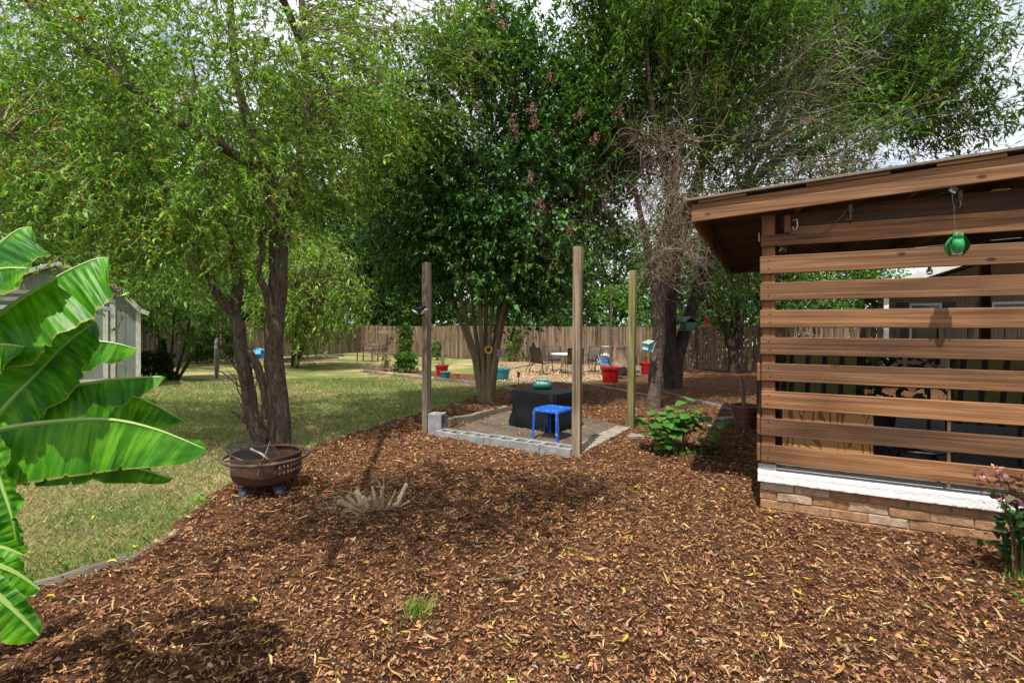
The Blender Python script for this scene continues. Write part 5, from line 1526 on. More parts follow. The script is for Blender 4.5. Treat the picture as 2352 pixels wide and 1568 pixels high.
solo(cinder(), 'concrete_block', 'concrete block set upright against the lamp post', 'concrete block', M['concrete'], (p[0] + 0.095 * math.cos(SQ + 0.35) - 0.0, p[1] + 0.095 * math.sin(SQ + 0.35), p[2] + 0.115), 0, 'concrete blocks edging the dirt patch', bevel=0.004,
     rot=(0, -PI / 2, SQ + 0.35))

def timber(u0, v0, u1, v1, label, w=0.09, h=0.09, sink=0.03, rnd=False, mat='log', name='edging_timber', lift=0.0):
    a, b = grd(u0, v0), grd(u1, v1)
    L = float(np.linalg.norm(b - a)); rz = math.atan2(b[1] - a[1], b[0] - a[0])
    tilt = -math.asin((b[2] - a[2]) / L)
    mb = MB(); n = 9
    r = np.random.default_rng(int(u0 * 7 + v0))
    if rnd:
        prof = [(math.cos(q), math.sin(q)) for q in np.linspace(0, 2 * PI, 12, endpoint=False)]
    else:
        prof = [(-1, -1), (1, -1), (1, 0.75), (0.75, 1), (-0.75, 1), (-1, 0.75)]
    k = len(prof); V, F = [], []
    for i, q in enumerate(np.linspace(0, 1, n)):
        jy, jz = r.normal(0, 0.004, 2); sc = 1 + r.normal(0, 0.03)
        for (y, z) in prof: V.append((q * L, (y * w / 2) * sc + jy, (z * h / 2) * sc + jz))
    for i in range(n - 1):
        for j in range(k):
            p, q = i * k + j, i * k + (j + 1) % k
            F.append((p, q, q + k, p + k))
    F += [tuple(range(k - 1, -1, -1)), tuple((n - 1) * k + j for j in range(k))]
    mb.add(V, F)
    return solo(mb, name, label, 'timber', M[mat], (a[0], a[1], a[2] + h / 2 - sink + lift), 0, 'landscape timbers', rot=(0, tilt, rz), smooth=rnd, bevel=0 if rnd else 0.004)
timber(20, 1382, 290, 1297, 'round grey log edging the mulch beside the lowest banana leaves', 0.10, 0.10, 0.035, True)
timber(300, 1294, 388, 1236, 'split grey timber edging, second piece from the banana plant', 0.07, 0.05, 0.022)
timber(392, 1232, 476, 1160, 'thin splintered edging board left of the fire pit', 0.045, 0.045, 0.025)
timber(720, 1030, 798, 1001, 'edging timber at the lawn just right of the willow trunks', 0.05, 0.05, 0.03)
timber(802, 999, 962, 953, 'edging timber ending behind the lamp post', 0.05, 0.06, 0.025)
timber(992, 946, 1066, 922, 'edging timber between lamp post and crape myrtle', 0.05, 0.06, 0.025)
timber(1030, 984, 1162, 951, 'square timber along the left side of the dirt patch', 0.09, 0.11, 0.0, lift=0.03)
timber(838, 854, 1000, 873, 'long pale log in front of the plant stand bed', 0.17, 0.17, 0.06, True)
timber(1002, 874, 1098, 882, 'grey log in front of the small pots', 0.14, 0.14, 0.05, True)
timber(1152, 893, 1186, 901, 'short pale log lying behind the crape myrtle trunk', 0.13, 0.13, 0.04, True)
timber(1200, 881, 1312, 882, 'timber edging the wood chip patio in front of the chairs', 0.12, 0.12, 0.06)
timber(1345, 884, 1490, 912, 'dark timber running from the patio to the grey trunk', 0.12, 0.10, 0.04)
timber(1525, 905, 1605, 928, 'timber behind the hydrangea, nearer the grey trunk', 0.12, 0.10, 0.03)
timber(1606, 928, 1708, 952, 'long timber behind the hydrangea, ending at the porch', 0.12, 0.12, 0.03, True)
timber(1155, 851, 1228, 838, 'thin curved log left of the patio chairs', 0.10, 0.10, 0.02, True)

def pavers():
    meshes = []
    for k in range(4):
        o = MB().box((0, 0, 0.03), (0.20 + 0.01 * k, 0.10, 0.06)).build('paver', M['paver'], None, bevel=0.006); meshes.append(o.data); bpy.data.objects.remove(o)
    d = PC_ - PB_; n = 13
    wd = 'first second third fourth fifth sixth seventh eighth ninth tenth eleventh twelfth thirteenth'.split()
    for i in range(n):
        q = (i + 0.8) / n
        if q > 0.93: continue
        p = PB_ + d * q
        o = bpy.data.objects.new('paver', random.choice(meshes)); COL.objects.link(o)
        o.location = (p[0] - 0.06, p[1] + 0.05, float(gz(p[0], p[1])) + 0.004); o.rotation_euler = (0, random.uniform(-.03, .03), SQ + random.uniform(-.08, .08))
        tag(o, 'tan paver in the row between the nearest and mossy posts, %s from the nearest' % wd[i], 'paver', 'pavers beside the dirt patch')
    for (u, v, rz, s, lab) in ((1460, 1010, 0.3, 1.0, 'single tan brick lying by the mossy post foot'), (1668, 972, 0.4, 1.5, 'grey block lying in the shade between hydrangea and porch'), (1700, 962, -0.2, 1.2, 'small grey block nearest the rusty pot'), (1640, 985, 0.1, 0.9, 'flat stone half hidden behind the hydrangea leaves')):
        p = grd(u, v)
        o = bpy.data.objects.new('paver', meshes[0]); COL.objects.link(o); o.location = (p[0], p[1], p[2] + 0.005); o.rotation_euler = (0.03, 0.04, rz); o.scale = (s, s, s)
        tag(o, lab, 'paver', 'loose pavers')
pavers()

def post_lamp():
    z = CAM_H - (716 - 744.8) * PA_[1] / FPX
    t = thing('security_lamp', 'black two armed solar lamp fixed high on the weathered post', 'lamp', (PA_[0], PA_[1], z), SQ)
    MB().box((-0.03, -0.075, 0), (0.07, 0.06, 0.08)).build('housing', M['black_metal'], t, bevel=0.006)
    MB().box((-0.03, -0.10, 0.055), (0.12, 0.12, 0.012), M=np.array([[1, 0, 0], [0, 0.9, -0.4], [0, 0.4, 0.9]])).build('solar_panel', M['window_glass'], t)
    for s in (-1, 1):
        MB().span((-0.03 + s * 0.03, -0.09, -0.03), (-0.03 + s * 0.13, -0.11, 0.03), 0.05, 0.014).build('lamp_head', M['white_paint'], t, bevel=0.004)
post_lamp()

# ---------------------------------------------------------------- covered grill, planter, stool
def cover():
    near = grd(1621 * .784, 1282 * .784); lf = grd(1494 * .784, 1258 * .784); rt = grd(1706 * .784, 1258 * .784)
    c = (lf + rt) / 2
    rz = math.atan2((near - lf)[1], (near - lf)[0])
    t = thing('covered_grill', 'square black cloth cover over a low fire table inside the dirt patch', 'cover', (c[0], c[1], 0.02), rz)
    W, D, H = np.linalg.norm(near - lf), np.linalg.norm(rt - near), 0.55
    r = np.random.default_rng(4)
    n, k = 72, 14
    ang = np.linspace(0, 2 * PI, n, endpoint=False)
    P = np.zeros((k, n + 1, 3))
    e = 0.22
    ph = r.uniform(0, 6.3, 6)
    for i, q in enumerate(np.linspace(0, 1, k)):
        f = 1.0 + 0.02 * math.sin(q * 9) - 0.03 * (q < 0.06)
        wr = (0.014 * np.sin(ang * 7 + ph[0] + 3 * q) + 0.012 * np.sin(ang * 15 + ph[1] - 4 * q) + 0.007 * np.sin(ang * 27 + ph[2] + 7 * q)) * (1.15 - q) + 0.006 * np.sin(ang * 5 + 8 * q)
        cx = np.sign(np.cos(ang)) * np.abs(np.cos(ang)) ** e; cy = np.sign(np.sin(ang)) * np.abs(np.sin(ang)) ** e
        P[i, :n, 0] = cx * (W / 2 * f + wr); P[i, :n, 1] = cy * (D / 2 * f + wr)
        P[i, :n, 2] = q * H + (0.018 * np.sin(ang * 6 + 1) if q < 0.02 else 0)
        P[i, n] = P[i, 0]
    mb = MB(); mb.grid(P)
    rings = []
    for q in (1.0, 0.93, 0.75, 0.5, 0.25, 0.02):
        R = P[-1].copy(); R[:, :2] *= q; R[:, 2] = H + 0.012 * (1 - q ** 6) + 0.004 * np.sin(ang[0] + R[:, 0] * 14) * (1 - q); rings.append(R)
    mb.grid(np.array(rings))
    m, nt, b, _ = new_mat('black_cover')
    b.inputs['Base Color'].default_value = (0.006, 0.007, 0.010, 1); b.inputs['Specular IOR Level'].default_value = 0.25; b.inputs['Roughness'].default_value = 0.6
    n1 = nd(nt, 'ShaderNodeTexNoise', Scale=7.0, Detail=5); nt.links.new(coords(nt, (1, 1, 0.4)), n1.inputs['Vector'])
    bump(nt, b, n1.outputs['Fac'], 0.5, 0.06)
    mb.build('cloth', m, t, smooth=True, weld=True)
    MB().box((W / 2 - 0.33, -D / 2 - 0.014, 0.27), (0.008, 0.003, 0.06)).build('label_tag', M['white_paint'], t)
    p = c + np.array([0.02, 0.06, 0]); 
    t2 = thing('ribbed_planter', 'teal ribbed ceramic bowl standing on the black cover', 'planter', (p[0] - 0.07, p[1], 0.583), 0.2)
    t2.scale = (0.9, 0.9, 0.88)
    mt = mat_plain('teal_glaze', (0.008, 0.115, 0.085), 0.3, var=0.3, scale=5, bump_s=0.05)
    MB().lathe([(0.115, 0), (0.135, 0.012), (0.148, 0.045), (0.146, 0.075), (0.118, 0.105)], 96, flute=0.035, nfl=32).build('bowl', mt, t2, smooth=True)
    MB().lathe([(0.112, 0.104), (0.102, 0.115), (0.104, 0.142), (0.110, 0.145), (0.104, 0.148), (0.095, 0.142), (0.093, 0.09), (0.0, 0.085)], 40, cap_bot=False).build('rim', mat_plain('pale_glaze', (0.16, 0.36, 0.31), 0.3, var=0.3), t2, smooth=True)
cover()

def stool():
    m, nt, b, _ = new_mat('scuffed_blue_paint')
    n = nd(nt, 'ShaderNodeTexNoise', Scale=34.0, Detail=8, Roughness=0.75)
    nt.links.new(coords(nt), n.inputs['Vector'])
    nt.links.new(ramp(nt, n.outputs['Fac'], [(0.0, (0.004, 0.055, 0.33)), (0.57, (0.006, 0.085, 0.44)), (0.61, (0.20, 0.38, 0.62)), (0.66, (0.6, 0.66, 0.7))]), b.inputs['Base Color'])
    b.inputs['Roughness'].default_value = 0.4
    l1, l2 = np.array([0.26, 6.25]), np.array([0.555, 6.02])
    d = l2 - l1; rz = math.atan2(d[1], d[0]); S = np.hypot(*d)
    c = (l1 + l2) / 2 + np.array([-d[1], d[0]]) / 2
    t = thing('blue_stool', 'scuffed bright blue metal stool in front of the black cover', 'stool', (c[0], c[1], float(gz(*c)) + 0.045), rz)
    H = 0.39; h = S / 2
    # pressed metal top: rounded square with turned down apron
    ang = np.linspace(0, 2 * PI, 40, endpoint=False); e = 0.3
    cx = np.sign(np.cos(ang)) * np.abs(np.cos(ang)) ** e; cy = np.sign(np.sin(ang)) * np.abs(np.sin(ang)) ** e
    rings = []
    for (f, z) in ((1.03, H - 0.035), (1.03, H - 0.01), (1.0, H), (0.9, H - 0.003), (0.6, H - 0.008), (0.02, H - 0.01)):
        R = np.stack([cx * h * f, cy * h * f, np.full(40, z)], 1); rings.append(np.vstack([R, R[:1]]))
    MB().grid(np.array(rings)).build('seat', m, t, smooth=True, weld=True)
    for sx in (-1, 1):
        for sy in (-1, 1):
            mb = MB()
            x, y = sx * h * 0.96, sy * h * 0.96
            x2, y2 = sx * h * 1.04, sy * h * 1.04
            for (ox, oy, wx, wy) in ((0, -sy * 0.014, 0.005, 0.032), (-sx * 0.0165, 0, 0.028, 0.005)):
                V = [(X + ox + a * wx / 2, Y + oy + b_ * wy / 2, Z) for (X, Y, Z) in ((x2, y2, 0), (x, y, H - 0.012)) for a in (-1, 1) for b_ in (-1, 1)]
                mb.add(V, [(0, 1, 3, 2), (4, 6, 7, 5), (0, 4, 5, 1), (2, 3, 7, 6), (0, 2, 6, 4), (1, 5, 7, 3)])
            mb.build('leg', m, t)
stool()

# ---------------------------------------------------------------- fire pit
def mat_rust(name, c1, c2, c3):
    m, nt, b, _ = new_mat(name)
    n = nd(nt, 'ShaderNodeTexNoise', Scale=7.0, Detail=8, Roughness=0.72)
    nt.links.new(coords(nt), n.inputs['Vector'])
    nt.links.new(ramp(nt, n.outputs['Fac'], [(0.3, c1), (0.52, c2), (0.72, c3)]), b.inputs['Base Color'])
    b.inputs['Roughness'].default_value = 0.85
    n2 = nd(nt, 'ShaderNodeTexNoise', Scale=60.0, Detail=5); nt.links.new(coords(nt), n2.inputs['Vector'])
    bump(nt, b, n2.outputs['Fac'], 0.5, 0.006)
    return m
M['rust'] = mat_rust('rusted_steel', (0.022, 0.010, 0.007), (0.062, 0.023, 0.011), (0.135, 0.05, 0.022))
M['burnt'] = mat_rust('burnt_steel', (0.02, 0.017, 0.016), (0.07, 0.045, 0.032), (0.15, 0.10, 0.07))
def fire_pit():
    c = np.array([-2.16, 4.36]); z = float(gz(*c))
    t = thing('fire_pit', 'rusty round fire pit bowl on short legs at the lawn edge', 'fire pit', (c[0], c[1], z), 0.35)
    # outer wall with diamond cut-outs on part of the band
    n = 48; R = 0.325
    zs = [0.215, 0.263, 0.312]
    mb = MB()
    mb.lathe([(0.0, 0.125), (0.20, 0.125), (0.275, 0.138), (0.31, 0.168), (0.322, 0.205)], n, cap_bot=False)
    mb.lathe([(0.322, 0.205), (0.325, 0.215)], n, cap_bot=False)
    for row in range(2):
        for j in range(n):
            a0, a1 = 2 * PI * j / n, 2 * PI * (j + 1) / n
            z0, z1 = zs[row], zs[row + 1]
            p = lambda a, z_: (R * math.cos(a), R * math.sin(a), z_)
            am, zm = (a0 + a1) / 2, (z0 + z1) / 2
            cut = (j % 48) in list(range(39, 48)) + [0, 1] + [20, 21, 22]
            if cut:
                k = 0.36
                da, dz = (a1 - a0) * k, (z1 - z0) * k
                V = [p(a0, z0), p(am, z0), p(a1, z0), p(a1, zm), p(a1, z1), p(am, z1), p(a0, z1), p(a0, zm), p(am, zm - dz), p(am + da, zm), p(am, zm + dz), p(am - da, zm)]
                mb.add(V, [(0, 1, 8), (0, 8, 11), (0, 11, 7), (1, 2, 8), (2, 9, 8), (2, 3, 9), (3, 4, 9), (4, 10, 9), (4, 5, 10), (5, 6, 10), (6, 11, 10), (6, 7, 11)])
            else:
                mb.add([p(a0, z0), p(a1, z0), p(a1, z1), p(a0, z1)], [(0, 1, 2, 3)])
    mb.lathe([(0.325, 0.312), (0.327, 0.37), (0.318, 0.372), (0.305, 0.355)], n, cap_bot=False)
    bw = mb.build('bowl', M['rust'], t, smooth=True, weld=True)
    sm = bw.modifiers.new('thickness', 'SOLIDIFY'); sm.thickness = 0.004
    MB().lathe([(0.0, 0.14), (0.19, 0.14), (0.26, 0.155), (0.29, 0.18)], 40, cap_bot=False).build('ash_pan', M['burnt'], t, smooth=True)
    # ring handle round the bowl
    P = [(0.395 * math.cos(a), 0.395 * math.sin(a), 0.338) for a in np.linspace(0, 2 * PI, 61)]
    MB().tube(P, 0.014, 10, cap=False).build('ring_handle', M['burnt'], t, smooth=True)
    for k in range(4):
        a = k * PI / 2 + 0.3
        MB().span((0.325 * math.cos(a), 0.325 * math.sin(a), 0.338), (0.395 * math.cos(a), 0.395 * math.sin(a), 0.338), 0.02, 0.012).build('bracket', M['burnt'], t)
    for a in (3.95, 5.25, 0.9, 2.2):
        ca, sa = math.cos(a), math.sin(a)
        w = np.array([-sa, ca, 0])
        top, mid, bot = np.array([0.20 * ca, 0.20 * sa, 0.14]), np.array([0.27 * ca, 0.27 * sa, 0.08]), np.array([0.325 * ca, 0.325 * sa, -0.01])
        G = np.array([[p + w * x * ww for x in (-1, -0.5, 0.5, 1)] for p, ww in ((top, 0.055), (mid, 0.05), (bot, 0.042))])
        G[:, 1:3] += np.array([ca, sa, 0.3]) * 0.018
        g = MB().grid(G).build('leg', mat_plain('leg_steel', (0.035, 0.04, 0.048), 0.5, 0.4, bump_s=0.1), t, smooth=True)
        sm = g.modifiers.new('thickness', 'SOLIDIFY'); sm.thickness = 0.006
    t.scale = (0.87, 0.87, 1.0)
    # grate leaning in the bowl, its own thing
    g = thing('grill_grate', 'round wire cooking grate leaning inside the fire pit', 'grate', (c[0] - 0.10, c[1] - 0.03, z + 0.335), 0.0)
    tilt = Matrix.Rotation(math.radians(17), 3, 'Y') @ Matrix.Rotation(math.radians(3), 3, 'X')
    T = np.array(tilt).T
    Rg = 0.215
    tr = lambda p: np.array(p) @ T + np.array([0, 0, 0.045])
    MB().tube([tr((Rg * math.cos(a), Rg * math.sin(a), 0)) for a in np.linspace(0, 2 * PI, 41)], 0.005, 6, cap=False).build('rim', M['black_metal'], g, smooth=True)
    mb = MB()
    for x in np.linspace(-Rg + 0.012, Rg - 0.012, 24):
        y = math.sqrt(Rg * Rg - x * x)
        mb.tube([tr((x, -y, 0.003)), tr((x, y, 0.003))], 0.0034, 5)
    mb.tube([tr((-Rg, 0, -0.004)), tr((Rg, 0, -0.004))], 0.005, 5)
    mb.build('wires', mat_plain('worn_wire', (0.07, 0.07, 0.07), 0.5, 0.5), g, smooth=True)
    # sticks in the bowl
    s = thing('kindling', 'pale dry sticks lying across the fire pit rim', 'sticks', (c[0] + 0.03, c[1], z + 0.25), 0)
    for (a, b_, r) in (((-0.12, -0.1, 0.17), (0.12, -0.24, 0.10), 0.010), ((0.02, -0.05, 0.22), (0.05, -0.26, 0.09), 0.004), ((0.05, -0.28, 0.10), (0.07, -0.36, 0.02), 0.003), ((-0.2, 0.1, 0.0), (0.15, 0.05, 0.05), 0.008)):
        MB().tube([a, tuple((np.array(a) + np.array(b_)) / 2 + np.array([0.01, 0.0, 0.01])), b_], [r, r * 0.9, r * 0.6], 6).build('stick', M['log'], s, smooth=True)
fire_pit()

# ---------------------------------------------------------------- patio set
M['sling'] = mat_plain('brown_sling', (0.085, 0.066, 0.054), 0.8, var=0.25, scale=30)
M['white_metal'] = mat_plain('white_iron', (0.6, 0.62, 0.6), 0.5, var=0.15, bump_s=0.05)
def sling_chair():
    t = thing('patio_chair', 'x', 'chair', (0, 0, 0), 0)
    f = MB()
    for s in (-0.27, 0.27):
        f.tube([(s, 0.30, 0), (s, 0.24, 0.42), (s, 0.23, 0.62), (s, 0.05, 0.66), (s, -0.24, 0.63), (s, -0.29, 0.40)], 0.013, 6)
        f.tube([(s, -0.42, 0), (s, -0.20, 0.40), (s, -0.29, 0.75), (s, -0.36, 0.97)], 0.013, 6)
        f.tube([(s, 0.26, 0.43), (s, -0.20, 0.39)], 0.012, 6)
    f.tube([(-0.27, -0.36, 0.97), (0.27, -0.36, 0.97)], 0.013, 6)
    f.tube([(-0.27, 0.0, 0.40), (0.27, 0.0, 0.40)], 0.011, 6)
    f.build('frame', M['brown_metal'], t, smooth=True)
    def panel(P0, name):
        P = np.array(P0, float)
        n = len(P)
        G = np.array([[(x, p[0], p[1]) for x in np.linspace(-0.255, 0.255, 5)] for p in P])
        g = MB().grid(G).build(name, M['sling'], t, smooth=True)
        sm = g.modifiers.new('thickness', 'SOLIDIFY'); sm.thickness = 0.006
    panel([(0.27, 0.425), (0.2, 0.43), (0, 0.40), (-0.15, 0.395), (-0.19, 0.405)], 'seat')
    panel([(-0.195, 0.41), (-0.22, 0.5), (-0.26, 0.65), (-0.30, 0.80), (-0.355, 0.955), (-0.385, 0.98), (-0.40, 0.965)], 'backrest')
    return t
proto = sling_chair()
TC = np.array([2.02, 18.4])
seats = [(-0.95, -0.75, 'brown sling patio chair turned half away, left front of the white table'), (-1.05, 0.45, 'brown sling patio chair behind the left front chair'),
         (-0.25, 1.15, 'brown sling patio chair facing us from behind the white table'), (1.0, 0.75, 'brown sling patio chair right of the nearest post, facing us'),
         (1.3, -0.25, 'brown sling patio chair seen side on, nearest the white statue'), (0.15, -1.15, 'brown sling patio chair mostly hidden by the nearest post')]
for i, (dx, dy, lab) in enumerate(seats):
    o = proto if i == 0 else copy_tree(proto)
    x, y = TC[0] + dx, TC[1] + dy
    o.location = (x, y, float(gz(x, y)) + 0.02)
    o.rotation_euler = (0, 0, math.atan2(-dy, -dx) - PI / 2 + random.uniform(-0.2, 0.2))
    tag(o, lab, 'chair', 'chairs round the patio table')
def table():
    t = thing('patio_table', 'round white metal patio table among the brown chairs', 'table', (TC[0], TC[1], float(gz(*TC)) + 0.02), 0)
    MB().lathe([(0.0, 0.70), (0.56, 0.70), (0.58, 0.712), (0.58, 0.728), (0.56, 0.735)], 36, cap_top=True).build('table_top', M['white_metal'], t, smooth=True)
    for k in range(4):
        a = k * PI / 2 + 0.5
        c, s = math.cos(a), math.sin(a)
        MB().tube([(0.25 * c, 0.25 * s, 0.69), (0.2 * c, 0.2 * s, 0.5), (0.18 * c, 0.18 * s, 0.32), (0.3 * c, 0.3 * s, 0.16), (0.42 * c, 0.42 * s, 0.0)], 0.017, 7).build('leg', M['white_metal'], t, smooth=True)
    MB().tube([(0.19 * math.cos(a), 0.19 * math.sin(a), 0.42) for a in np.linspace(0, 2 * PI, 25)], 0.012, 6, cap=False).build('brace_ring', M['white_metal'], t, smooth=True)
table()

# ---------------------------------------------------------------- pots and ornaments
M['red_pot'] = mat_plain('red_plastic', (0.46, 0.012, 0.014), 0.35, var=0.2, scale=4, bump_s=0.05)
M['teal_pot'] = mat_plain('teal_plastic', (0.02, 0.23, 0.27), 0.4, var=0.15, scale=4, bump_s=0.05)
M['terracotta'] = mat_plain('terracotta', (0.38, 0.14, 0.06), 0.85, var=0.2)
M['soil'] = mat_plain('potting_soil', (0.05, 0.035, 0.025), 0.95, var=0.5, scale=30, bump_s=0.8)
def pot(label, u, v, r, h, mat, band=True, plant=0, name='flower_pot', pal=None, loc=None):
    b = grd(u, v) if loc is None else np.array(loc)
    t = thing(name, label, 'pot', b + np.array([0, 0, 0.015]), 0)
    prof = [(r * 0.70, 0), (r * 0.72, 0.01), (r * 0.93, h * 0.86)]
    prof += [(r * 1.0, h * 0.865), (r * 1.03, h)] if band else [(r, h)]
    prof += [(r * 0.93, h), (r * 0.88, h * 0.9)]
    MB().lathe(prof, 28).build('pot_body', mat, t, smooth=True)
    MB().lathe([(r * 0.885, h * 0.9), (0.01, h * 0.93)], 20, cap_bot=False).build('soil', M['soil'], t)
    if plant:
        cl = Cloud(); n = plant
        pos = b + np.stack([RNG.normal(0, r * 0.4, n), RNG.normal(0, r * 0.4, n), h + np.abs(RNG.normal(0, 0.10, n))], 1)
        cl.scatter(OVAL, pos, unit(n) + [0, 0, 0.4], unit(n), RNG.uniform(0.04, 0.09, n), pick(pal or MG, n))
        tag(cl.build('plant', M['leaf'], t), kind='stuff')
    return t
pot('red pot in the log edged bed beside two small tubs', 1015, 864, 0.235, 0.37, M['red_pot'], plant=25)
pot('low teal tub between the red and terracotta pots', 1023, 868.5, 0.17, 0.2, M['teal_pot'])
pot('small terracotta pot at the end of the log edged bed', 1048, 869.5, 0.095, 0.15, M['terracotta'])
pot('large teal pot just right of the crape myrtle trunk', 1153, 874, 0.26, 0.36, M['teal_pot'], plant=20)
pot('red pot under the far left patio chairs near the fence', 1243, 835, 0.18, 0.22, M['red_pot'])
pot('red pot holding a thin pole, left of the mossy post', 1402, 881, 0.285, 0.46, M['red_pot'])
pot('red pot half hidden behind the grey vine draped trunk', 1483, 860, 0.24, 0.43, M['red_pot'], plant=20, pal=[(1, (0.10, 0.06, 0.03))])
b = grd(1402, 880)
solo(MB().tube([(0, 0, 0.1), (0.02, 0, 1.4), (0.03, 0, 2.75)], [0.035, 0.033, 0.028], 8), 'thin_pole', 'slim dark pole standing in the red pot', 'pole', M['bark_gray'], b, smooth=True)
b = grd(1018, 838)
solo(MB().tube([(-0.05, 0, 0), (0.0, 0, 0.8), (0.08, 0, 1.65)], [0.075, 0.07, 0.065], 8), 'leaning_post', 'pale wooden pole leaning before the fence behind the red pot', 'pole', M['picket_gray'], b, smooth=True)

def sunflower():
    d = grd(1118, 926)[1] - 0.16
    c = at(1122, 803, d)
    t = thing('sunflower_ornament', 'yellow metal sunflower fixed to the crape myrtle stems', 'ornament', c, 0)
    my = mat_plain('yellow_enamel', (0.62, 0.36, 0.01), 0.4, var=0.3, scale=14)
    for ring, (n, r0, L, w, y) in enumerate(((11, 0.03, 0.062, 0.028, 0.0), (11, 0.03, 0.055, 0.026, 0.006))):
        for k in range(n):
            a = 2 * PI * (k + 0.5 * ring) / n
            ca, sa = math.cos(a), math.sin(a)
            V = []
            for (q, wd, dy) in ((0, 0.3, 0), (0.35, 1, -0.01), (0.7, 0.8, -0.012), (1.0, 0.05, -0.004)):
                for s in (-1, 1):
                    rr = r0 + q * L
                    V.append((rr * ca - s * wd * w / 2 * sa, y + dy, rr * sa + s * wd * w / 2 * ca))
            o = MB().add(V, [(0, 1, 3, 2), (2, 3, 5, 4), (4, 5, 7, 6)]).build('petal', my, t)
    MB().lathe([(0.038, 0), (0.036, 0.012), (0.02, 0.02), (0.0, 0.022)], 20).build('flower_centre', mat_plain('brown_disc', (0.02, 0.010, 0.006), 0.7, scale=60, bump_s=0.8), t, smooth=True).rotation_euler = (PI / 2, 0, 0)
    c2 = at(1147, 812, d)
    t = thing('suet_feeder', 'small wire suet feeder with printed cake hanging on the pale stems', 'bird feeder', c2, 0.3)
    MB().box((0, 0, 0), (0.10, 0.035, 0.15)).build('cake', mat_plain('suet_wrap', (0.36, 0.26, 0.26), 0.5, var=0.6, scale=26, c2=(0.10, 0.12, 0.14)), t, bevel=0.006)
    mb = MB()
    for z in np.linspace(-0.08, 0.08, 7): mb.tube([(-0.055, -0.021, z), (0.055, -0.021, z)], 0.002, 4)
    for x in np.linspace(-0.055, 0.055, 5): mb.tube([(x, -0.021, -0.08), (x, -0.021, 0.08)], 0.002, 4)
    mb.build('cage', M['metal_gray'], t)
    MB().tube([(-0.05, 0, 0.08), (0, 0, 0.17), (0.05, 0, 0.08)], 0.002, 4).build('hanger', M['metal_gray'], t)
sunflower()

def birdhouse():
    c = at(1491, 796, 8.34)
    t = thing('birdhouse', 'small light blue birdhouse tilted on the grey trunk', 'birdhouse', c, 0.55)
    t.rotation_euler = (0.12, 0.32, 0.5)
    mbk = mat_plain('pale_blue_paint', (0.22, 0.50, 0.57), 0.6, var=0.2, scale=9)
    prof = [(-0.07, -0.08), (0.07, -0.08), (0.07, 0.04), (0, 0.10), (-0.07, 0.04)]
    MB().prism(prof, 0.13, (0, -0.065, 0), M=[[1, 0, 0], [0, 0, 1], [0, 1, 0]]).build('box', mbk, t, bevel=0.003)
    for s in (-1, 1):
        MB().span((s * 0.105, 0, 0.02), (0, 0, 0.112), 0.17, 0.012).build('roof_panel', mat_plain('grey_green_roof', (0.3, 0.36, 0.33), 0.7), t, bevel=0.002)
    MB().lathe([(0.017, 0), (0.0, 0.002)], 14).build('entry_hole', M['black_metal'], t).location = (0.0, -0.067, 0.01)
    t.children[-1].rotation_euler = (PI / 2, 0, 0)
    MB().tube([(0, -0.07, -0.03), (0, -0.10, -0.03)], 0.005, 6).build('perch', M['log'], t)
    b = at(1624, 742, 13.0)
    t = thing('hummingbird_feeder', 'red glass nectar feeder hanging before the gapped fence', 'bird feeder', b, 0)
    MB().lathe([(0.02, 0.19), (0.055, 0.17), (0.06, 0.10), (0.04, 0.02), (0.035, -0.04), (0.05, -0.07)][::-1], 16).build('bottle', mat_plain('red_glass', (0.5, 0.01, 0.03), 0.1, var=0.1, bump_s=0), t, smooth=True)
    MB().lathe([(0.03, -0.12), (0.10, -0.11), (0.105, -0.09), (0.06, -0.07)], 18, cap_top=True).build('base', mat_plain('red_feeder_base', (0.42, 0.01, 0.02), 0.3), t, smooth=True)
    MB().tube([(0, 0, 0.19), (0, 0, 0.6), (0.05, 0.1, 1.0)], 0.004, 4).build('hanger', M['black_metal'], t)
    c = at(1579, 744, 11.9)
    t = thing('green_feeder', 'dark green hopper feeder fixed to the leaning trunk', 'bird feeder', c, 0.4)
    mg = mat_plain('dark_green_paint', (0.012, 0.075, 0.06), 0.5)
    MB().prism([(-0.14, -0.13), (0.14, -0.13), (0.16, 0.05), (-0.16, 0.05)], 0.2, (0, -0.1, 0), M=[[1, 0, 0], [0, 0, 1], [0, 1, 0]]).build('hopper', mg, t, bevel=0.01)
    for s in (-1, 1): MB().span((s * 0.2, 0, 0.04), (0, 0, 0.17), 0.26, 0.02).build('roof_panel', M['black_metal'], t)
    MB().box((0, -0.03, -0.15), (0.36, 0.3, 0.025)).build('tray', mg, t, bevel=0.004)
birdhouse()

def bench():
    b = grd(850, 829)
    t = thing('garden_bench', 'small weathered slat bench against the back fence', 'bench', b, math.radians(-28))
    W = 1.15
    for k in range(4): MB().box((0, -0.02 - k * 0.115, 0.43), (W, 0.09, 0.03)).build('seat_slat', M['picket_gray'], t)
    for k in range(4): MB().box((0, 0.08 + 0.03 * k, 0.55 + k * 0.105), (W, 0.025, 0.085)).build('back_slat', M['picket_gray'], t)
    for s in (-1, 1):
        x = s * (W / 2 - 0.06)
        MB().tube([(x, -0.40, 0), (x, -0.38, 0.42)], 0.03, 6).build('leg', M['brown_metal'], t)
        MB().tube([(x, 0.02, 0), (x, 0.05, 0.45), (x, 0.2, 0.95)], 0.03, 6).build('leg', M['brown_metal'], t)
        MB().tube([(x, -0.40, 0.42), (x, -0.40, 0.62), (x, 0.1, 0.66)], 0.025, 6).build('armrest', M['brown_metal'], t)
bench()

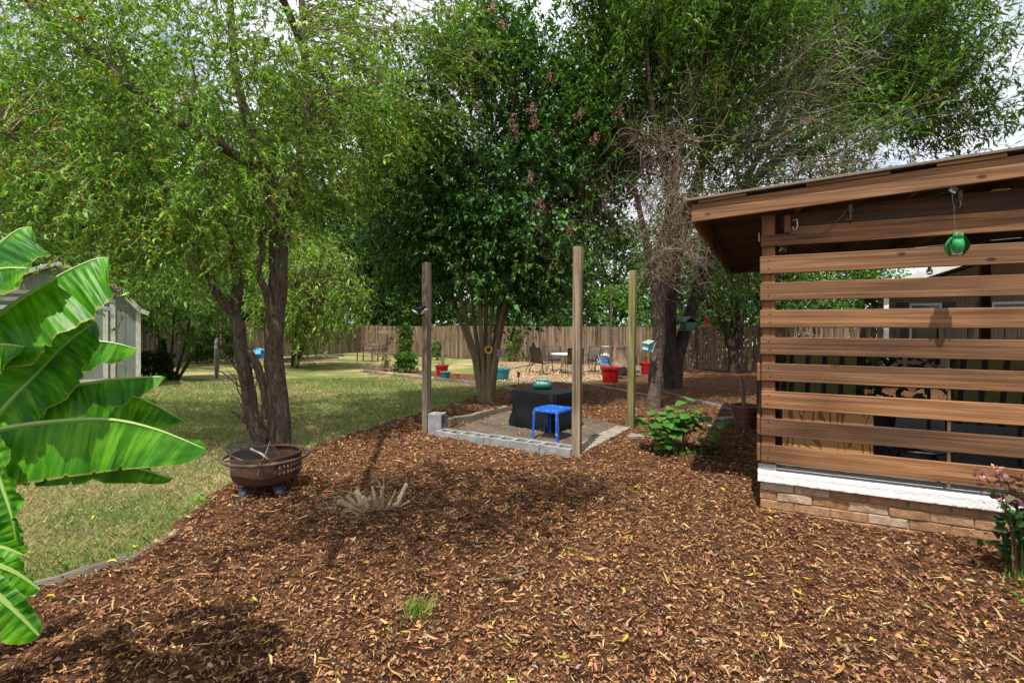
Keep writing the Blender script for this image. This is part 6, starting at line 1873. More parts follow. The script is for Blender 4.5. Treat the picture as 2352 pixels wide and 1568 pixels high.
def plant_stand():
    b = grd(886, 858)
    t = thing('plant_stand', 'tiered rusty wire plant stand with a withered brown plant', 'plant stand', b, 0.2)
    mr = mat_rust('rust_wire', (0.10, 0.07, 0.05), (0.22, 0.16, 0.12), (0.35, 0.3, 0.25))
    for (z, r) in ((1.58, 0.26), (1.50, 0.26), (0.78, 0.36), (0.70, 0.36), (0.22, 0.46), (0.06, 0.46)):
        MB().tube([(r * math.cos(a), r * math.sin(a), z) for a in np.linspace(0, 2 * PI, 25)], 0.012, 5, cap=False).build('tier_ring', mr, t, smooth=True)
    for k in range(4):
        a = k * PI / 2 + 0.3
        MB().tube([(0.6 * math.cos(a), 0.6 * math.sin(a), 0), (0.5 * math.cos(a), 0.5 * math.sin(a), 0.5), (0.36 * math.cos(a), 0.36 * math.sin(a), 0.76)], 0.014, 5).build('leg', mr, t)
    MB().tube([(0, 0, 0), (0, 0, 1.58)], 0.02, 6).build('pole', mr, t)
    for z in (0.74, 1.54):
        mb = MB()
        for k in range(6): mb.tube([(0, 0, z), (0.34 * math.cos(k), 0.34 * math.sin(k), z)], 0.008, 4)
        mb.build('shelf_wires', mr, t)
    cl = Cloud(); n = 620
    q = RNG.random(n)
    pos = b + np.stack([RNG.normal(0, 0.08, n) + 0.18 * np.sin(q * 9) * q, RNG.normal(0, 0.1, n), 0.1 + q * 1.35], 1)
    cl.scatter(OVAL, pos, unit(n) + [0, 0, -0.5], unit(n), RNG.uniform(0.05, 0.11, n), pick([(2, (0.14, 0.065, 0.035)), (1, (0.22, 0.12, 0.07)), (0.6, (0.4, 0.32, 0.25)), (0.4, (0.09, 0.14, 0.03))], n))
    tag(cl.build('withered_plant', M['leaf'], t), kind='stuff')
plant_stand()

def hanging_wheel():
    c = at(498, 822, 6.9)
    t = thing('hanging_wheel', 'weathered wheel rim hanging edge on from the willow', 'wheel', c, math.radians(118))
    mw = mat_plain('weathered_rim', (0.22, 0.195, 0.165), 0.7, var=0.5, scale=10)
    MB().tube([(0.265 * math.cos(a), 0, 0.265 * math.sin(a)) for a in np.linspace(0, 2 * PI, 41)], 0.019, 8, cap=False).build('rim', mw, t, smooth=True)
    for k in range(10):
        a = k * PI / 5
        MB().tube([(0, 0, 0), (0.255 * math.cos(a), 0, 0.255 * math.sin(a))], 0.004, 4).build('spoke', M['metal_gray'], t)
    MB().lathe([(0.025, -0.03), (0.025, 0.03)], 10, cap_top=True).build('hub', M['black_metal'], t).rotation_euler = (PI / 2, 0, 0)
    MB().tube([(0, 0, 0.26), (0.02, 0, 0.8), (0.0, 0, 1.5)], 0.004, 4).build('cord', M['log'], t)
hanging_wheel()

def cart():
    b = grd(602, 858)
    t = thing('garden_cart', 'spoked cart piled with a blue and white cloth behind the willow', 'cart', b, 0.2)
    for s in (-1, 1):
        w = MB().tube([(s * 0.42, 0.36 * math.cos(a), 0.36 + 0.36 * math.sin(a)) for a in np.linspace(0, 2 * PI, 29)], 0.02, 6, cap=False).build('wheel', M['black_metal'], t, smooth=True)
        for k in range(8):
            a = k * PI / 4
            MB().tube([(s * 0.42, 0, 0.36), (s * 0.42, 0.35 * math.cos(a), 0.36 + 0.35 * math.sin(a))], 0.008, 4).build('spoke', M['metal_gray'], w)
    MB().box((0, 0, 0.55), (0.7, 0.9, 0.05)).build('bed', M['metal_gray'], t)
    MB().tube([(0, -0.45, 0.55), (0.0, -1.0, 0.75), (-0.2, -1.1, 0.78)], 0.02, 6).build('handle', M['metal_gray'], t)
    def lump(c, r, mat, name, seed):
        g = np.random.default_rng(seed)
        mb = MB(); n, k = 16, 9
        prof = [(math.sin(q), -math.cos(q)) for q in np.linspace(0.05, PI - 0.05, k)]
        mb.lathe(prof, n)
        V = mb.v[0]; V = V * (1 + 0.18 * g.normal(size=(len(V), 1))) * np.array(r) + np.array(c); mb.v = [V]
        mb.build(name, mat, t, smooth=True)
    lump((-0.1, 0, 0.72), (0.42, 0.4, 0.16), mat_plain('blue_cloth', (0.05, 0.28, 0.5), 0.7, var=0.7, scale=5), 'blue_cloth', 3)
    lump((0.28, 0, 0.82), (0.28, 0.3, 0.13), mat_plain('pale_cloth', (0.55, 0.45, 0.46), 0.8, var=0.3), 'pale_cloth', 4)
cart()

def board_pile():
    a = grd(640, 833); b = grd(790, 826)
    rz = math.atan2(b[1] - a[1], b[0] - a[0])
    t = thing('board_pile', 'pile of old grey boards stacked along the foot of the fence', 'boards', a, rz)
    L = float(np.linalg.norm(b - a)); r = random.Random(5)
    for k in range(9):
        x0 = r.uniform(-0.4, 0.8); l = L - r.uniform(0.2, 1.4)
        MB().box((x0 + l / 2, 0.1 * (k % 3) - 0.1, 0.05 + (k // 3) * 0.075), (l, 0.14, 0.05), rz=r.uniform(-.02, .02)).build('board', M['log'], t, bevel=0.004)
board_pile()

def chiminea():
    b = grd(1426, 869)
    t = thing('chiminea', 'brown bottle shaped clay chiminea behind the mossy post', 'chiminea', b, 0.3)
    m = mat_plain('clay', (0.20, 0.13, 0.085), 0.9, var=0.4, scale=4, c2=(0.09, 0.045, 0.03))
    MB().lathe([(0.16, 0.10), (0.27, 0.16), (0.33, 0.28), (0.31, 0.40), (0.22, 0.53), (0.15, 0.64), (0.13, 0.80), (0.14, 0.95), (0.155, 1.0), (0.13, 1.0), (0.115, 0.9)], 28).build('body', m, t, smooth=True)
    MB().lathe([(0.12, 0), (0.11, 0.01)], 20, cap_top=True).build('mouth', M['black_metal'], t).location = (-0.08, -0.315, 0.30)
    t.children[-1].rotation_euler = (PI / 2 - 0.1, 0, -0.25)
    MB().tube([(0.22 * math.cos(a), 0.22 * math.sin(a), 0.11) for a in np.linspace(0, 2 * PI, 25)], 0.012, 5, cap=False).build('stand_ring', M['black_metal'], t)
    for k in range(3):
        a = k * 2.1
        MB().tube([(0.22 * math.cos(a), 0.22 * math.sin(a), 0.11), (0.27 * math.cos(a), 0.27 * math.sin(a), 0)], 0.012, 5).build('leg', M['black_metal'], t)
    b = grd(1452, 866)
    t = thing('brick_stack', 'low stack of dark bricks beside the chiminea', 'bricks', b, 0.3)
    r = random.Random(2)
    for z in range(5):
        for k in range(3):
            MB().box((0.02 * r.random() + (k - 1) * 0.215 if z % 2 == 0 else 0.0, 0 if z % 2 == 0 else (k - 1) * 0.11, 0.035 + z * 0.072), (0.205, 0.1, 0.068) if z % 2 == 0 else (0.5, 0.1, 0.068), rz=r.uniform(-.05, .05)).build('brick', M['paver'], t, bevel=0.004)
    b = grd(1397, 862)
    t = thing('beach_chair', 'low pale blue folding chair behind the pole pot', 'chair', b, 0.6)
    mf = mat_plain('pale_blue_tube', (0.3, 0.42, 0.46), 0.4, 0.3)
    for s in (-0.25, 0.25):
        MB().tube([(s, -0.25, 0.02), (s, -0.22, 0.4), (s, 0.1, 0.42), (s, 0.3, 0.55)], 0.016, 6).build('side_tube', mf, t, smooth=True)
        MB().tube([(s, 0.3, 0.02), (s, 0.0, 0.25), (s, 0.25, 0.72)], 0.016, 6).build('side_tube', mf, t, smooth=True)
    MB().box((0, 0.0, 0.24), (0.48, 0.42, 0.012)).build('seat', mat_plain('navy_web', (0.03, 0.07, 0.16), 0.8), t)
    MB().box((0, 0.17, 0.48), (0.48, 0.012, 0.42), M=np.array([[1, 0, 0], [0, 0.9, 0.4], [0, -0.4, 0.9]])).build('backrest', mat_plain('navy_web2', (0.05, 0.10, 0.2), 0.8), t)
    # a metal chair tucked beside the chiminea
    o = copy_tree(proto); x, y = grd(1440, 864)[:2] + np.array([0.05, 0.3])
    o.location = (x, y, float(gz(x, y)) + 0.02); o.rotation_euler = (0, 0, 2.4)
    tag(o, 'brown sling chair tucked between chiminea and mossy post', 'chair', 'chairs round the patio table')
chiminea()

def statue():
    b = grd(1389, 848)
    t = thing('garden_statue', 'white stone figure carrying a shallow bowl near the fence', 'statue', b, -0.4)
    m = mat_plain('white_stone', (0.55, 0.53, 0.48), 0.8, var=0.3, scale=9)
    MB().lathe([(0.24, 0), (0.24, 0.06), (0.19, 0.09), (0.18, 0.14)], 20, cap_top=True).build('plinth', m, t, smooth=True)
    # kneeling figure: skin surface grown over a small skeleton
    J = [(0, 0, 0.28), (0.02, 0, 0.48), (0.04, 0.0, 0.62), (0.08, -0.02, 0.74), (-0.13, -0.1, 0.20), (-0.05, -0.22, 0.22), (0.14, -0.12, 0.28), (0.2, -0.02, 0.16), (-0.12, 0.0, 0.60), (-0.18, -0.12, 0.50), (-0.06, -0.16, 0.62), (0.16, 0.02, 0.58), (0.22, -0.1, 0.46), (0.12, -0.18, 0.56), (0.09, -0.03, 0.81)]
    E = [(0, 1), (1, 2), (2, 3), (3, 14), (0, 4), (4, 5), (0, 6), (6, 7), (2, 8), (8, 9), (9, 10), (2, 11), (11, 12), (12, 13)]
    R = [0.12, 0.10, 0.09, 0.05, 0.08, 0.06, 0.08, 0.055, 0.05, 0.042, 0.035, 0.05, 0.042, 0.035, 0.075]
    me = bpy.data.meshes.new('figure'); me.from_pydata(J, E, [])
    o = bpy.data.objects.new('figure', me); COL.objects.link(o); o.parent = t; me.materials.append(m)
    sk = o.modifiers.new('skin', 'SKIN'); sb = o.modifiers.new('sub', 'SUBSURF'); sb.levels = sb.render_levels = 2
    for i, v in enumerate(me.skin_vertices[0].data): v.radius = (R[i], R[i]); v.use_root = (i == 0)
    MB().lathe([(0.03, 0.86), (0.05, 0.9), (0.13, 0.93), (0.17, 0.97), (0.16, 0.975), (0.04, 0.935)], 22, (0.06, -0.03, 0)).build('bowl', m, t, smooth=True)
statue()

def solar_light():
    b = grd(1191, 886)
    t = thing('path_light', 'small black solar path light on a stake before the patio', 'lamp', b, 0)
    MB().tube([(0, 0, 0), (0, 0, 0.24)], 0.010, 6).build('stake', M['black_metal'], t)
    MB().lathe([(0.02, 0.23), (0.045, 0.30), (0.048, 0.34)], 12).build('lens', M['metal_gray'], t)
    MB().lathe([(0.06, 0.342), (0.055, 0.36), (0.02, 0.37)], 12, cap_top=True).build('cap', M['black_metal'], t)
solar_light()

def rusty_pot():
    p = grd(1712, 985)
    t = thing('ribbed_pot', 'rusty red ribbed pot with a wooden stake beside the porch corner', 'pot', p, 0)
    m = mat_plain('oxblood_glaze', (0.13, 0.035, 0.028), 0.5, var=0.4, scale=5)
    prof = []
    for k in range(9):
        z = 0.02 + k * 0.036; r = 0.13 + 0.008 * k
        prof += [(r - 0.012, z), (r + 0.004, z + 0.018)]
    MB().lathe(prof + [(0.19, 0.35), (0.17, 0.35), (0.16, 0.3)], 28).build('pot_body', m, t, smooth=True)
    MB().tube([(0.0, 0, 0.2), (-0.05, 0.03, 0.72)], [0.028, 0.024], 7).build('stake', M['log'], t, smooth=True)
rusty_pot()
# ---------------------------------------------------------------- banana plant
def mat_banana():
    m, nt, b, out = new_mat('banana_leaf')
    a = nd(nt, 'ShaderNodeVertexColor', layer_name='Col')      # x: metres along the rib, y: 0 rib .. 1 margin
    sp = nt.nodes.new('ShaderNodeSeparateColor'); nt.links.new(a.outputs['Color'], sp.inputs['Color'])
    cv = nt.nodes.new('ShaderNodeCombineXYZ')
    nt.links.new(sp.outputs[0], cv.inputs[0]); nt.links.new(sp.outputs[1], cv.inputs[1]); nt.links.new(sp.outputs[2], cv.inputs[2])
    mp = nd(nt, 'ShaderNodeMapping'); mp.inputs['Scale'].default_value = (46.0, 0.5, 3.0); nt.links.new(cv.outputs[0], mp.inputs['Vector'])
    n = nd(nt, 'ShaderNodeTexNoise', Scale=1.0, Detail=5, Roughness=0.7); nt.links.new(mp.outputs[0], n.inputs['Vector'])
    mp2 = nd(nt, 'ShaderNodeMapping'); mp2.inputs['Scale'].default_value = (7.0, 1.2, 3.0); nt.links.new(cv.outputs[0], mp2.inputs['Vector'])
    n2 = nd(nt, 'ShaderNodeTexNoise', Scale=1.0, Detail=3); nt.links.new(mp2.outputs[0], n2.inputs['Vector'])
    ad = nd(nt, 'ShaderNodeMath', operation='ADD'); nt.links.new(n.outputs['Fac'], ad.inputs[0]); nt.links.new(n2.outputs['Fac'], ad.inputs[1])
    hf = nd(nt, 'ShaderNodeMath', operation='MULTIPLY'); hf.inputs[1].default_value = 0.5; nt.links.new(ad.outputs[0], hf.inputs[0])
    col = ramp(nt, hf.outputs[0], [(0.38, (0.016, 0.11, 0.005)), (0.5, (0.05, 0.22, 0.008)), (0.62, (0.15, 0.40, 0.016))])
    mx = nd(nt, 'ShaderNodeMixRGB'); nt.links.new(ramp(nt, sp.outputs[1], [(0.955, (0, 0, 0)), (1.0, (1, 1, 1))]), mx.inputs['Fac'])
    nt.links.new(col, mx.inputs['Color1']); mx.inputs['Color2'].default_value = (0.33, 0.31, 0.07, 1)
    mr = nd(nt, 'ShaderNodeMixRGB'); nt.links.new(ramp(nt, sp.outputs[1], [(0.0, (1, 1, 1)), (0.035, (0, 0, 0))]), mr.inputs['Fac'])
    nt.links.new(mx.outputs['Color'], mr.inputs['Color1']); mr.inputs['Color2'].default_value = (0.28, 0.42, 0.10, 1)
    nt.links.new(mr.outputs['Color'], b.inputs['Base Color'])
    b.inputs['Roughness'].default_value = 0.42
    b.inputs['Specular IOR Level'].default_value = 0.28
    bump(nt, b, n.outputs['Fac'], 0.25, 0.004)
    t = nt.nodes.new('ShaderNodeBsdfTranslucent')
    mu = nd(nt, 'ShaderNodeMixRGB', blend_type='MULTIPLY'); mu.inputs['Fac'].default_value = 1; mu.inputs['Color2'].default_value = (1.9, 1.5, 0.6, 1)
    nt.links.new(mr.outputs['Color'], mu.inputs['Color1']); nt.links.new(mu.outputs['Color'], t.inputs['Color'])
    ms = nt.nodes.new('ShaderNodeMixShader'); ms.inputs['Fac'].default_value = 0.42
    nt.links.new(b.outputs[0], ms.inputs[1]); nt.links.new(t.outputs[0], ms.inputs[2]); nt.links.new(ms.outputs[0], out.inputs['Surface'])
    return m
M['banana'] = mat_banana()
M['banana_stem'] = mat_plain('banana_stem', (0.12, 0.2, 0.05), 0.5, var=0.4, scale=5, c2=(0.12, 0.09, 0.04))
def banana():
    base = np.array([-2.15, 1.75, 0.0])
    t = thing('banana_plant', 'banana plant with broad glossy green leaves reaching in from the left', 'plant', base, 0)
    for k, (dx, dy, h) in enumerate(((0, 0, 1.5), (-0.25, 0.2, 1.2))):
        MB().tube([(dx, dy, -0.05), (dx, dy, h * 0.5), (dx + 0.05, dy, h)], [0.11, 0.09, 0.055], 12).build('pseudostem', M['banana_stem'], t, smooth=True)
    def spline(P, n):
        P = np.array(P, float); t_ = np.linspace(0, len(P) - 1, n); Q = np.zeros((n, 3))
        for j in range(n):
            i = min(int(t_[j]), len(P) - 2); f = t_[j] - i
            p0 = P[max(i - 1, 0)]; p1 = P[i]; p2 = P[i + 1]; p3 = P[min(i + 2, len(P) - 1)]
            Q[j] = 0.5 * ((2 * p1) + (p2 - p0) * f + (2 * p0 - 5 * p1 + 4 * p2 - p3) * f * f + (3 * p1 - p0 - 3 * p2 + p3) * f ** 3)
        return Q
    def leaf(mid, W, dirs, seed, droop=0.25, tip=3.0, notch=(), bw=0.25):
        r = np.random.default_rng(seed)
        n, k = 90, 14
        Q = spline([at(*p) for p in mid], n)
        T = np.gradient(Q, axis=0); T /= np.linalg.norm(T, axis=1, keepdims=True)
        seg = np.concatenate([[0], np.cumsum(np.linalg.norm(np.diff(Q, axis=0), axis=1))])
        q = np.linspace(0, 1, n)
        prof = np.clip(bw + q / 0.25, 0, 1) ** 0.6 * np.clip(1 - q ** tip, 0, 1) ** 0.62
        rows, attr = [], []
        for h, (D, Wk) in enumerate(zip(dirs, W)):
            D = np.array(D, float)
            Dp = D[None] - T * (T @ D)[:, None]; Dp /= np.linalg.norm(Dp, axis=1, keepdims=True)
            N = np.cross(T, Dp)
            edge = 1 + 0.015 * np.cumsum(r.normal(0, 0.25, n)) * 0.3
            tears = [(r.uniform(0.25, 0.95), 0.005, r.uniform(0.08, 0.4)) for _ in range(4)]
            for (c, w_, dep) in list(notch) + tears:
                edge = edge * (1 - dep * np.exp(-((q - c) / w_) ** 2))
            w = Wk * prof * edge
            s = np.linspace(0, 1, k)
            ph = r.uniform(0, 6.3, 3)
            rip = 0.010 * np.sin(seg * 42 + ph[0]) + 0.006 * np.sin(seg * 95 + ph[1]) + 0.014 * np.sin(seg * 13 + ph[2])
            pleat = 0.0016 * np.sign(np.sin(seg * 260))
            G = np.zeros((n, k, 3)); A = np.zeros((n, k, 3))
            for j, ss in enumerate(s):
                off = w[:, None] * ss
                G[:, j] = Q + Dp * off + np.array([0, 0, -1.0]) * (droop * ss ** 2 * w)[:, None] + N * ((rip * ss ** 1.3 + pleat * min(1, ss * 4)) * np.clip(prof * 1.2, 0, 1))[:, None] - T * (0.10 * ss * w)[:, None] * -1.0
                A[:, j, 0] = seg + 0.25 * ss * w; A[:, j, 1] = ss; A[:, j, 2] = seed * 1.7 + h * 0.9
            rows.append(G); attr.append(A)
        mb = MB()
        for G in rows: mb.grid(G)
        o = mb.build('leaf_blade', M['banana'], t, world=True, smooth=True)
        ca = o.data.color_attributes.new('Col', 'FLOAT_COLOR', 'POINT')
        C = np.concatenate([a.reshape(-1, 3) for a in attr]); ca.data.foreach_set('color', np.concatenate([C, np.ones((len(C), 1))], 1).astype(np.float32).ravel())
        # rib and stalk back to the stem
        rad = np.linspace(0.011, 0.002, n)
        m2 = MB(); m2.tube(Q[::3] + np.array([0, 0, -0.003]), rad[::3], 6)
        m2.build('midrib', M['banana_rib'], o, world=True, smooth=True)
        top = base + np.array([0.03, 0, 1.35])
        m3 = MB(); m3.tube(spline([top, (top + Q[0]) / 2 + np.array([0, 0, 0.08]), Q[0]], 10), np.linspace(0.022, 0.011, 10), 7)
        m3.build('stalk', M['banana_rib'], o, world=True, smooth=True)
    M['banana_rib'] = mat_plain('banana_rib', (0.22, 0.34, 0.075), 0.45, var=0.2)
    dn = (0.05, -0.25, -1.0)
    back = (0.0, 0.9, -0.35)
    leaf([(-90, 1015, 1.52), (0, 984, 1.53), (120, 966, 1.54), (250, 961, 1.56), (360, 984, 1.58), (474, 1030, 1.60)], (0.175, 0.12), (dn, back), 1, 0.05, 3.4, ((0.45, 0.006, 0.05), (0.62, 0.004, 0.06)))
    leaf([(10, 975, 1.66), (70, 925, 1.66), (150, 890, 1.67), (240, 872, 1.69), (310, 865, 1.71), (374, 863, 1.73)], (0.105, 0.1), ((0.12, -0.3, -1.0), back), 2, 0.05, 4.0, ((0.52, 0.05, 0.25), (0.78, 0.03, 0.18)))
    leaf([(60, 960, 1.84), (180, 915, 1.86), (290, 906, 1.88), (360, 930, 1.9), (420, 964, 1.92)], (0.12, 0.1), (dn, back), 3, 0.05, 3.0)
    leaf([(-30, 985, 1.60), (20, 925, 1.62), (80, 862, 1.65), (150, 790, 1.70), (218, 738, 1.75)], (0.145, 0.12), ((0.75, -0.45, -0.75), (-0.55, -0.25, 0.35)), 4, 0.12, 4.0)
    leaf([(30, 830, 1.92), (110, 795, 1.93), (200, 782, 1.95), (260, 786, 1.97), (316, 800, 1.99)], (0.125, 0.1), (dn, back), 5, 0.05, 3.2, ((0.7, 0.05, 0.15),))
    leaf([(-100, 800, 1.50), (-20, 735, 1.52), (60, 678, 1.55), (150, 625, 1.60), (215, 595, 1.63), (248, 592, 1.65)], (0.19, 0.14), ((0.55, -0.35, -0.85), (-0.2, 0.9, 0.2)), 6, 0.12, 5.0, ((0.8, 0.02, 0.1),))
    leaf([(-120, 720, 1.46), (-60, 640, 1.48), (-10, 570, 1.50), (40, 528, 1.53), (72, 520, 1.55)], (0.15, 0.12), ((0.85, -0.3, -0.55), (-0.3, 0.9, 0.2)), 7, 0.1, 4.5)
    leaf([(-90, 660, 1.36), (-40, 632, 1.36), (10, 615, 1.36), (64, 614, 1.37)], (0.07, 0.05), ((0.25, -0.5, -0.85), (0.0, 0.9, 0.3)), 8, 0.05, 4.0)
    leaf([(-60, 1000, 1.48), (-15, 1060, 1.47), (12, 1130, 1.46), (30, 1190, 1.45), (37, 1240, 1.45)], (0.085, 0.09), ((0.9, -0.3, 0.1), (-0.9, -0.3, 0.0)), 9, 0.2, 5.0, ((0.72, 0.02, 0.3), (0.85, 0.02, 0.35)))
    leaf([(-40, 1040, 1.72), (80, 1062, 1.73), (200, 1062, 1.75), (310, 1072, 1.77), (397, 1098, 1.79)], (0.075, 0.1), (dn, back), 10, 0.05, 3.2, ((0.55, 0.03, 0.25),))
    leaf([(-110, 1240, 1.40), (-40, 1250, 1.40), (10, 1256, 1.40), (54, 1272, 1.41)], (0.075, 0.07), ((0.05, -0.4, -0.9), back), 11, 0.05, 3.5)
    leaf([(-110, 1275, 1.32), (-30, 1288, 1.32), (35, 1312, 1.33), (94, 1352, 1.34)], (0.07, 0.06), ((-0.1, -0.4, -0.9), back), 12, 0.05, 3.5)
    leaf([(-90, 1300, 1.18), (-30, 1345, 1.18), (30, 1395, 1.19), (92, 1458, 1.20)], (0.075, 0.03), ((-0.4, -0.4, -0.8), (0.4, 0.6, 0.2)), 13, 0.1, 3.5)
    leaf([(-140, 860, 1.42), (-70, 815, 1.43), (0, 790, 1.44), (58, 795, 1.45)], (0.10, 0.08), ((0.15, -0.4, -0.9), back), 14, 0.05, 3.5, ((0.7, 0.03, 0.2),))
banana()

# ---------------------------------------------------------------- hydrangea
def ovate_tpl(n=6, w=0.86, fold=0.08, arch=0.18, ser=0.03):
    """broad toothed leaf with a folded midrib, unit length along x"""
    t = np.linspace(0, 1, n + 1)
    V, F = [], []
    for i, q in enumerate(t):
        h = w / 2 * math.sin(PI * q ** 0.75) ** 0.8 if 0 < i < n else 0
        z = arch * math.sin(PI * q * 0.6) - arch * 1.2 * q * q
        V.append((q, 0, z))
        V.append((q + ser * (i % 2), h, z + fold * h * 1.2 - 0.25 * h * h)); V.append((q + ser * (i % 2), -h, z + fold * h * 1.2 - 0.25 * h * h))
    for i in range(n):
        a, b = 3 * i, 3 * (i + 1)
        F += [[a, b, b + 1], [a, b + 1, a + 1], [a, a + 2, b + 2], [a, b + 2, b]]
    return np.array(V), np.array(F)
BIGLEAF = [ovate_tpl(), ovate_tpl(6, 0.8, 0.04, 0.28), ovate_tpl(6, 0.88, 0.14, 0.1)]
def hydrangea():
    b = grd(1556, 1044)
    t = thing('hydrangea', 'leafy green hydrangea bush growing in the mulch near the mossy post', 'shrub', b, 0)
    tw = Cloud(); cl = Cloud()
    n = 26
    a = RNG.uniform(0, 2 * PI, n); r = np.sqrt(RNG.random(n)) * 0.40
    tip = b + np.stack([r * np.cos(a) * 1.05, r * np.sin(a) * 0.8, 0.30 + RNG.random(n) * 0.30 - r * 0.25], 1)
    tip[:4, 2] += 0.10; tip[0, 0] = b[0] - 0.25; tip[1, 0] = b[0] + 0.42; tip[1, 2] = b[2] + 0.45
    org = b + np.stack([np.cos(a) * 0.06, np.sin(a) * 0.06, np.zeros(n)], 1)
    q = np.linspace(0, 1, 6)[None, :, None]
    P = org[:, None] * (1 - q) + tip[:, None] * q + np.stack([np.zeros_like(q[..., 0]), np.zeros_like(q[..., 0]), 0.06 * np.sin(PI * q[..., 0])], -1)
    tw.tubes(P, np.full((n, 6), 0.005), pick([(1, (0.16, 0.17, 0.06)), (1, (0.14, 0.10, 0.06))], n), 5)
    tw.build('stems', M['twig'], t)
    for k in range(n):
        nl = 7
        az = a[k] + np.arange(nl) * 2.4 + RNG.normal(0, 0.3, nl)
        h = np.array([0, 0.0, -0.02, -0.07, -0.08, -0.15, -0.17])
        f = np.clip(1 + h / 0.5, 0, 1)
        pos = org[k] * (1 - f[:, None]) + tip[k] * f[:, None]
        d = np.stack([np.cos(az), np.sin(az), RNG.uniform(-0.35, 0.15, nl)], 1)
        cl.scatter(BIGLEAF, pos + d * 0.015, d, np.stack([RNG.normal(0, .15, nl), RNG.normal(-0.25, .15, nl), np.ones(nl)], 1), RNG.uniform(0.115, 0.17, nl) * np.array([0.6, 0.8, 1, 1, 1, 0.9, 0.8]), pick([(3, (0.07, 0.18, 0.025)), (2, (0.105, 0.235, 0.036)), (1, (0.045, 0.125, 0.02)), (0.04, (0.35, 0.33, 0.05))], nl, 0.15))
    # lower feathery growth at the foot
    n = 160
    pos = b + np.stack([RNG.normal(0, 0.2, n), RNG.normal(-0.05, 0.15, n), np.abs(RNG.normal(0.03, 0.06, n))], 1)
    cl.scatter(OVAL, pos, unit(n) + [0, 0, 0.6], unit(n), RNG.uniform(0.03, 0.07, n), pick(MG, n))
    cl.build('foliage', mat_leaf('hydrangea_leaf', 0.3, 0.4, (1.3, 1.25, 0.6), 0.4), t, smooth=True)
hydrangea()

def rose():
    b = grd(2334, 1338)
    t = thing('rose_bush', 'rose bush with dark leaves and reddish tips before the brick base', 'shrub', b, 0)
    tw = Cloud(); cl = Cloud()
    tips = [(2240, 1075), (2262, 1100), (2290, 1080), (2300, 1130), (2330, 1120), (2345, 1090), (2370, 1130), (2280, 1180), (2310, 1200), (2350, 1210), (2265, 1245), (2390, 1100), (2400, 1180), (2310, 1290), (2365, 1290), (2335, 1170)]
    for k, (u, v) in enumerate(tips):
        d = b[1] + RNG.normal(0, 0.12)
        tip = at(u, v, d)
        org = b + RNG.normal(0, 0.02, 3) * [1, 1, 0]
        q = np.linspace(0, 1, 8)[:, None]
        P = org * (1 - q) + tip * q + np.array([0.0, 0, 0.10]) * np.sin(PI * q) + np.array([0.05, 0, 0]) * np.sin(PI * q)
        tw.tubes(P[None], np.linspace(0.006, 0.002, 8)[None], pick([(1, (0.07, 0.10, 0.03)), (1, (0.12, 0.06, 0.035))], 1), 5)
        n = 30
        f = RNG.uniform(0.35, 1, n); i = np.clip((f * 7).astype(int), 0, 6)
        pos = P[i] + RNG.normal(0, 0.028, (n, 3))
        red = (tip[2] > b[2] + 0.48) & (f > 0.72)
        c = np.where(red[:, None], pick([(2, (0.13, 0.055, 0.05)), (1, (0.2, 0.10, 0.085)), (1, (0.12, 0.11, 0.06))], n), pick([(2, (0.032, 0.085, 0.022)), (1, (0.05, 0.12, 0.03)), (1, (0.02, 0.06, 0.02))], n))
        cl.scatter(BIGLEAF, pos, unit(n) + [0, 0, 0.1], unit(n) * 0.6 + [0, 0, 1], RNG.uniform(0.028, 0.055, n), c)
        if k in (1, 2, 6, 9):                       # pink buds
            m = 18
            cl.scatter(OVAL, tip + RNG.normal(0, 0.008, (m, 3)), unit(m) + [0, 0, 0.8], unit(m), RNG.uniform(0.02, 0.034, m), pick([(1, (0.55, 0.2, 0.2)), (1, (0.5, 0.28, 0.22))], m))
    tw.build('stems', M['twig'], t)
    cl.build('foliage', M['leaf_dark'], t)
rose()

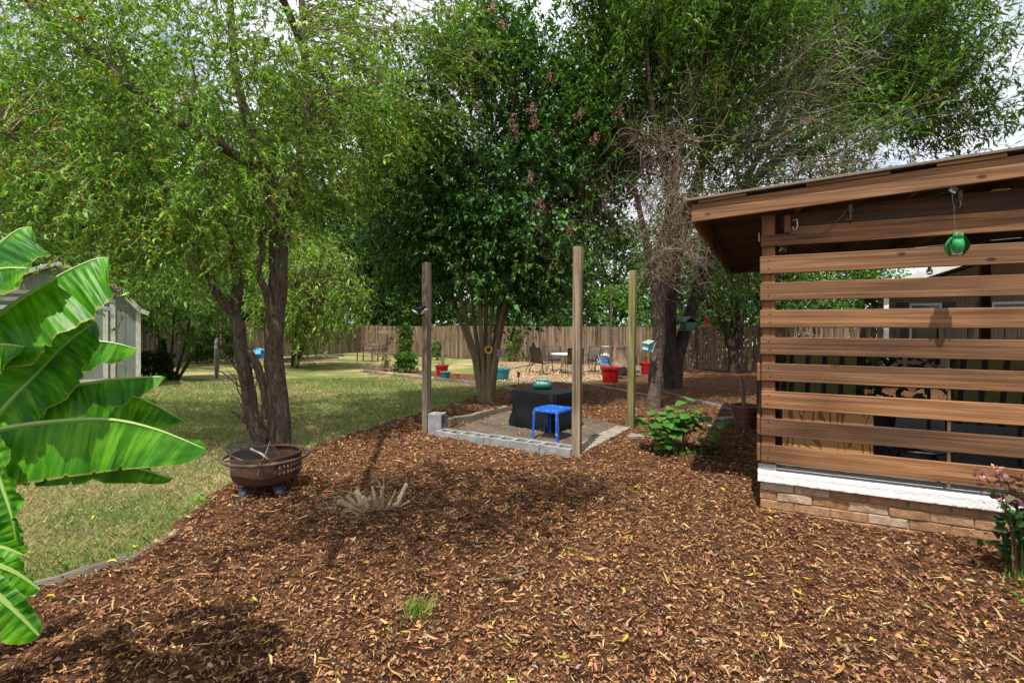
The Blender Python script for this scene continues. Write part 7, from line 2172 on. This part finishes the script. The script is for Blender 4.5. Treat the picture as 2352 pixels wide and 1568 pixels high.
# ---------------------------------------------------------------- stump of cut canes, tufts, weeds
def stump():
    b = grd(868, 1176)
    t = thing('cut_stump', 'clump of pale sawn off shrub stems in the mulch', 'stump', b, 0)
    mw = mat_wood('sawn_cane', (0.26, 0.18, 0.10), (0.45, 0.34, 0.21), (0.6, 0.5, 0.35), axis=2, grain=60, along=6, knots=False)
    r = random.Random(8)
    for k in range(20):
        x, y = r.uniform(-0.19, 0.17), r.uniform(-0.09, 0.12)
        h = r.uniform(0.05, 0.16); q = r.uniform(0.007, 0.022)
        lx, ly = x * 0.7 + r.uniform(-0.12, 0.12), y * 0.4 + r.uniform(-0.08, 0.05)
        MB().tube([(x * 0.6, y * 0.6, -0.02), (x * 0.8 + lx * 0.2, y * 0.8, h * 0.5), (x + lx * 0.35, y + ly * 0.4, h)], [q * 1.25, q * r.uniform(0.9, 1.1), q * r.uniform(0.75, 1.0)], 7).build('cut_stem', mw, t)
    for (p, q, s) in (((0.02, 0, 0.05), (0.045, -0.02, 0.27), 0.006), ((0.04, 0, 0.18), (0.15, -0.04, 0.25), 0.004), ((0.03, 0, 0.14), (-0.04, 0.0, 0.26), 0.005), ((-0.1, 0, 0.1), (-0.26, -0.05, 0.17), 0.004), ((-0.15, 0, 0.02), (-0.3, -0.04, 0.07), 0.003)):
        MB().tube([p, tuple((np.array(p) + np.array(q)) / 2 + np.array([0.008, 0, 0.006])), q], [s, s * 0.9, s * 0.5], 6).build('twig', mw, t, smooth=True)
    t.scale = (1.2, 1.2, 1.2)
    cl = Cloud(); n = 300
    a = RNG.uniform(0, 2 * PI, n)
    P = grow(b + np.stack([RNG.normal(-0.1, 0.13, n), RNG.normal(0, 0.08, n), RNG.uniform(0.0, 0.05, n)], 1), np.stack([np.cos(a), np.sin(a), RNG.uniform(0, 1.2, n)], 1), RNG.uniform(0.06, 0.16, n), 6, 0.12, 0.12)
    cl.tubes(P, np.full((n, 6), 0.0018), pick([(2, (0.42, 0.32, 0.18)), (1, (0.3, 0.2, 0.1))], n), 3)
    tag(cl.build('dry_stalks', M['twig'], t), kind='stuff')
stump()

def tuft(u, v, n, h, label, pal, rad=0.05):
    b = grd(u, v)
    t = thing('grass_tuft', label, 'grass', b, 0)
    cl = Cloud()
    a = RNG.uniform(0, 2 * PI, n)
    P = grow(b + np.stack([RNG.normal(0, rad, n), RNG.normal(0, rad, n), np.zeros(n)], 1), np.stack([np.cos(a) * 0.5, np.sin(a) * 0.5, np.ones(n)], 1), RNG.uniform(0.5, 1.0, n) * h, 6, 0.10, 0.05)
    tp = []
    tan = np.gradient(P, axis=1); s = np.cross(tan, [0.3, 0.2, 1.0]); s /= np.linalg.norm(s, axis=2, keepdims=True) + 1e-9
    w = 0.0035 * np.array([1, 1, 0.9, 0.7, 0.45, 0.05])[None, :, None]
    L, R = P + s * w, P - s * w
    V = np.stack([L, R], 2).reshape(n * 12, 3)
    i = np.arange(5)[None] * 2 + np.arange(n)[:, None] * 12
    F = np.concatenate([np.stack([i, i + 1, i + 3], -1).reshape(-1, 3), np.stack([i, i + 3, i + 2], -1).reshape(-1, 3)])
    cl.V.append(V); cl.F.append(F); cl.C.append(np.repeat(pick(pal, n), 12, 0)); cl.n = len(V)
    tag(cl.build('blades', M['blade'], t), kind='stuff')
GR = [(2, (0.12, 0.26, 0.03)), (1, (0.18, 0.30, 0.05)), (0.6, (0.3, 0.25, 0.08))]
tuft(957, 1428, 120, 0.15, 'larger green grass tuft in the foreground mulch', GR, 0.035)
tuft(945, 1452, 40, 0.08, 'small grass tuft just in front of the larger one', GR, 0.03)
tuft(2330, 1350, 50, 0.16, 'fresh green grass at the foot of the rose bush', GR, 0.05)
tuft(1110, 905, 60, 0.25, 'dark grass clump at the lawn edge by the crape myrtle', [(1, (0.06, 0.10, 0.025))], 0.06)
tuft(1355, 908, 90, 0.32, 'dry grass clump in the mulch right of the black cover', [(1, (0.24, 0.19, 0.11)), (1, (0.15, 0.13, 0.06))], 0.1)
tuft(1645, 1030, 90, 0.22, 'drooping yellow green grass right of the hydrangea', [(1, (0.16, 0.17, 0.06)), (1, (0.1, 0.14, 0.04))], 0.08)

def weeds():
    cl = Cloud()
    for (u, v, k, s) in ((1315, 1275, 7, 0.022), (1790, 1160, 6, 0.02), (1880, 1370, 5, 0.016), (2345, 1390, 8, 0.035), (455, 1158, 14, 0.035), (620, 1062, 10, 0.03), (600, 1110, 12, 0.035), (1015, 945, 12, 0.04), (700, 1135, 8, 0.025), (150, 1312, 6, 0.03), (820, 860, 10, 0.06), (850, 862, 10, 0.06), (905, 866, 12, 0.06), (745, 1120, 5, 0.02)):
        b = grd(u, v)
        pos = b + np.stack([RNG.normal(0, s * 1.0, k), RNG.normal(0, s * 1.0, k), RNG.uniform(0.01, s, k) + 0.015], 1)
        cl.scatter(BIGLEAF, pos, unit(k) + [0, 0, 0.5], unit(k) * 0.5 + [0, 0, 1], RNG.uniform(0.8, 1.5, k) * s, pick([(1, (0.10, 0.26, 0.03)), (1, (0.16, 0.30, 0.04))], k))
    tag(cl.build('weeds', M['leaf']), 'scattered small green weed seedlings', 'weeds', kind='stuff')
weeds()

def dead_root():
    b = grd(1165, 1352)
    pts = [(-0.16, 0.03, 0.04), (-0.06, 0.0, 0.055), (0.03, 0.02, 0.06), (0.12, 0.09, 0.055), (0.10, 0.16, 0.05), (0.02, 0.17, 0.05)]
    solo(MB().tube(pts, [0.004, 0.006, 0.006, 0.006, 0.005, 0.003], 6), 'dead_root', 'pale bent dead root lying in the foreground mulch', 'root', M['picket_gray'], b, smooth=True)
dead_root()
